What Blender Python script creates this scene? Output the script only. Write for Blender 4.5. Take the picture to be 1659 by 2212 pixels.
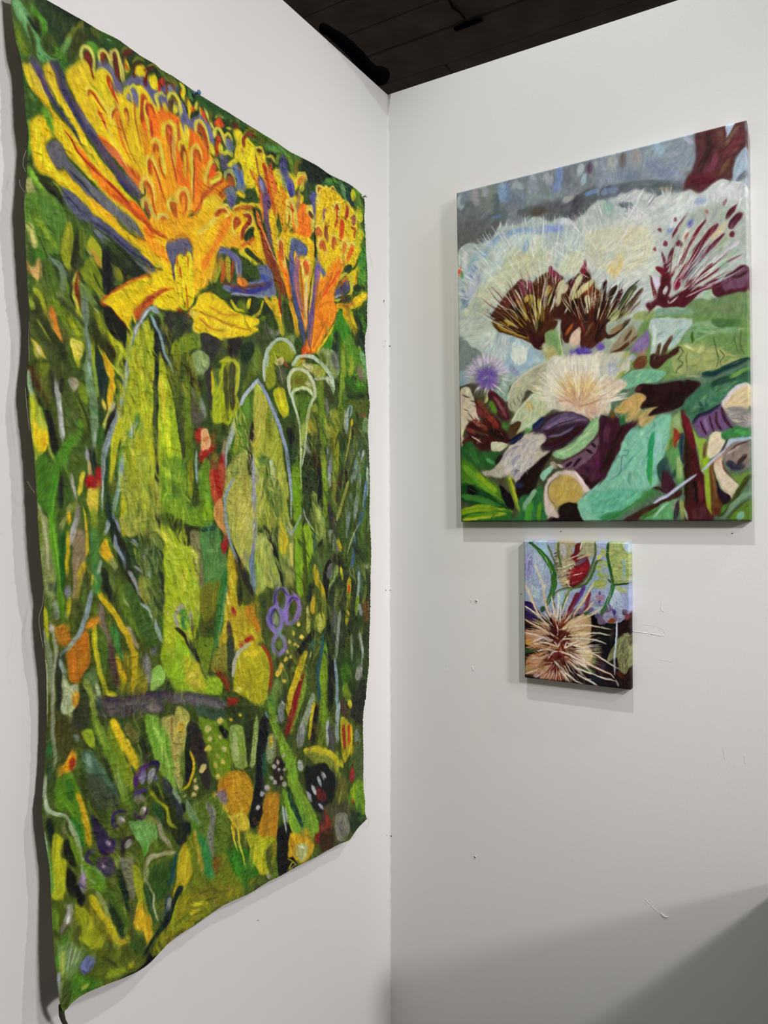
# Recreation of a gallery corner with three flower paintings (Blender 4.5, Cycles)
import bpy, bmesh, math
import numpy as np
from mathutils import Vector

for _o in list(bpy.data.objects):
    bpy.data.objects.remove(_o, do_unlink=True)
SC = bpy.context.scene
COL = SC.collection
RNG = np.random.default_rng(7)

# ------------------------------------------------------------------ camera
# Corner of the room is the z axis. Right wall: plane y=0 (x>0). Left wall: plane x=0 (y<0).
F_PX, YAW, PITCH, ROLL = 1631.7, -0.54129, -0.01228, -0.00247
CAM = np.array([0.95844, -1.61672, 1.5])
WALL_H = 2.508
_fw = np.array([math.sin(YAW) * math.cos(PITCH), math.cos(YAW) * math.cos(PITCH), math.sin(PITCH)])
_r0 = np.array([math.cos(YAW), -math.sin(YAW), 0.0])
_u0 = np.cross(_r0, _fw)
_rt = _r0 * math.cos(ROLL) + _u0 * math.sin(ROLL)
_up = -_r0 * math.sin(ROLL) + _u0 * math.cos(ROLL)

cam_d = bpy.data.cameras.new('camera')
cam_o = bpy.data.objects.new('camera', cam_d)
COL.objects.link(cam_o)
from mathutils import Matrix
cam_o.matrix_world = Matrix(((_rt[0], _up[0], -_fw[0], CAM[0]), (_rt[1], _up[1], -_fw[1], CAM[1]),
                             (_rt[2], _up[2], -_fw[2], CAM[2]), (0, 0, 0, 1)))
cam_d.sensor_fit = 'VERTICAL'
cam_d.sensor_height = 36.0
cam_d.sensor_width = 27.0
cam_d.lens = F_PX / 2212.0 * 36.0
cam_d.clip_start = 0.02
SC.camera = cam_o

def ray(px):
    px = np.asarray(px, float)
    return _fw + _rt * ((px[..., 0:1] - 829.5) / F_PX) - _up * ((px[..., 1:2] - 1106.0) / F_PX)

def hit_x(px, x):            # photo pixel -> point on the plane x = const (parallel to the left wall)
    d = ray(px); t = (np.asarray(x)[..., None] - CAM[0]) / d[..., 0:1]
    return CAM + t * d

def hit_y(px, y):            # photo pixel -> point on the plane y = const (parallel to the right wall)
    d = ray(px); t = (np.asarray(y)[..., None] - CAM[1]) / d[..., 1:2]
    return CAM + t * d

def hit_z(px, z):
    d = ray(px); t = (z - CAM[2]) / d[..., 2:3]
    return CAM + t * d

def to_px(P):
    d = np.asarray(P, float) - CAM
    z = d @ _fw
    return np.stack([829.5 + F_PX * (d @ _rt) / z, 1106.0 - F_PX * (d @ _up) / z], -1)

# ------------------------------------------------------------------ world, exposure, lights
W = bpy.data.worlds.new('world'); SC.world = W; W.use_nodes = True
W.node_tree.nodes['Background'].inputs[0].default_value = (1.0, 0.97, 0.95, 1)
W.node_tree.nodes['Background'].inputs[1].default_value = 0.04
SC.view_settings.view_transform = 'Standard'
SC.view_settings.look = 'None'
SC.view_settings.gamma = 1.0
SC.view_settings.use_curve_mapping = False
SC.view_settings.exposure = 0.07

# gallery lamps hanging under the dark ceiling (positions, aim, power, colour)
LAMPS = [   # position, aim, power, colour, cone in degrees, radius of the lamp face
    ((6.50, -2.30, 3.75), (0.00, -1.00, 1.05), 800, (1.0, 0.95, 0.94), 40, .32),
    ((3.80, -1.50, 3.95), (0.00, -1.00, 1.10), 215, (1.0, 0.95, 0.94), 46, .16),
    ((2.30, -0.40, 4.00), (0.00, -0.80, 1.50), 120, (1.0, 0.96, 0.945), 56, .05),
    ((3.60, -2.90, 3.85), (1.05, 0.00, 1.55), 500, (1.0, 0.94, 0.935), 24, .22),
    ((0.47, -1.30, 4.70), (0.50, -0.02, 2.25), 300, (0.95, 1.0, 0.97), 32, .04),
]

for _p, _t, _w, _c, _a, _s in LAMPS:
    _ld = bpy.data.lights.new('ceiling_spot', 'SPOT')
    _ld.energy = _w; _ld.color = _c; _ld.spot_size = math.radians(_a); _ld.spot_blend = 1.0
    _ld.shadow_soft_size = _s
    _lo = bpy.data.objects.new('ceiling_spot', _ld); COL.objects.link(_lo)
    _lo.location = _p
    _lo.rotation_euler = (Vector(_t) - Vector(_p)).to_track_quat('-Z', 'Y').to_euler()

# ------------------------------------------------------------------ helpers
def tag(o, label=None, cat=None, group=None, kind=None):
    if label: o['label'] = label
    if cat: o['category'] = cat
    if group: o['group'] = group
    if kind: o['kind'] = kind
    return o

def empty(name, loc=(0, 0, 0)):
    o = bpy.data.objects.new(name, None); COL.objects.link(o); o.location = loc
    o.empty_display_size = 0.05
    return o

def mesh_obj(name, verts, faces, mat=None, parent=None, smooth=False):
    m = bpy.data.meshes.new(name)
    m.from_pydata([tuple(map(float, v)) for v in verts], [], faces)
    m.update()
    if smooth: m.polygons.foreach_set('use_smooth', [True] * len(m.polygons))
    o = bpy.data.objects.new(name, m); COL.objects.link(o)
    if mat: m.materials.append(mat)
    if parent:
        o.parent = parent
        o.matrix_parent_inverse = Matrix.Translation(-Vector(parent.location)) if parent.type == 'EMPTY' else Matrix()
    return o

def box(name, lo, hi, mat=None, parent=None, bevel=0.0):
    bm = bmesh.new()
    bmesh.ops.create_cube(bm, size=1.0)
    lo, hi = Vector(lo), Vector(hi)
    for v in bm.verts:
        v.co = Vector(((v.co.x + .5) * (hi.x - lo.x) + lo.x, (v.co.y + .5) * (hi.y - lo.y) + lo.y, (v.co.z + .5) * (hi.z - lo.z) + lo.z))
    if bevel > 0:
        bmesh.ops.bevel(bm, geom=bm.edges[:], offset=bevel, segments=2, affect='EDGES')
    m = bpy.data.meshes.new(name); bm.to_mesh(m); bm.free()
    o = bpy.data.objects.new(name, m); COL.objects.link(o)
    if mat: m.materials.append(mat)
    if parent:
        o.parent = parent
        o.matrix_parent_inverse = Matrix.Translation(-Vector(parent.location)) if parent.type == 'EMPTY' else Matrix()
    return o

def tube_mesh(path, radii, n=8):
    """verts, faces of a tube along a polyline"""
    P = np.asarray(path, float); R = np.broadcast_to(np.asarray(radii, float), (len(P),))
    T = np.gradient(P, axis=0); T /= np.linalg.norm(T, axis=1)[:, None] + 1e-12
    ref = np.array([0.3, 0.2, 0.93]); V = []; Fc = []
    for i in range(len(P)):
        a = np.cross(T[i], ref); a /= np.linalg.norm(a) + 1e-12; b = np.cross(T[i], a)
        for k in range(n):
            t = 2 * math.pi * k / n
            V.append(P[i] + R[i] * (math.cos(t) * a + math.sin(t) * b))
    for i in range(len(P) - 1):
        for k in range(n):
            k2 = (k + 1) % n
            Fc.append((i * n + k, i * n + k2, (i + 1) * n + k2, (i + 1) * n + k))
    Fc.append(tuple(range(n - 1, -1, -1))); Fc.append(tuple((len(P) - 1) * n + k for k in range(n)))
    return V, Fc

def srgb2lin(c):
    c = np.clip(c, 0, 1)
    return np.where(c <= 0.04045, c / 12.92, ((c + 0.055) / 1.055) ** 2.4)

def hexc(h):
    return np.array([int(h[i:i + 2], 16) for i in (0, 2, 4)], float) / 255.0

def catmull(P, closed=False, step=5.0):
    P = np.asarray(P, float)
    if len(P) == 1: return P
    if len(P) == 2 and not closed:
        n = max(2, int(np.hypot(*(P[1] - P[0])) / step) + 1)
        return P[0] + (P[1] - P[0]) * np.linspace(0, 1, n)[:, None]
    if closed: Q = np.vstack([P[-1], P, P[0], P[1]])
    else: Q = np.vstack([2 * P[0] - P[1], P, 2 * P[-1] - P[-2]])
    out = []
    for i in range(1, len(Q) - 2):
        p0, p1, p2, p3 = Q[i - 1:i + 3]
        n = max(2, min(14, int(np.hypot(*(p2 - p1)) / step) + 1))
        t = np.arange(n)[:, None] / n
        tt = 0.42
        m1 = (p2 - p0) * tt; m2 = (p3 - p1) * tt
        out.append((2 * t**3 - 3 * t**2 + 1) * p1 + (t**3 - 2 * t**2 + t) * m1 + (-2 * t**3 + 3 * t**2) * p2 + (t**3 - t**2) * m2)
    if not closed: out.append(P[-1:])
    return np.vstack(out)

def value_noise(H, Wd, ch, cw, rng):
    """smooth noise in 0..1, cells of ch x cw samples"""
    gh, gw = int(H / ch) + 3, int(Wd / cw) + 3
    g = rng.random((gh, gw)).astype(np.float32)
    y = np.arange(H) / ch; x = np.arange(Wd) / cw
    yi = y.astype(int); xi = x.astype(int)
    fy = (y - yi).astype(np.float32); fx = (x - xi).astype(np.float32)
    fy = (fy * fy * (3 - 2 * fy))[:, None]; fx = (fx * fx * (3 - 2 * fx))[None]
    a = g[yi][:, xi]; b = g[yi][:, xi + 1]; c = g[yi + 1][:, xi]; d = g[yi + 1][:, xi + 1]
    return (a * (1 - fx) + b * fx) * (1 - fy) + (c * (1 - fx) + d * fx) * fy

def blur(m, r):
    if r < 1: return m
    k = 2 * r + 1
    for ax in (0, 1):
        p = np.concatenate([np.repeat(np.take(m, [0], ax), r + 1, ax), m, np.repeat(np.take(m, [-1], ax), r, ax)], ax)
        c = np.cumsum(p, ax)
        m = (np.take(c, range(k, c.shape[ax]), ax) - np.take(c, range(0, c.shape[ax] - k), ax)) / k
    return m

def inside(Q, p):
    a = Q; b = np.roll(Q, 1, 0)
    c = (a[:, 1] > p[1]) != (b[:, 1] > p[1])
    if not c.any(): return False
    a = a[c]; b = b[c]
    return bool((p[0] < (b[:, 0] - a[:, 0]) * (p[1] - a[:, 1]) / (b[:, 1] - a[:, 1]) + a[:, 0]).sum() % 2)

class Painter:
    """Paints brush strokes into a colour field lying in the plane of a picture (metres -> cells)."""
    def __init__(self, plane, a0, a1, z0, z1, res, seed):
        self.plane, self.a0, self.z1, self.res = plane, a0, z1, res
        self.W = int((a1 - a0) * res) + 1; self.H = int((z1 - z0) * res) + 1
        self.A = np.zeros((self.H, self.W, 3), np.float32)
        self.rng = np.random.default_rng(seed)
        self.grain = value_noise(self.H, self.W, 3, 3, self.rng) * .5 + value_noise(self.H, self.W, 9, 6, self.rng) * .5
    def cells(self, px):
        ax, c = self.plane
        P = hit_x(px, np.full(len(px), c)) if ax == 'x' else hit_y(px, np.full(len(px), c))
        a = P[:, 1] if ax == 'x' else P[:, 0]
        return np.stack([(a - self.a0) * self.res, (self.z1 - P[:, 2]) * self.res], -1)
    def blend(self, y0, x0, alpha, col):
        h, w = alpha.shape[:2]
        R = self.A[y0:y0 + h, x0:x0 + w]
        R += alpha[..., None] * (col - R)
    def bbox(self, lo, hi):
        x0, y0 = max(0, int(lo[0])), max(0, int(lo[1]))
        x1, y1 = min(self.W, int(hi[0]) + 2), min(self.H, int(hi[1]) + 2)
        return x0, y0, x1, y1
    def fill(self, pts, col, a=1.0, soft=1, brush=True):
        P = catmull(pts, True, 6.0)
        P = P + self.rng.normal(0, .35, P.shape)
        C = self.cells(P)
        x0, y0, x1, y1 = self.bbox(C.min(0) - 3, C.max(0) + 3)
        if x1 <= x0 or y1 <= y0: return
        h, w = y1 - y0, x1 - x0
        SS = 2
        T = np.zeros((h * SS, w * SS + 1), np.int8)
        Q = (C - [x0, y0]) * SS
        N = len(Q)
        for i in range(N):
            ax_, ay = Q[i]; bx, by = Q[(i + 1) % N]
            if ay > by: ax_, ay, bx, by = bx, by, ax_, ay
            r0 = max(0, math.ceil(ay - .5)); r1 = min(h * SS - 1, math.ceil(by - .5) - 1)
            if r1 < r0: continue
            r = np.arange(r0, r1 + 1)
            xx = ax_ + (bx - ax_) * ((r + .5 - ay) / (by - ay))
            xi = np.clip(np.ceil(xx - .5).astype(int), 0, w * SS)
            np.add.at(T, (r, xi), 1)
        M = (np.cumsum(T, 1)[:, :-1] % 2).astype(np.float32)
        M = M.reshape(h, SS, w, SS).mean((1, 3))
        ext = min(x1 - x0, y1 - y0)
        soft = int(np.clip(ext * .03, 1, 4)) if brush else soft
        M = blur(M, soft)
        g = self.grain[y0:y1, x0:x1]
        M = np.clip((M - .5) * 1.35 + .5 + (g - .5) * .9 * (M > .02) * (M < .98), 0, 1)
        cg = col + ((g - .5) * .13)[..., None] * np.array([1, 1, .8])
        self.blend(y0, x0, M * a, cg)
        if brush: self.brushwork(np.asarray(pts, float), col, a)
    def brushwork(self, P, col, a):
        # bristle strokes along the long axis of a filled shape
        x, y = P[:, 0], P[:, 1]
        area = abs(np.dot(x, np.roll(y, -1)) - np.dot(y, np.roll(x, -1))) / 2
        if area < 250: return
        n = int(min(70, 3 + area / 190))
        c = P.mean(0); ev, U = np.linalg.eigh(np.cov((P - c).T)); u = U[:, 1]
        ln = min(60, max(9, .55 * math.sqrt(ev[1]) * 1.6))
        lo, hi = P.min(0), P.max(0); m = g = 0
        while m < n and g < n * 12:
            g += 1
            p = self.rng.uniform(lo, hi)
            if not inside(P, p): continue
            m += 1
            t = self.rng.normal(0, .22); d = np.array([u[0] * math.cos(t) - u[1] * math.sin(t), u[0] * math.sin(t) + u[1] * math.cos(t)]) * ln * self.rng.uniform(.3, .8) / 2
            for _ in range(3):
                if inside(P, p + d) and inside(P, p - d): break
                d = d * .6
            k = self.rng.normal(0, .10)
            cc = np.clip(col * (1 + k) + self.rng.normal(0, .022, 3), 0, 1)
            self.stroke([p - d, p + self.rng.normal(0, .8, 2), p + d], self.rng.uniform(2.2, 6.5), cc, .6 * a, (.25, .5))
    def stroke(self, pts, w, col, a=1.0, taper=(0.12, 0.18), jit=0.035, dry=.35):
        pts = np.asarray(pts, float)
        if len(pts) == 1:
            return self.dab(pts[0], w, col, a)
        P = catmull(pts, False, max(3.0, w * .35))
        if len(P) < 2: return
        T = np.gradient(P, axis=0); L = np.hypot(T[:, 0], T[:, 1])[:, None] + 1e-9; T /= L
        Nn = np.stack([-T[:, 1], T[:, 0]], -1)
        s = np.concatenate([[0], np.cumsum(np.hypot(*np.diff(P, axis=0).T))]); s /= s[-1] + 1e-9
        wd = np.full(len(P), w / 2.0 * (1.16 if w > 5 else 1.06))
        if taper[0] > 0: wd *= np.clip((.35 if taper[0] > .3 else .6) + .65 * s / taper[0], 0, 1)
        if taper[1] > 0: wd *= np.clip((.3 if taper[1] > .3 else .55) + .7 * (1 - s) / taper[1], 0, 1)
        C = self.cells(P); Cl = self.cells(P - Nn * wd[:, None]); Cr = self.cells(P + Nn * wd[:, None])
        hw = np.maximum(.55, np.hypot(*(Cl - Cr).T) / 2)
        m = hw.max() + 2
        x0, y0, x1, y1 = self.bbox(C.min(0) - m, C.max(0) + m)
        if x1 <= x0 or y1 <= y0: return
        h, wv = y1 - y0, x1 - x0
        D = np.full((h, wv), 9.0, np.float32); V = np.zeros((h, wv), np.float32); S = np.zeros((h, wv), np.float32)
        Ed = np.full((h, wv), 1.0, np.float32)
        for i in range(len(C) - 1):
            p, q = C[i], C[i + 1]
            mm = max(hw[i], hw[i + 1]) + 2
            bx0 = max(x0, int(min(p[0], q[0]) - mm)); bx1 = min(x1, int(max(p[0], q[0]) + mm) + 2)
            by0 = max(y0, int(min(p[1], q[1]) - mm)); by1 = min(y1, int(max(p[1], q[1]) + mm) + 2)
            if bx1 <= bx0 or by1 <= by0: continue
            X = np.arange(bx0, bx1)[None] - p[0]; Y = np.arange(by0, by1)[:, None] - p[1]
            d = q - p; LL = d @ d + 1e-9
            t = np.clip((X * d[0] + Y * d[1]) / LL, 0, 1)
            ex = X - t * d[0]; ey = Y - t * d[1]
            r = hw[i] + (hw[i + 1] - hw[i]) * t
            dd = np.sqrt(ex * ex + ey * ey) / r
            sl = (slice(by0 - y0, by1 - y0), slice(bx0 - x0, bx1 - x0))
            better = dd < D[sl]
            sg = np.sign(d[0] * ey - d[1] * ex)
            D[sl] = np.where(better, dd, D[sl]); V[sl] = np.where(better, sg * dd, V[sl])
            S[sl] = np.where(better, s[i] + (s[i + 1] - s[i]) * t, S[sl]); Ed[sl] = np.where(better, 1.2 / r, Ed[sl])
        gq = self.grain[y0:y1, x0:x1]
        rag = min(.30, .03 * w) if w > 5 else 0.0
        fe = np.maximum(Ed * 1.7, min(.55, .035 * w))
        al = np.clip((1 - D + rag * (gq - .5) * 1.6) / fe + .35, 0, 1); al = al * al * (3 - 2 * al)
        nb, ns = 12, 5
        prof = self.rng.normal(0, .75, (nb, 1)) + self.rng.normal(0, .65, (nb, ns))
        fv = np.clip((V + 1) / 2, 0, 1) * (nb - 1.001); fs = np.clip(S, 0, 1) * (ns - 1.001)
        vi = fv.astype(int); si = fs.astype(int); fv = fv - vi; fs = fs - si
        vb = (prof[vi, si] * (1 - fv) + prof[vi + 1, si] * fv) * (1 - fs) + (prof[vi, si + 1] * (1 - fv) + prof[vi + 1, si + 1] * fv) * fs
        g = self.grain[y0:y1, x0:x1]
        # dry-brush: bristles run out towards the end of the stroke, paint below shows between them
        fade = 1 - dry * np.clip((S - .6) / .4, 0, 1) * np.clip(.5 + vb * .6, 0, 1) - .30 * np.clip(vb - .25, 0, 1)
        al = al * np.clip(fade + (g - .5) * .30 * (al < .98), 0, 1)
        cc = col + self.rng.normal(0, jit * .5, 3) 
        cg = cc + ((g - .5) * .10 + vb * jit)[..., None] * np.array([1, 1, .85])
        self.blend(y0, x0, (al * a).astype(np.float32), cg.astype(np.float32))
    def dab(self, p, w, col, a=1.0):
        t = np.linspace(0, 2 * math.pi, 9)[:-1] + self.rng.random() * 6
        r = w / 2 * (1 + self.rng.normal(0, .16, 8))
        ang = self.rng.random() * 3
        x = np.cos(t) * r; y = np.sin(t) * r * 1.15
        self.fill(np.stack([p[0] + x, p[1] + y], -1), col, a, 1, False)
    def sample(self, px):
        C = self.cells(px)
        x = np.clip(C[:, 0], 0, self.W - 1.001); y = np.clip(C[:, 1], 0, self.H - 1.001)
        xi = x.astype(int); yi = y.astype(int); fx = (x - xi)[:, None]; fy = (y - yi)[:, None]
        A = self.A
        return (A[yi, xi] * (1 - fx) + A[yi, xi + 1] * fx) * (1 - fy) + (A[yi + 1, xi] * (1 - fx) + A[yi + 1, xi + 1] * fx) * fy
    def daubs(self, n, ln, w, ang, spread, px_box, jit=.05, a=.8):
        """break the underpainting up with short strokes of its own colours"""
        x0, y0, x1, y1 = px_box
        P = np.stack([self.rng.uniform(x0, x1, n), self.rng.uniform(y0, y1, n)], -1)
        cols = self.sample(P)
        for i in range(n):
            an = math.radians(ang + self.rng.normal(0, spread)); l = ln * self.rng.uniform(.5, 1.3)
            d = np.array([math.cos(an), math.sin(an)]) * l / 2
            k = self.rng.normal(0, jit)
            c = np.clip(cols[i] * (1 + k * 2.2) + self.rng.normal(0, jit * .4, 3), 0, 1)
            self.stroke([P[i] - d, P[i] + self.rng.normal(0, l * .06, 2), P[i] + d], w * self.rng.uniform(.5, 1.4), c, a)
    def run(self, text, thin=0.0, amul=1.0):
        """paint a list of strokes; with thin > 0 only the fine lines and dots are laid in again"""
        o = np.zeros(2); k = 1.0
        for line in text.strip().splitlines():
            f = line.split()
            if not f or f[0] == '#': continue
            if f[0] == '@':
                o = np.array([float(f[1]), float(f[2])]); k = float(f[3]); continue
            a = 1.0; taper = (.12, .18)
            while '=' in f[-1]:
                key, v = f.pop().split('=')
                if key == 'a': a = float(v)
                if key == 't': taper = tuple(map(float, v.split(',')))
            a *= amul
            if thin and not (f[0] == 'd' or (f[0] == 's' and float(f[2]) * k < thin)): continue
            pts = lambda q: np.array([list(map(float, s.split(','))) for s in q]) * k + o
            if f[0] == 'f': self.fill(pts(f[2:]), hexc(f[1]), a)
            elif f[0] == 's': self.stroke(pts(f[3:]), float(f[2]) * k, hexc(f[1]), a, taper)
            elif f[0] == 'd': self.dab(pts(f[3:])[0], float(f[2]) * k, hexc(f[1]), a)
            elif f[0] == 'x':
                b = list(map(float, f[1:]))
                self.daubs(int(b[0]), b[1], b[2], b[3], b[4], b[5:9], a=a)
            elif f[0] == 'r':        # hairs radiating from a centre
                n = int(f[2]); w = float(f[3]) * k; c = pts([f[4]])[0]
                a0, a1 = map(float, f[5].split(',')); r0, r1 = [float(v) * k for v in f[6].split(',')]
                for _ in range(n):
                    t = math.radians(self.rng.uniform(a0, a1)); u = np.array([math.cos(t), math.sin(t)])
                    s0 = r0 + (r1 - r0) * self.rng.uniform(0, .45); s1 = s0 + (r1 - s0) * self.rng.uniform(.45, 1.0)
                    bend = np.array([-u[1], u[0]]) * self.rng.normal(0, .05) * (s1 - s0)
                    cc = np.clip(hexc(f[1]) + self.rng.normal(0, .045), 0, 1)
                    self.stroke([c + u * s0, c + u * (s0 + s1) / 2 + bend, c + u * s1], w * self.rng.uniform(.6, 1.2), cc, .85, (.2, .7))
            elif f[0] == 'z':        # short random strokes inside a polygon
                cols = [hexc(c) for c in f[1].split(',')]; n = int(f[2]); ln = float(f[3]) * k; w = float(f[4]) * k; ang = float(f[5])
                Q = pts(f[6:]); lo, hi = Q.min(0), Q.max(0); m = 0; guard = 0
                while m < n and guard < n * 20:
                    guard += 1
                    p = self.rng.uniform(lo, hi)
                    if not inside(Q, p): continue
                    m += 1
                    t = math.radians(ang + self.rng.normal(0, 18)); u = np.array([math.cos(t), math.sin(t)]) * ln * self.rng.uniform(.4, 1.0) / 2
                    self.stroke([p - u, p + self.rng.normal(0, ln * .05, 2), p + u], w * self.rng.uniform(.6, 1.2), cols[int(self.rng.integers(len(cols)))], .8, (.2, .6))
    def blades(self, n, ln, w, ang, spread, px_box, jit=.3, a=.5):
        # thin long drawn lines, lighter or darker than what they cross
        x0, y0, x1, y1 = px_box
        P = np.stack([self.rng.uniform(x0, x1, n), self.rng.uniform(y0, y1, n)], -1)
        cols = self.sample(P)
        for i in range(n):
            an = math.radians(ang + self.rng.normal(0, spread)); l = ln * self.rng.uniform(.4, 1.4)
            u = np.array([math.cos(an), math.sin(an)]); v = np.array([-u[1], u[0]])
            c = np.clip(cols[i] * (1 + self.rng.normal(0, jit)) + self.rng.normal(0, .02, 3), 0, 1)
            b = self.rng.normal(0, l * .08)
            self.stroke([P[i] - u * l / 2, P[i] + v * b, P[i] + u * l / 2], w * self.rng.uniform(.5, 1.5), c, a, (.4, .6))
    def warp(self, amp):
        # hand wobble: shift the paint a little so that no edge stays ruler-clean
        H, Wd = self.H, self.W
        def f(): return (value_noise(H, Wd, 16, 16, self.rng) - .5) * 2.0 + (value_noise(H, Wd, 6, 6, self.rng) - .5) * .8
        x = np.clip(np.arange(Wd)[None] + f() * amp, 0, Wd - 1.001); y = np.clip(np.arange(H)[:, None] + f() * amp, 0, H - 1.001)
        xi = x.astype(int); yi = y.astype(int); fx = (x - xi)[..., None].astype(np.float32); fy = (y - yi)[..., None].astype(np.float32)
        A = self.A
        self.A = (A[yi, xi] * (1 - fx) + A[yi, xi + 1] * fx) * (1 - fy) + (A[yi + 1, xi] * (1 - fx) + A[yi + 1, xi + 1] * fx) * fy
    def smear(self, deg, n=6, step=1.3, bristle=.10, mix=.6):
        # drag the paint along its own edges (structure tensor), the way a loaded brush follows a form
        H, Wd = self.H, self.W
        L = self.A.mean(2); gy, gx = np.gradient(L)
        a11, a12, a22 = blur(gx * gx, 5), blur(gx * gy, 5), blur(gy * gy, 5)
        c2, s2 = a22 - a11, -2 * a12                       # doubled angle of the tangent
        k = .0006; d = math.radians(deg) * 2
        wob = (value_noise(H, Wd, 70, 70, self.rng) - .5) * 4.5
        th = .5 * np.arctan2(s2 + k * np.sin(d + wob), c2 + k * np.cos(d + wob))
        vx, vy = np.cos(th).astype(np.float32), np.sin(th).astype(np.float32)
        acc = self.A.copy(); nz = self.rng.random((H, Wd)).astype(np.float32); na = nz.copy(); cnt = 1; cn = 1
        for sg in (1, -1):
            x = np.repeat(np.arange(Wd, dtype=np.float32)[None], H, 0); y = np.repeat(np.arange(H, dtype=np.float32)[:, None], Wd, 1)
            px_, py_ = sg * vx, sg * vy
            for i in range(2 * n):
                x = np.clip(x + px_ * step, 0, Wd - 1); y = np.clip(y + py_ * step, 0, H - 1)
                xi = (x + .5).astype(np.int32); yi = (y + .5).astype(np.int32)
                xi = np.minimum(xi, Wd - 1); yi = np.minimum(yi, H - 1)
                qx, qy = vx[yi, xi], vy[yi, xi]
                f = np.sign(qx * px_ + qy * py_); f[f == 0] = 1
                px_, py_ = qx * f, qy * f
                if i < n: acc += self.A[yi, xi]; cnt += 1
                na += nz[yi, xi]; cn += 1
        na = na / cn; na = (na - na.mean()) / na.std()
        self.bristle = np.clip(na, -2.5, 2.5)
        self.A = np.clip((acc / cnt * mix + self.A * (1 - mix)) * (1 + bristle * .5 * self.bristle)[..., None], 0, 1)
    def relief(self, px):
        C = self.cells(px); xi = np.clip(C[:, 0], 0, self.W - 1).astype(int); yi = np.clip(C[:, 1], 0, self.H - 1).astype(int)
        return self.bristle[yi, xi]
    def finish(self, amp=.05):
        n = value_noise(self.H, self.W, 40, 30, self.rng) * .4 + value_noise(self.H, self.W, 8, 3, self.rng) * .35 + value_noise(self.H, self.W, 2.2, 2.2, self.rng) * .25
        self.A = np.clip(self.A * (1 + (n - .5) * amp * 4)[..., None], 0, 1)

def grid_mesh(name, P, colors, mat, parent=None):
    """P: (nv, nu, 3) points, colors (nv*nu, 3) linear -> one smooth mesh with a colour attribute"""
    nv, nu = P.shape[:2]
    m = bpy.data.meshes.new(name)
    m.vertices.add(nv * nu); m.vertices.foreach_set('co', P.reshape(-1).astype(np.float32))
    idx = np.arange(nv * nu, dtype=np.int32).reshape(nv, nu)
    q = np.stack([idx[:-1, :-1], idx[1:, :-1], idx[1:, 1:], idx[:-1, 1:]], -1).reshape(-1)
    nf = (nv - 1) * (nu - 1)
    m.loops.add(nf * 4); m.loops.foreach_set('vertex_index', q)
    m.polygons.add(nf); m.polygons.foreach_set('loop_start', np.arange(nf, dtype=np.int32) * 4)
    m.polygons.foreach_set('loop_total', np.full(nf, 4, np.int32))
    m.polygons.foreach_set('use_smooth', np.ones(nf, bool))
    m.update(calc_edges=True); m.validate()
    if colors is not None:
        at = m.color_attributes.new('paint', 'FLOAT_COLOR', 'POINT')
        c = np.ones((nv * nu, 4), np.float32); c[:, :3] = colors
        at.data.foreach_set('color', c.reshape(-1))
    m.materials.append(mat)
    o = bpy.data.objects.new(name, m); COL.objects.link(o)
    if parent:
        o.parent = parent; o.matrix_parent_inverse = Matrix.Translation(-Vector(parent.location))
    return o

# ------------------------------------------------------------------ materials
def new_mat(name):
    m = bpy.data.materials.new(name); m.use_nodes = True
    nt = m.node_tree; return m, nt, nt.nodes['Principled BSDF']

def noise_bump(nt, b, scale, strength, dist, detail=4, coords='Object', stretch=None):
    tc = nt.nodes.new('ShaderNodeTexCoord'); n = nt.nodes.new('ShaderNodeTexNoise'); bp = nt.nodes.new('ShaderNodeBump')
    n.inputs['Scale'].default_value = scale; n.inputs['Detail'].default_value = detail
    src = tc.outputs[coords]
    if stretch:
        mp = nt.nodes.new('ShaderNodeMapping'); mp.inputs['Scale'].default_value = stretch
        nt.links.new(src, mp.inputs['Vector']); src = mp.outputs['Vector']
    nt.links.new(src, n.inputs['Vector'])
    bp.inputs['Strength'].default_value = strength; bp.inputs['Distance'].default_value = dist
    nt.links.new(n.outputs['Fac'], bp.inputs['Height']); nt.links.new(bp.outputs['Normal'], b.inputs['Normal'])
    return n

def flat_mat(name, col, rough=.6, spec=.3, metal=0.0):
    m, nt, b = new_mat(name)
    b.inputs['Base Color'].default_value = (*col, 1); b.inputs['Roughness'].default_value = rough
    b.inputs['Specular IOR Level'].default_value = spec; b.inputs['Metallic'].default_value = metal
    return m

def paint_mat(name, rough, spec, bump_scale, bump):
    m, nt, b = new_mat(name)
    at = nt.nodes.new('ShaderNodeAttribute'); at.attribute_name = 'paint'
    nt.links.new(at.outputs['Color'], b.inputs['Base Color'])
    b.inputs['Roughness'].default_value = rough; b.inputs['Specular IOR Level'].default_value = spec
    noise_bump(nt, b, bump_scale, bump, .0012, 5)
    return m

def wall_mat(name, col):
    m, nt, b = new_mat(name)
    tc = nt.nodes.new('ShaderNodeTexCoord'); n = nt.nodes.new('ShaderNodeTexNoise'); n.inputs['Scale'].default_value = 2.2; n.inputs['Detail'].default_value = 3
    mx = nt.nodes.new('ShaderNodeMix'); mx.data_type = 'RGBA'
    mx.inputs[6].default_value = (*[c * .972 for c in col], 1); mx.inputs[7].default_value = (*[min(1, c * 1.02) for c in col], 1)
    nt.links.new(tc.outputs['Object'], n.inputs['Vector']); nt.links.new(n.outputs['Fac'], mx.inputs[0]); nt.links.new(mx.outputs[2], b.inputs['Base Color'])
    b.inputs['Roughness'].default_value = .62; b.inputs['Specular IOR Level'].default_value = .25
    noise_bump(nt, b, 260, .16, .0008, 3)
    return m

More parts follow.
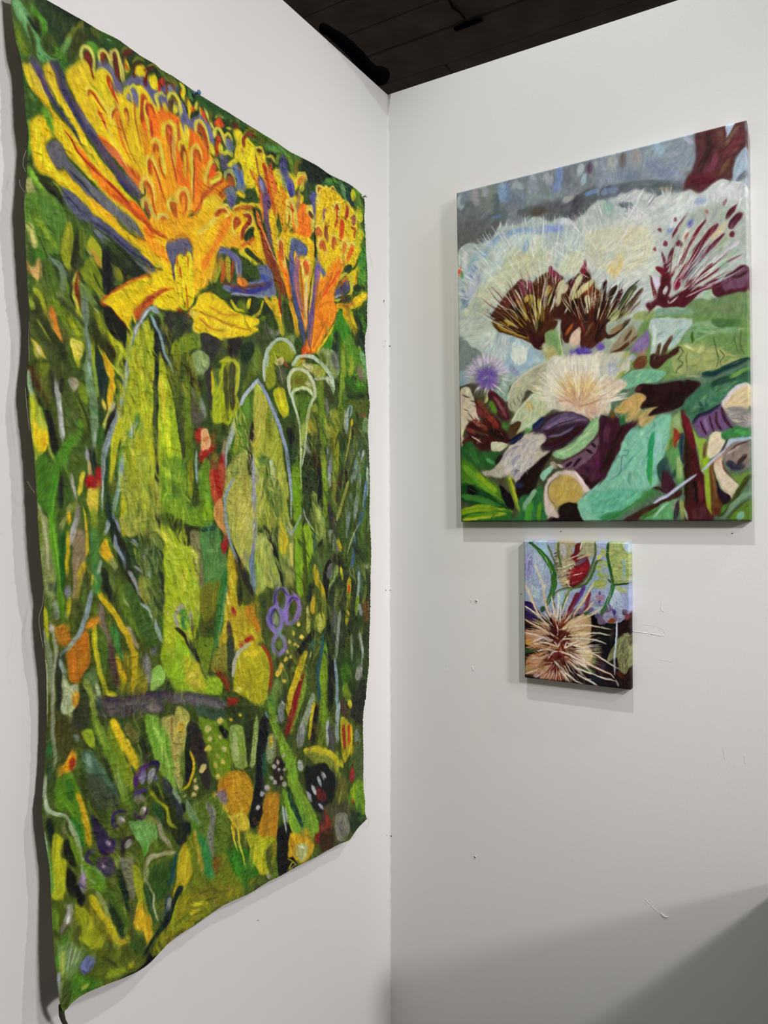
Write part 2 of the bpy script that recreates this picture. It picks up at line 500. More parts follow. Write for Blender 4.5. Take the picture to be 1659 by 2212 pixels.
M_WALL = wall_mat('white_wall_paint', (.73, .725, .715))
M_WALLR = M_WALL
M_CLOTH = paint_mat('painted_loose_canvas', .62, .22, 420, .35)
M_CANV = paint_mat('painted_stretched_canvas', .6, .10, 650, .25)
M_RAW = flat_mat('raw_canvas', (.42, .39, .30), .85, .1)
M_WOOD = flat_mat('stretcher_wood', (.45, .32, .19), .7, .2)
M_HOLE = flat_mat('dark_hole', (.02, .018, .016), .9, .05)
M_BLACK = flat_mat('matt_black', (.0015, .0015, .0015), .95, .02)
M_PIN = flat_mat('grey_clear_plastic', (.55, .56, .57), .18, .6)
M_STEEL = flat_mat('steel', (.6, .6, .6), .3, .5, 1.0)
M_PIN_BLUE_REFL = flat_mat('clear_plastic_blue_reflection', (.09, .2, .42), .2, .6)  # blue of a reflection put into the colour of the clear pin
M_THREAD = flat_mat('canvas_thread', (.45, .44, .30), .9, .1)
M_DARKTHREAD = flat_mat('dark_cloth_tail', (.05, .055, .035), .9, .1)
M_FLOOR = flat_mat('grey_floor', (.12, .115, .11), .55, .3)

def ceiling_mat():
    m, nt, b = new_mat('dark_brown_ceiling')
    tc = nt.nodes.new('ShaderNodeTexCoord'); n = nt.nodes.new('ShaderNodeTexNoise'); n.inputs['Scale'].default_value = 3.5; n.inputs['Detail'].default_value = 6
    cr = nt.nodes.new('ShaderNodeValToRGB')
    cr.color_ramp.elements[0].position = .32; cr.color_ramp.elements[0].color = (.45, .36, .28, 1)
    cr.color_ramp.elements[1].position = .72; cr.color_ramp.elements[1].color = (.78, .58, .46, 1)
    nt.links.new(tc.outputs['Object'], n.inputs['Vector']); nt.links.new(n.outputs['Fac'], cr.inputs[0]); nt.links.new(cr.outputs[0], b.inputs['Base Color'])
    b.inputs['Roughness'].default_value = .8; b.inputs['Specular IOR Level'].default_value = .2
    noise_bump(nt, b, 14, .6, .02, 8)
    return m
M_CEIL = ceiling_mat()
TAP = """
@ 0 0 1
# coarse blocking, photo pixels
f 37571c 0,-40 120,-20 790,410 800,700 800,1200 800,1770 640,1900 330,2060 130,2200 90,1700 60,900 50,300
f 27441e 90,-10 200,40 330,125 440,200 560,290 700,375 790,420 790,470 700,410 560,340 430,260 300,160 150,60
f 406121 20,-20 110,0 190,120 130,240 60,300
f 456624 60,380 200,520 230,640 330,700 330,760 200,820 70,760
f 324a1e 60,500 330,560 330,720 200,700
f 51661f 60,640 200,640 320,820 300,960 180,900 70,800
f 324a19 70,800 330,800 330,1200 80,1200
f 506620 330,690 480,700 560,760 780,700 790,900 600,900 330,880
f 39541f 420,740 800,780 800,1250 420,1250
f 436621 80,1000 350,1000 350,1400 95,1400
f 4a5d1e 100,1250 800,1250 790,1560 100,1560
f 40581e 100,1500 790,1500 790,1770 640,1900 100,1900
f 51671c 100,1800 640,1800 640,1900 330,2060 130,2200
x 5000 26 7 75 22 10 -40 810 2200
@ 0 0 .24111
f 5fa868 105,0 170,0 260,120 350,330 420,440 520,480 520,540 370,560 300,440 220,250 130,110
f 7fb98a 120,20 160,30 240,170 250,220 180,130 a=.6
s 4f7a14 60 130,200 180,330 240,470 280,560
s 6d8a16 34 150,280 200,400 215,480
s 35581e 40 250,220 290,350 320,470
f 24401c 310,0 420,0 760,190 700,260 560,430 480,330 400,200
s 162c12 40 420,20 560,110 720,190 850,260 1000,330 1180,440
s 33521c 26 470,120 560,200 600,300
s 1d3518 30 350,30 450,180 520,290
s 4e9a20 40 280,60 340,130 400,210 395,290
s 182a12 34 250,150 300,230 370,300
s 2d4a16 70 390,390 440,440 500,480
s 3c8a1a 34 500,430 560,510 610,590
s 8a8c22 60 740,205 660,300 600,380 a=.75
s 6aa860 50 640,350 600,400 560,460 a=.8
f 3c4a14 700,260 800,330 740,430 640,560 610,500
f 4f9a2a 780,380 860,390 900,470 860,530 810,470
s 1f5a1c 90 900,320 1000,370 1120,430
s 6fb080 16 960,345 1000,360
s 5a6a18 60 830,280 900,310
s 2a4a16 60 640,560 600,650 a=.6
s 2f6a22 60 560,560 600,640
@ 20 80 .18083
s 3c7a1e 50 60,40 110,160 150,280
s 2f5e1c 60 170,360 190,560 200,760 210,960
f 2f5a1a 170,480 260,640 400,800 540,1000 560,1160 430,1000 300,1000 220,1000 190,700
s 55903a 40 260,680 300,760 330,740
s 3c7020 40 300,860 330,900 360,900
s 5a9a22 70 430,880 500,1040 540,1140
s 4a8a1c 40 210,1000 230,1200 240,1400
f 2c3c14 330,1640 480,1680 600,1780 640,1930 660,2060 560,1960 420,1800
s 161c0c 60 420,1760 520,1860 640,2000
s 8aa41a 26 520,1720 600,1800 650,1910
s 5c9a26 60 240,1560 300,1700 380,1800 480,1920
s 83b030 40 280,1600 340,1720 440,1840
s c4c078 90 240,1720 260,1800 290,1900 a=.9
s 4f7f34 140 420,1960 480,2060 560,2180
s 3f7020 90 240,1960 260,2100 270,2212
s 688a20 40 300,2000 330,2130
f d8b60c 165,300 230,340 300,560 420,680 540,900 700,1080 850,1280 1010,1480 1200,1680 1330,1830 1250,1830 1000,1560 820,1330 640,1110 480,880 330,700 230,570 180,420
f cfbd34 235,330 300,350 440,560 540,740 500,760 350,640 270,480
f e0cc14 180,320 225,340 280,520 300,640 230,560 190,440
s 8a7a10 8 240,400 280,520 310,660
f dcc41c 410,350 450,320 520,335 560,430 570,560 640,680 760,880 860,1060 930,1230 1080,1440 1300,1720 1250,1740 1000,1440 870,1280 780,1080 640,860 530,680 440,500
f c8ac28 430,350 500,340 540,420 550,540 480,520 a=.6
s 5f5672 80 300,300 350,390 400,480 t=0,.3
s 54486e 50 370,420 470,680 600,880 750,1080 850,1270 t=0,.8
s 3d3260 22 430,600 530,780 660,970 790,1150
s a88060 20 400,460 460,560 520,660 a=.7
f dfc516 670,450 720,390 800,340 860,300 930,300 1010,420 1100,370 1200,420 1300,600 1420,720 1500,1000 1560,1300 1650,1600 1660,1800 1500,1640 1300,1440 1150,1300 1000,1100 850,860 720,620 670,520
f cdb92c 700,420 800,350 900,320 960,420 1000,560 900,600 780,520 a=.45
s e8d838 30 760,500 840,470 900,520 a=.5
s b8a818 40 850,830 960,820 1030,880 a=.5
s 9aa818 22 960,560 1060,640 1130,760
f e07a1c 1040,1150 1200,1260 1400,1470 1560,1680 1600,1880 1500,1760 1300,1490 1100,1290
f c9754a 1150,1260 1300,1380 1440,1560 1480,1680 1320,1520 1180,1370 a=.8
s b85a14 60 1380,1480 1460,1580 1560,1700
s b86418 30 1080,1200 1200,1330
s 574d62 100 530,320 600,450 650,640 800,860 920,1080 1080,1300 1260,1570 1440,1790 1600,1960
s 443a62 46 640,620 740,820 880,1050 1060,1270
s 6d6a78 36 860,900 960,1060 1060,1180
s 40386a 40 1300,1680 1400,1800 1460,1860
s 77727e 40 1400,1660 1480,1760 1560,1880
s 3e4250 60 560,310 610,420 640,540
f dcc00c 235,1030 300,1000 300,970 350,945 410,960 470,1080 540,1200 460,1290 450,1330 500,1480 600,1590 640,1560 760,1680 930,1860 1100,2050 1230,2212 1130,2212 960,2060 760,1900 620,1780 500,1680 380,1630 310,1540 290,1440 260,1320
s ecd520 60 330,1000 350,1200 380,1400 500,1580 700,1740
s a89a14 14 400,1150 430,1230 450,1290
f dcc410 550,1150 530,1050 520,1000 600,1030 680,1110 760,1240 900,1420 1100,1640 1330,1900 1500,2100 1560,2212 1420,2212 1200,1950 1000,1740 830,1560 700,1420 620,1280 545,1190
s c0b418 50 720,1400 860,1540 1000,1700 a=.6
f e4860c 800,1310 900,1380 1060,1520 1250,1700 1480,1960 1660,2180 1600,2212 1450,2080 1200,1900 1000,1680
s e0c010 44 930,1400 1060,1560 1250,1740 1420,1910 1640,2150
s d46a10 44 1160,1820 1300,1930 1460,2080 1560,2180
s 8e2c12 26 665,1130 740,1230 790,1330 900,1470 1050,1620 1200,1760 1380,1940 1620,2170 t=.2,.3
s c25a12 30 960,1500 1060,1600 1160,1740
f 66666e 450,1300 560,1250 630,1290 690,1430 690,1500 640,1560 590,1590 520,1500 470,1400
s 8a8880 14 480,1370 530,1440 560,1500
s 55585c 30 600,1290 660,1380
s 5f646c 100 640,1470 800,1660 1000,1880 1250,2090 1420,2212
s 747a80 30 900,1700 1080,1890 1300,2090
s 2c3148 26 720,1600 860,1740 1030,1930 1160,2040
f 5a6274 640,1800 740,1850 900,1980 1080,2180 1100,2212 880,2212 740,2060 650,1930
s 2e3854 24 660,1860 780,1990 900,2110
f 6c5f18 1060,2020 1160,2090 1260,2200 1200,2212
# hooks, left portion
s 6f6f8c 64 1050,330 1150,330 1240,430 1300,560 1340,660
f dac818 1030,440 1100,400 1190,420 1260,560 1290,690 1200,760 1110,700 1050,560
s b9bfae 14 1030,420 1090,370 1180,390
s d9d060 36 860,270 850,180 890,125 960,150 1000,230 1010,330 1000,420
f 702818 885,190 920,170 960,210 980,290 990,400 1018,505 990,500 950,340 900,280
s d9d060 34 1080,280 1085,190 1130,160 1170,210 1200,290 1230,350
f 8a3a18 1095,200 1140,190 1175,230 1150,240 1140,330 1110,290
s d6cc5a 34 1220,280 1210,190 1260,150 1300,190 1320,270 1350,400 1370,520
s 6a2414 50 1258,210 1270,300 1290,420 1315,520
s d0c860 26 1310,300 1330,400 1350,540
s 6d7014 30 1330,200 1390,130 1470,150
s 6e2214 44 1375,230 1400,180 1470,180
f d6c818 1390,260 1420,300 1440,420 1400,440 1380,340
s b8481c 30 1390,330 1410,400
s 7d7a14 24 1470,300 1530,250 1610,270
s 5a1c12 30 1500,500 1490,350 1570,310
f d9c814 1510,350 1600,330 1650,400 1620,480 1530,460
s 6a6a92 70 1390,570 1480,520 1600,530 1659,540
s 6f3a20 18 1490,330 1495,480 1505,520
s d8cc50 30 940,690 930,620 960,590
s a83a14 26 950,700 955,630 1010,670 1080,790 1160,900 1180,940 t=.2,.5
s d8cc50 40 1040,650 1130,800 1240,1000 1380,1210 1480,1380 a=.7
s d06a10 46 1180,480 1215,600 1250,700 
f b04018 1165,480 1185,460 1210,490 1240,580 1260,680 1310,790 1290,790 1220,660 1180,560
f e8881c 1195,500 1215,520 1235,590 1225,620 1205,570
s d6c850 30 1060,960 1050,900 1090,880
s c85a14 40 1080,910 1120,980 1150,1060 1200,1150 t=0,.5
s d8cf60 22 1150,1040 1230,1200 1320,1370 1410,1550
s d8cc50 34 1215,940 1225,840 1270,800 1320,850
f d8801a 1235,960 1260,850 1300,880 1310,960 1340,1150 1400,1350 1480,1480 1400,1400 1330,1250 1290,1080 1270,960
s b0561a 22 1240,940 1260,870 1300,890
s b0561a 20 1320,960 1360,1140 1440,1340 1550,1550
s e3c40f 50 1230,1080 1320,1300 1420,1470 1530,1600
s e3c418 36 1420,1110 1500,1320 1580,1500
@ 240 80 .18083
f e3a012 380,560 560,800 700,900 800,960 960,1090 1140,1240 1190,1380 1240,1480 1150,1600 1150,1900 1000,2080 800,2212 500,2212 420,1900 380,1700 300,1560 180,1300 200,900 330,700
f e67c14 420,760 560,780 700,900 820,980 820,1240 780,1300 700,1100 600,1000 560,1250 480,1200 380,1100 390,900
f e67c14 920,1100 1040,1160 1080,1280 1160,1400 1180,1500 1080,1560 1050,1700 1150,1760 1000,2000 960,1800 980,1500 930,1300
f e07812 740,1250 800,1300 860,1500 930,1700 940,1900 850,1800 780,1700 760,1560
s d46012 40 780,1150 800,1280 800,1400
f dcc016 160,660 260,640 290,800 300,1000 360,1180 420,1500 500,1700 480,1800 360,1640 260,1500 180,1280 200,1040 180,860
f dfc918 300,620 360,580 440,640 520,760 560,880 520,900 450,780 380,680 350,760 360,900 340,1100 300,900
s 6b6a90 80 50,560 90,640 a=.9
s 6a6c92 110 170,590 280,510 400,520 480,620 560,760 600,800
s 62648e 90 520,660 640,620 720,600 780,640
f 6f7496 600,700 700,720 850,780 900,900 950,1000 1060,920 1180,1060 1240,1280 1180,1250 1130,1180 1060,1100 1000,1130 940,1080 880,1150 830,980 760,860 640,860
s d8cf2a 40 160,700 165,640 200,610 250,680 270,800
s 7076a0 50 200,690 220,750
s d8cf40 36 210,640 250,580 300,610 340,700
s 7378a0 60 250,640 280,700 290,800
s b06a20 20 280,760 290,940 320,1120 370,1320
s b06a20 18 40,760 110,960 160,1160 240,1400 330,1550
f 8a3a14 150,870 180,850 210,920 215,1000 200,1080 200,960 170,950
s e8a41c 30 175,900 185,960
f d08018 30,880 70,850 100,900 110,960 60,940 20,960
s 9a3a16 22 20,960 30,870 80,860
s a0401a 40 370,1000 370,800 380,700 430,740
s d8cf40 30 410,760 400,860 430,1000 450,1150 460,1200
s a0401a 34 440,920 430,830 470,810 510,890 490,940
s e67c14 50 480,860 490,1000 490,1180
s b0481a 26 480,1000 490,1190
s d8cf52 40 560,800 540,720 590,670 640,700
s 6a6c96 70 620,730 640,820
s 7a5a30 20 600,800 620,880
f d9d030 540,830 580,810 600,870 560,900
f d9d030 620,800 660,800 690,870 670,910 640,880
f d9d030 720,830 790,820 800,900 770,930 730,900
s d8d040 44 690,760 700,680 750,670 800,740 830,860 830,930
s 6b5a2a 50 710,880 720,760 750,750
s 80682a 36 750,720 790,790
s c82a10 34 570,640 580,540 620,520 620,580
s e0441a 30 600,520 615,570
s 8a4a20 26 660,680 670,580 710,550 750,590 740,640
s 7a86a0 44 700,590 710,640
f d8c818 440,460 540,480 560,560 560,640 500,630 450,540
s 5a1c12 44 400,560 410,400 440,380 500,370
s 4a1a12 36 270,480 280,340 330,310 360,330
s 7c7a1a 26 260,280 330,250 390,290
s 8a841c 26 430,340 520,330 570,390
f d8c816 290,400 400,390 420,450 380,480 290,450
f 4f6a1c 560,360 700,440 780,540 700,520 600,460
s 7a7a18 40 640,500 740,520 800,580
s d8cf40 34 830,560 870,600 880,680
s c05a18 30 830,640 840,700
f dfd01c 850,620 890,700 880,760 840,720
s 8a6a20 34 900,820 910,730 940,770
f 58904a 920,620 1010,640 1080,700 1000,720 990,780 940,740
s 4a70a0 56 985,680 995,700
s 3a6a30 50 950,640 960,680
s dccf3a 36 1010,860 1030,780 1080,760 1100,790
s 6a5a2a 40 1060,880 1080,820 1100,840
f e0c816 920,760 960,800 960,900 940,1000 920,900
f dc6a1c 950,860 980,820 1000,880 980,900
f dfc618 1060,840 1090,860 1100,930 1070,920
s d8501a 34 1090,880 1110,940 1125,990
s d9d060 30 1120,840 1160,960 1200,1060 1230,1110
s 6a5a18 40 1180,1000 1200,900 1180,860
s c8c020 30 1130,830 1190,800 1240,860 1250,900
s 1c3018 40 1190,850 1230,870
s 3f7024 80 1050,720 1200,800 1340,900 1500,990
s 1f4220 70 1260,840 1360,900 1420,960
s 2d5a22 60 1440,960 1560,1010 1659,1070
s d8d048 40 1010,1120 1020,1020 1060,1000 1100,1060 1140,1200 1160,1300 1160,1390
s b05a20 44 1050,1120 1060,1070 1090,1110 1120,1220 1150,1380
s d8cf30 40 820,1040 850,1150 870,1250
s d8cf30 44 900,1060 910,1160 900,1300
s b8581c 30 800,1000 810,1130 830,1240
s d8c83a 44 630,1180 640,1060 700,1020 760,1060 770,1180 750,1300 750,1440 760,1560
s a0481c 60 690,1090 700,1180 700,1280 t=0,.2
s c86a1c 26 670,1110 660,1160 700,1260
s e88a1a 36 690,1120 705,1150
s a84a18 24 710,1300 730,1460 760,1600 780,1730
s d8a060 36 740,1160 740,1320 740,1460 a=.6
s d8d048 36 480,1280 490,1230 540,1210 580,1300 610,1440 640,1560 650,1650
s a84a1c 30 510,1380 515,1290 550,1310 560,1370
s b0501a 22 570,1440 600,1580 650,1700
s d8d048 36 440,1560 430,1460 480,1430 520,1500 560,1640 590,1800
s b4521a 40 470,1640 460,1500 500,1520
s b4521a 26 510,1540 560,1680 600,1820 650,1960
s d8c820 44 820,1360 830,1270 880,1250 910,1320
s 8a4a28 56 860,1320 865,1380 860,1460
s d4c028 36 880,1380 890,1500 880,1660
s b85a1a 20 910,1380 910,1540 900,1660
s d8cc48 40 960,1480 970,1340 1020,1290 1060,1370 1080,1470
s b0501c 36 1000,1420 1010,1370 1040,1380 1070,1480
s d8cc48 30 960,1460 970,1700 980,1900
s a0481a 20 1000,1440 990,1640 985,1860 1000,2060
s d8c850 40 380,1860 350,1780 380,1690 440,1680 490,1760 510,1880 520,2000
s b0521c 40 400,1780 420,1740 460,1790 470,1880
s d88a1c 40 430,1800 440,1860
s b4581a 26 490,1860 500,2000 540,2120
s c8c04c 44 380,2040 370,1950 410,1920 450,1980 500,2100 560,2200
s 9a4a2a 36 420,1970 440,2080 470,2140
s 8a8080 20 450,2040 465,2110
s d8c84c 40 690,2060 690,1960 740,1930 780,1990
s b0521a 34 740,2100 720,1990 760,2000 770,2120 780,2200
s d8c44c 44 800,1960 790,1880 850,1810 910,1860 930,1980 910,2100
s b8581a 34 840,2000 830,1900 870,1860 890,1940 890,2060 860,2120
s e8a01a 40 860,1920 860,2020
s d8c860 40 560,2160 590,2120 650,2130 690,2212
s b0521a 36 600,2200 620,2150 660,2190
s d8d050 40 1230,1180 1240,1110 1290,1090 1340,1170 1380,1300
s c0461a 44 1270,1300 1280,1200 1310,1240
f b84a1c 1240,1290 1290,1300 1300,1380 1260,1440 1240,1380
s d8d030 50 1310,1290 1320,1400 1400,1370 1460,1420
f d8cf30 1180,1260 1240,1320 1240,1430 1190,1380
s d8d040 36 1360,1180 1400,1160 1440,1220
s b0421a 40 1380,1240 1410,1220
s 6a7898 80 1400,1260 1440,1340 a=.9
s d8cf50 30 1240,960 1290,930 1340,970
f d8541c 1240,1060 1290,960 1330,1010 1360,1080 1300,1080
s f08a20 22 1270,1030 1310,1060
s d8d040 30 1380,1090 1440,1100
s b8a020 30 1420,1010 1470,970 1520,1030 1500,1100
s 6a1c14 50 1470,1010 1490,1060 1480,1110
s d9cc24 80 1500,1150 1530,1240 1540,1300
s 8a8a1c 30 1580,1180 1640,1120
s 6a3018 26 1580,1250 1600,1190 1659,1150
f e0cc16 1500,1300 1580,1300 1659,1240 1659,1800 1600,1640 1540,1500 1480,1440
s 5f5a86 100 1350,1460 1360,1540 1400,1600
s e0d01c 60 1400,1540 1460,1500 1560,1440 1640,1480
f 6880a0 1440,1560 1520,1520 1560,1600 1600,1700 1590,1840 1500,1880 1490,2000 1420,2050 1390,1960 1460,1860 1500,1740
s 5a78b0 50 1540,1640 1580,1760 1560,1860
s b05030 22 1520,1540 1550,1620
s a8b060 36 1350,1700 1370,1620 1430,1600 1470,1700 1470,1800 1420,1880 1370,1920
f d88a14 1100,1760 1290,1600 1340,1700 1460,1740 1460,1800 1300,2000 1180,1960 1000,2120
s a8561a 60 1380,1720 1430,1690 1440,1760 1360,1840 1270,1940
s b0541a 50 1340,1700 1200,1800 1100,1900 1020,2050 970,2180
s d8c848 40 1120,1740 1150,1600 1190,1490 1260,1480 1290,1560
s e0561a 60 1180,1680 1210,1580 1250,1530
s c89a1a 36 1180,1720 1290,1640
s d8d048 40 1180,1760 1280,1690 1310,1620
f e2c416 1100,2000 1200,1960 1300,2000 1380,2040 1300,2120 1150,2212 1020,2212
s d8cc50 34 1160,2200 1240,2080 1330,2000 1390,2020 1390,2100 1340,2140
s b0501c 36 1260,2110 1310,2070 1360,2080
@ 200 400 .18083
f e2a812 500,370 760,420 1000,400 1260,390 1250,600 900,690 640,580
f e2b812 560,400 700,500 880,640 1000,600 1200,560 1250,700 1500,300 1659,320 1659,760 1500,760 1480,960 1400,1180 1260,1260 1100,1300 700,1050 760,1000 860,1000 700,840 500,680 560,560
f e8a012 500,560 700,640 880,760 940,900 900,960 760,840 600,720
s e8c80e 90 600,760 740,880 880,980 1000,1080
f e07a14 600,480 700,540 740,640 690,640 620,560
s e9840f 60 480,230 580,330 640,420
s c05a14 50 250,120 380,210 520,340 640,440 720,540 880,630 t=.3,.2
s 6a7078 110 0,60 120,160 260,300 400,420 540,560
s 5f6670 40 500,480 560,560 600,620
s 6e6a20 44 300,440 400,520 520,600 620,660 a=.7
s ddc40c 100 -20,260 160,420 360,590 560,740 700,860
s e8b80f 60 -20,180 160,340 300,470
s ecd01a 36 500,760 640,860 760,960
f 565a74 0,370 120,420 320,590 500,740 640,870 720,960 780,1040 760,1060 600,940 400,780 200,620 60,520 0,480
f 7d86a0 20,530 200,660 400,820 560,930 660,1010 730,1060 660,1060 460,950 260,800 100,660
s 3a3a5c 30 0,440 200,570 420,760 620,900 700,970
f 20301a 120,760 300,720 640,1060 500,1130 240,1280 150,1300
s 44601e 50 120,640 300,800 500,980 a=.8
s 141a12 100 160,820 180,1000 190,1200
s 8c9a24 90 290,1020 330,1120
s 5a7a30 60 260,1180 360,1150
s 7c8a1c 60 0,640 60,760 40,900
s cfa838 40 20,880 70,940 90,980
s 4c6a24 60 30,1060 100,1220
f 6a8a50 0,1080 60,1160 120,1300 110,1380 40,1300 
s 2c3a1a 50 0,1240 60,1420 120,1480
f e2c80c 95,1410 220,1290 420,1170 620,1090 780,1030 900,1030 1000,1180 1100,1300 1020,1480 900,1500 720,1440 700,1400 560,1500 480,1520 460,1640 430,1740 330,1600 200,1470
s b8501a 34 95,1410 200,1300 400,1180 560,1110 720,1080
s c04c1c 28 100,1410 220,1490 320,1600 430,1745
s a88a10 8 440,1300 420,1420 
s e8d020 60 300,1350 500,1230 740,1140
s d2bc18 30 380,1560 420,1640
f b85a1c 480,1510 560,1420 700,1300 850,1240 980,1230 970,1250 850,1300 760,1380 700,1440 540,1620
s 9a4a14 34 600,1420 700,1340 780,1300
f e3cc10 720,1400 860,1290 1000,1240 1040,1400 1040,1480 1010,1540 950,1540 880,1480 850,1510 780,1480
f e8cc14 470,1530 500,1560 530,1640 515,1670
f e8d20e 960,960 1040,840 1100,860 1160,800 1240,1000 1250,1200 1200,1400 1130,1500 1060,1480 1010,1300
f 62647c 885,700 930,660 1050,640 1120,635 1190,690 1240,830 1255,930 1220,975 1180,900 1150,800 1110,780 1100,860 1040,830 1010,860 990,960 960,970 910,880
s c8701a 30 890,670 980,640 1050,600 1130,620 1200,700 a=.8
s 4a4c7c 30 960,960 970,1040 985,1130
s 464878 30 1200,900 1225,950
s 7a5a50 30 1100,740 1110,820
s c86a18 26 1000,870 1010,960
s b85a1c 26 1130,860 1150,960 1200,1100 1240,1170
s c06018 24 1040,980 1060,1100
s e8d818 34 990,980 1000,1100 1020,1280 1060,1460
s e8d818 44 1060,850 1080,980 1110,1180 1130,1340
s ecdc1c 40 1150,800 1170,960 1200,1150 1220,1280
s 7a6a20 10 1050,1160 1070,1300 1110,1440
s 9a8a18 10 1000,1180 1040,1420
s c8581c 18 1110,1180 1130,1360 1140,1480
s c85018 40 1020,1490 1120,1560 1200,1480 1280,1400 1340,1310 1420,1280
s a85a1c 40 1270,1160 1330,1060 1380,940 1430,760 1480,620 1530,500
s d86a1c 30 1530,500 1600,420 1659,360
s b0581c 40 1285,800 1360,700 1420,600 1480,510
s b8581c 36 1255,660 1310,560 1360,500
s e88a18 40 1220,560 1300,460 1310,420 a=.8
s d8cf60 24 1370,460 1450,380 1500,340
f e08818 1280,680 1400,540 1420,620 1330,760
s e8a040 60 1280,1060 1340,900 1400,720 a=.6
s e8b048 90 1300,1150 1400,1090 1450,1000 a=.5
s 9aa024 50 1450,1150 1500,1020 1560,900
f e2c814 1180,1480 1330,1330 1440,1290 1540,1380 1659,1480 1659,1830 1500,1850 1380,1780 1320,1710 1270,1770 1210,1720 1170,1600
s dad468 36 1330,1330 1240,1460 1185,1520 1180,1620 1220,1740 1280,1760 1320,1720
s c07c18 24 1350,1430 1450,1520 1659,1560
s b88a18 22 1250,1520 1450,1570 1659,1680
s b08818 20 1220,1590 1380,1680 1480,1740 1640,1760
s e8d830 40 1400,1620 1560,1680 a=.5
s d8c818 30 1330,1720 1440,1800 1560,1840
@ 420 180 .24111
s 2c5a24 90 20,110 160,200 330,280 480,370
s 4f7a22 80 480,420 640,480 800,580 950,660
f 3f7024 500,480 640,480 800,600 960,660 920,740 780,640 620,600 540,580
s 5a5a1a 60 560,500 700,560 820,640 a=.8
s 5a9a40 40 640,560 760,600 840,640
f 16291a 960,670 1080,720 1230,820 1160,880 1100,960 1010,900 970,800
f 2a5a34 1000,870 1120,920 1160,870 1300,850 1400,900 1500,980 1500,1150 1420,1100 1300,1000 1120,920 1080,1040 1060,1150 1000,1000
s 5a9a6a 40 1320,930 1360,1020 1380,1090
s 1f4a3a 60 1390,960 1400,1080
s 4a8a3a 50 1180,880 1300,880
s 6a9a30 60 1440,940 1500,1010
f c8c81c 1405,960 1430,950 1445,1010 1420,1060 1400,1020
s 5a8a30 60 1470,1060 1500,1160
s b8c01c 50 1480,1140 1450,1230
f d9cb18 360,440 420,440 540,560 560,700 560,880 520,950 460,930 440,800 440,700 470,560 400,540
f e2cc14 540,620 640,640 640,800 760,760 900,820 960,860 900,1000 980,1000 960,1100 860,1040 760,1100 680,1240 560,1000 540,800
s 7a7a1c 26 440,480 480,420 540,440 530,490
s 7a3018 26 440,560 440,500 500,450 530,480
s c89878 14 420,580 440,640
s d0c040 24 545,640 550,580 600,580 610,640
s 5a2818 30 570,600 600,610
s a07020 20 550,640 570,760 580,860 590,930
s c8802a 30 500,780 560,880 600,1000 640,1200 a=.9
f d87a1c 560,860 640,960 620,1244 590,1180 580,1000
s 6f5a84 60 590,870 630,1000 650,1120 670,1240
s 8a8ab0 26 590,880 610,960
s d8a01a 30 640,720 660,860 700,1010 740,1200
s c05a1c 30 620,700 640,820 670,960 720,1160
s b04a20 26 680,720 690,800
s d9702a 40 680,780 720,960 760,1130
s b03a20 26 625,720 640,790
s 6a4a24 30 670,690 700,680
s c8b830 24 650,660 690,650 720,700
s d9c430 30 600,700 640,690
s 6a8a24 30 740,720 760,660 840,660 870,740 880,820
s 3f3c72 70 800,690 805,760 815,820
s 7a82a0 80 800,760 810,860 a=.5
s 4a4880 40 800,760 805,800
f 6a6aa0 780,860 860,840 900,920 900,1010 860,1010 830,940
s 4844a0 36 850,920 870,1000
s d8cc5a 30 740,780 770,860 a=.8
s 8a9a60 30 800,860 810,960
f e09a18 760,920 820,970 850,1040 900,1060 910,1150 860,1180 800,1120
s d8c83a 40 920,880 930,820 980,820 990,880 950,950
s c87a28 30 930,900 960,850 980,870
s b08040 20 940,960 930,1040 915,1140
s 7a6a1c 36 900,800 920,720 960,700
s 2a4a2a 70 1020,930 1040,1030 1060,1120
s 5a5a98 60 1070,1020 1080,1100 1100,1244
f e3c81a 1100,960 1140,930 1250,950 1320,1030 1400,1110 1450,1200 1450,1244 1120,1244 1090,1060
s d8cc50 30 1100,1000 1110,930 1150,950 1150,1040
s a04a20 34 1120,960 1130,1020 1130,1140
s a05a28 26 1180,940 1190,990
s d8cc50 24 1160,980 1180,930 1210,980
s d8cc50 24 1240,990 1240,940 1270,970
s 7a2a18 24 1240,950 1255,1000
s 9a7080 24 1240,1000 1220,1080 1240,1160
f e67a16 920,1100 1000,1080 1030,1244 920,1244
s d8cc58 30 840,1120 840,1060 880,1050 900,1150 910,1240
s c06018 26 860,1160 870,1080 890,1180
s d8cc58 30 820,1200 830,1140 870,1150
s d8cc60 34 1010,1160 1020,1110 1060,1150 1070,1244
s 6a3a20 24 1020,1170 1050,1180
s d8cc50 26 1360,1130 1370,1080 1390,1140 1350,1230
s a8421c 30 1370,1110 1360,1190
s 8a6a80 24 1150,1180 1170,1110 1210,1150
s c0601c 24 1240,1180 1260,1090 1280,1180
s d8cc50 26 1400,1190 1440,1170 1450,1244
@ 420 400 .24111
f e4b814 0,300 300,240 420,220 540,240 560,420 620,640 560,720 420,600 360,560 240,560 160,700 60,900 0,980
f e69016 0,100 60,120 0,240
f e08a16 240,340 340,260 300,420 160,640 100,760 60,700 200,480
s d8c828 60 80,160 180,120 240,140
s d8c82a 40 340,220 430,180 560,190 600,230
s b86a20 30 360,220 460,200 560,215
s d8cc60 30 30,440 120,370 180,300 240,210 290,190 300,250 270,290
s b05a1c 36 190,270 240,220 280,230
s 2a4a1c 90 460,120 520,80
s 2f4a1a 70 560,240 570,320
f 203a18 500,370 540,390 530,470 480,520 440,480 470,420
s d8cc58 30 440,270 480,250 510,310 490,360 440,420
s 8a3a1c 30 450,270 490,280 490,330 440,400 420,480
s d8cc58 24 345,460 350,330 380,280 410,340
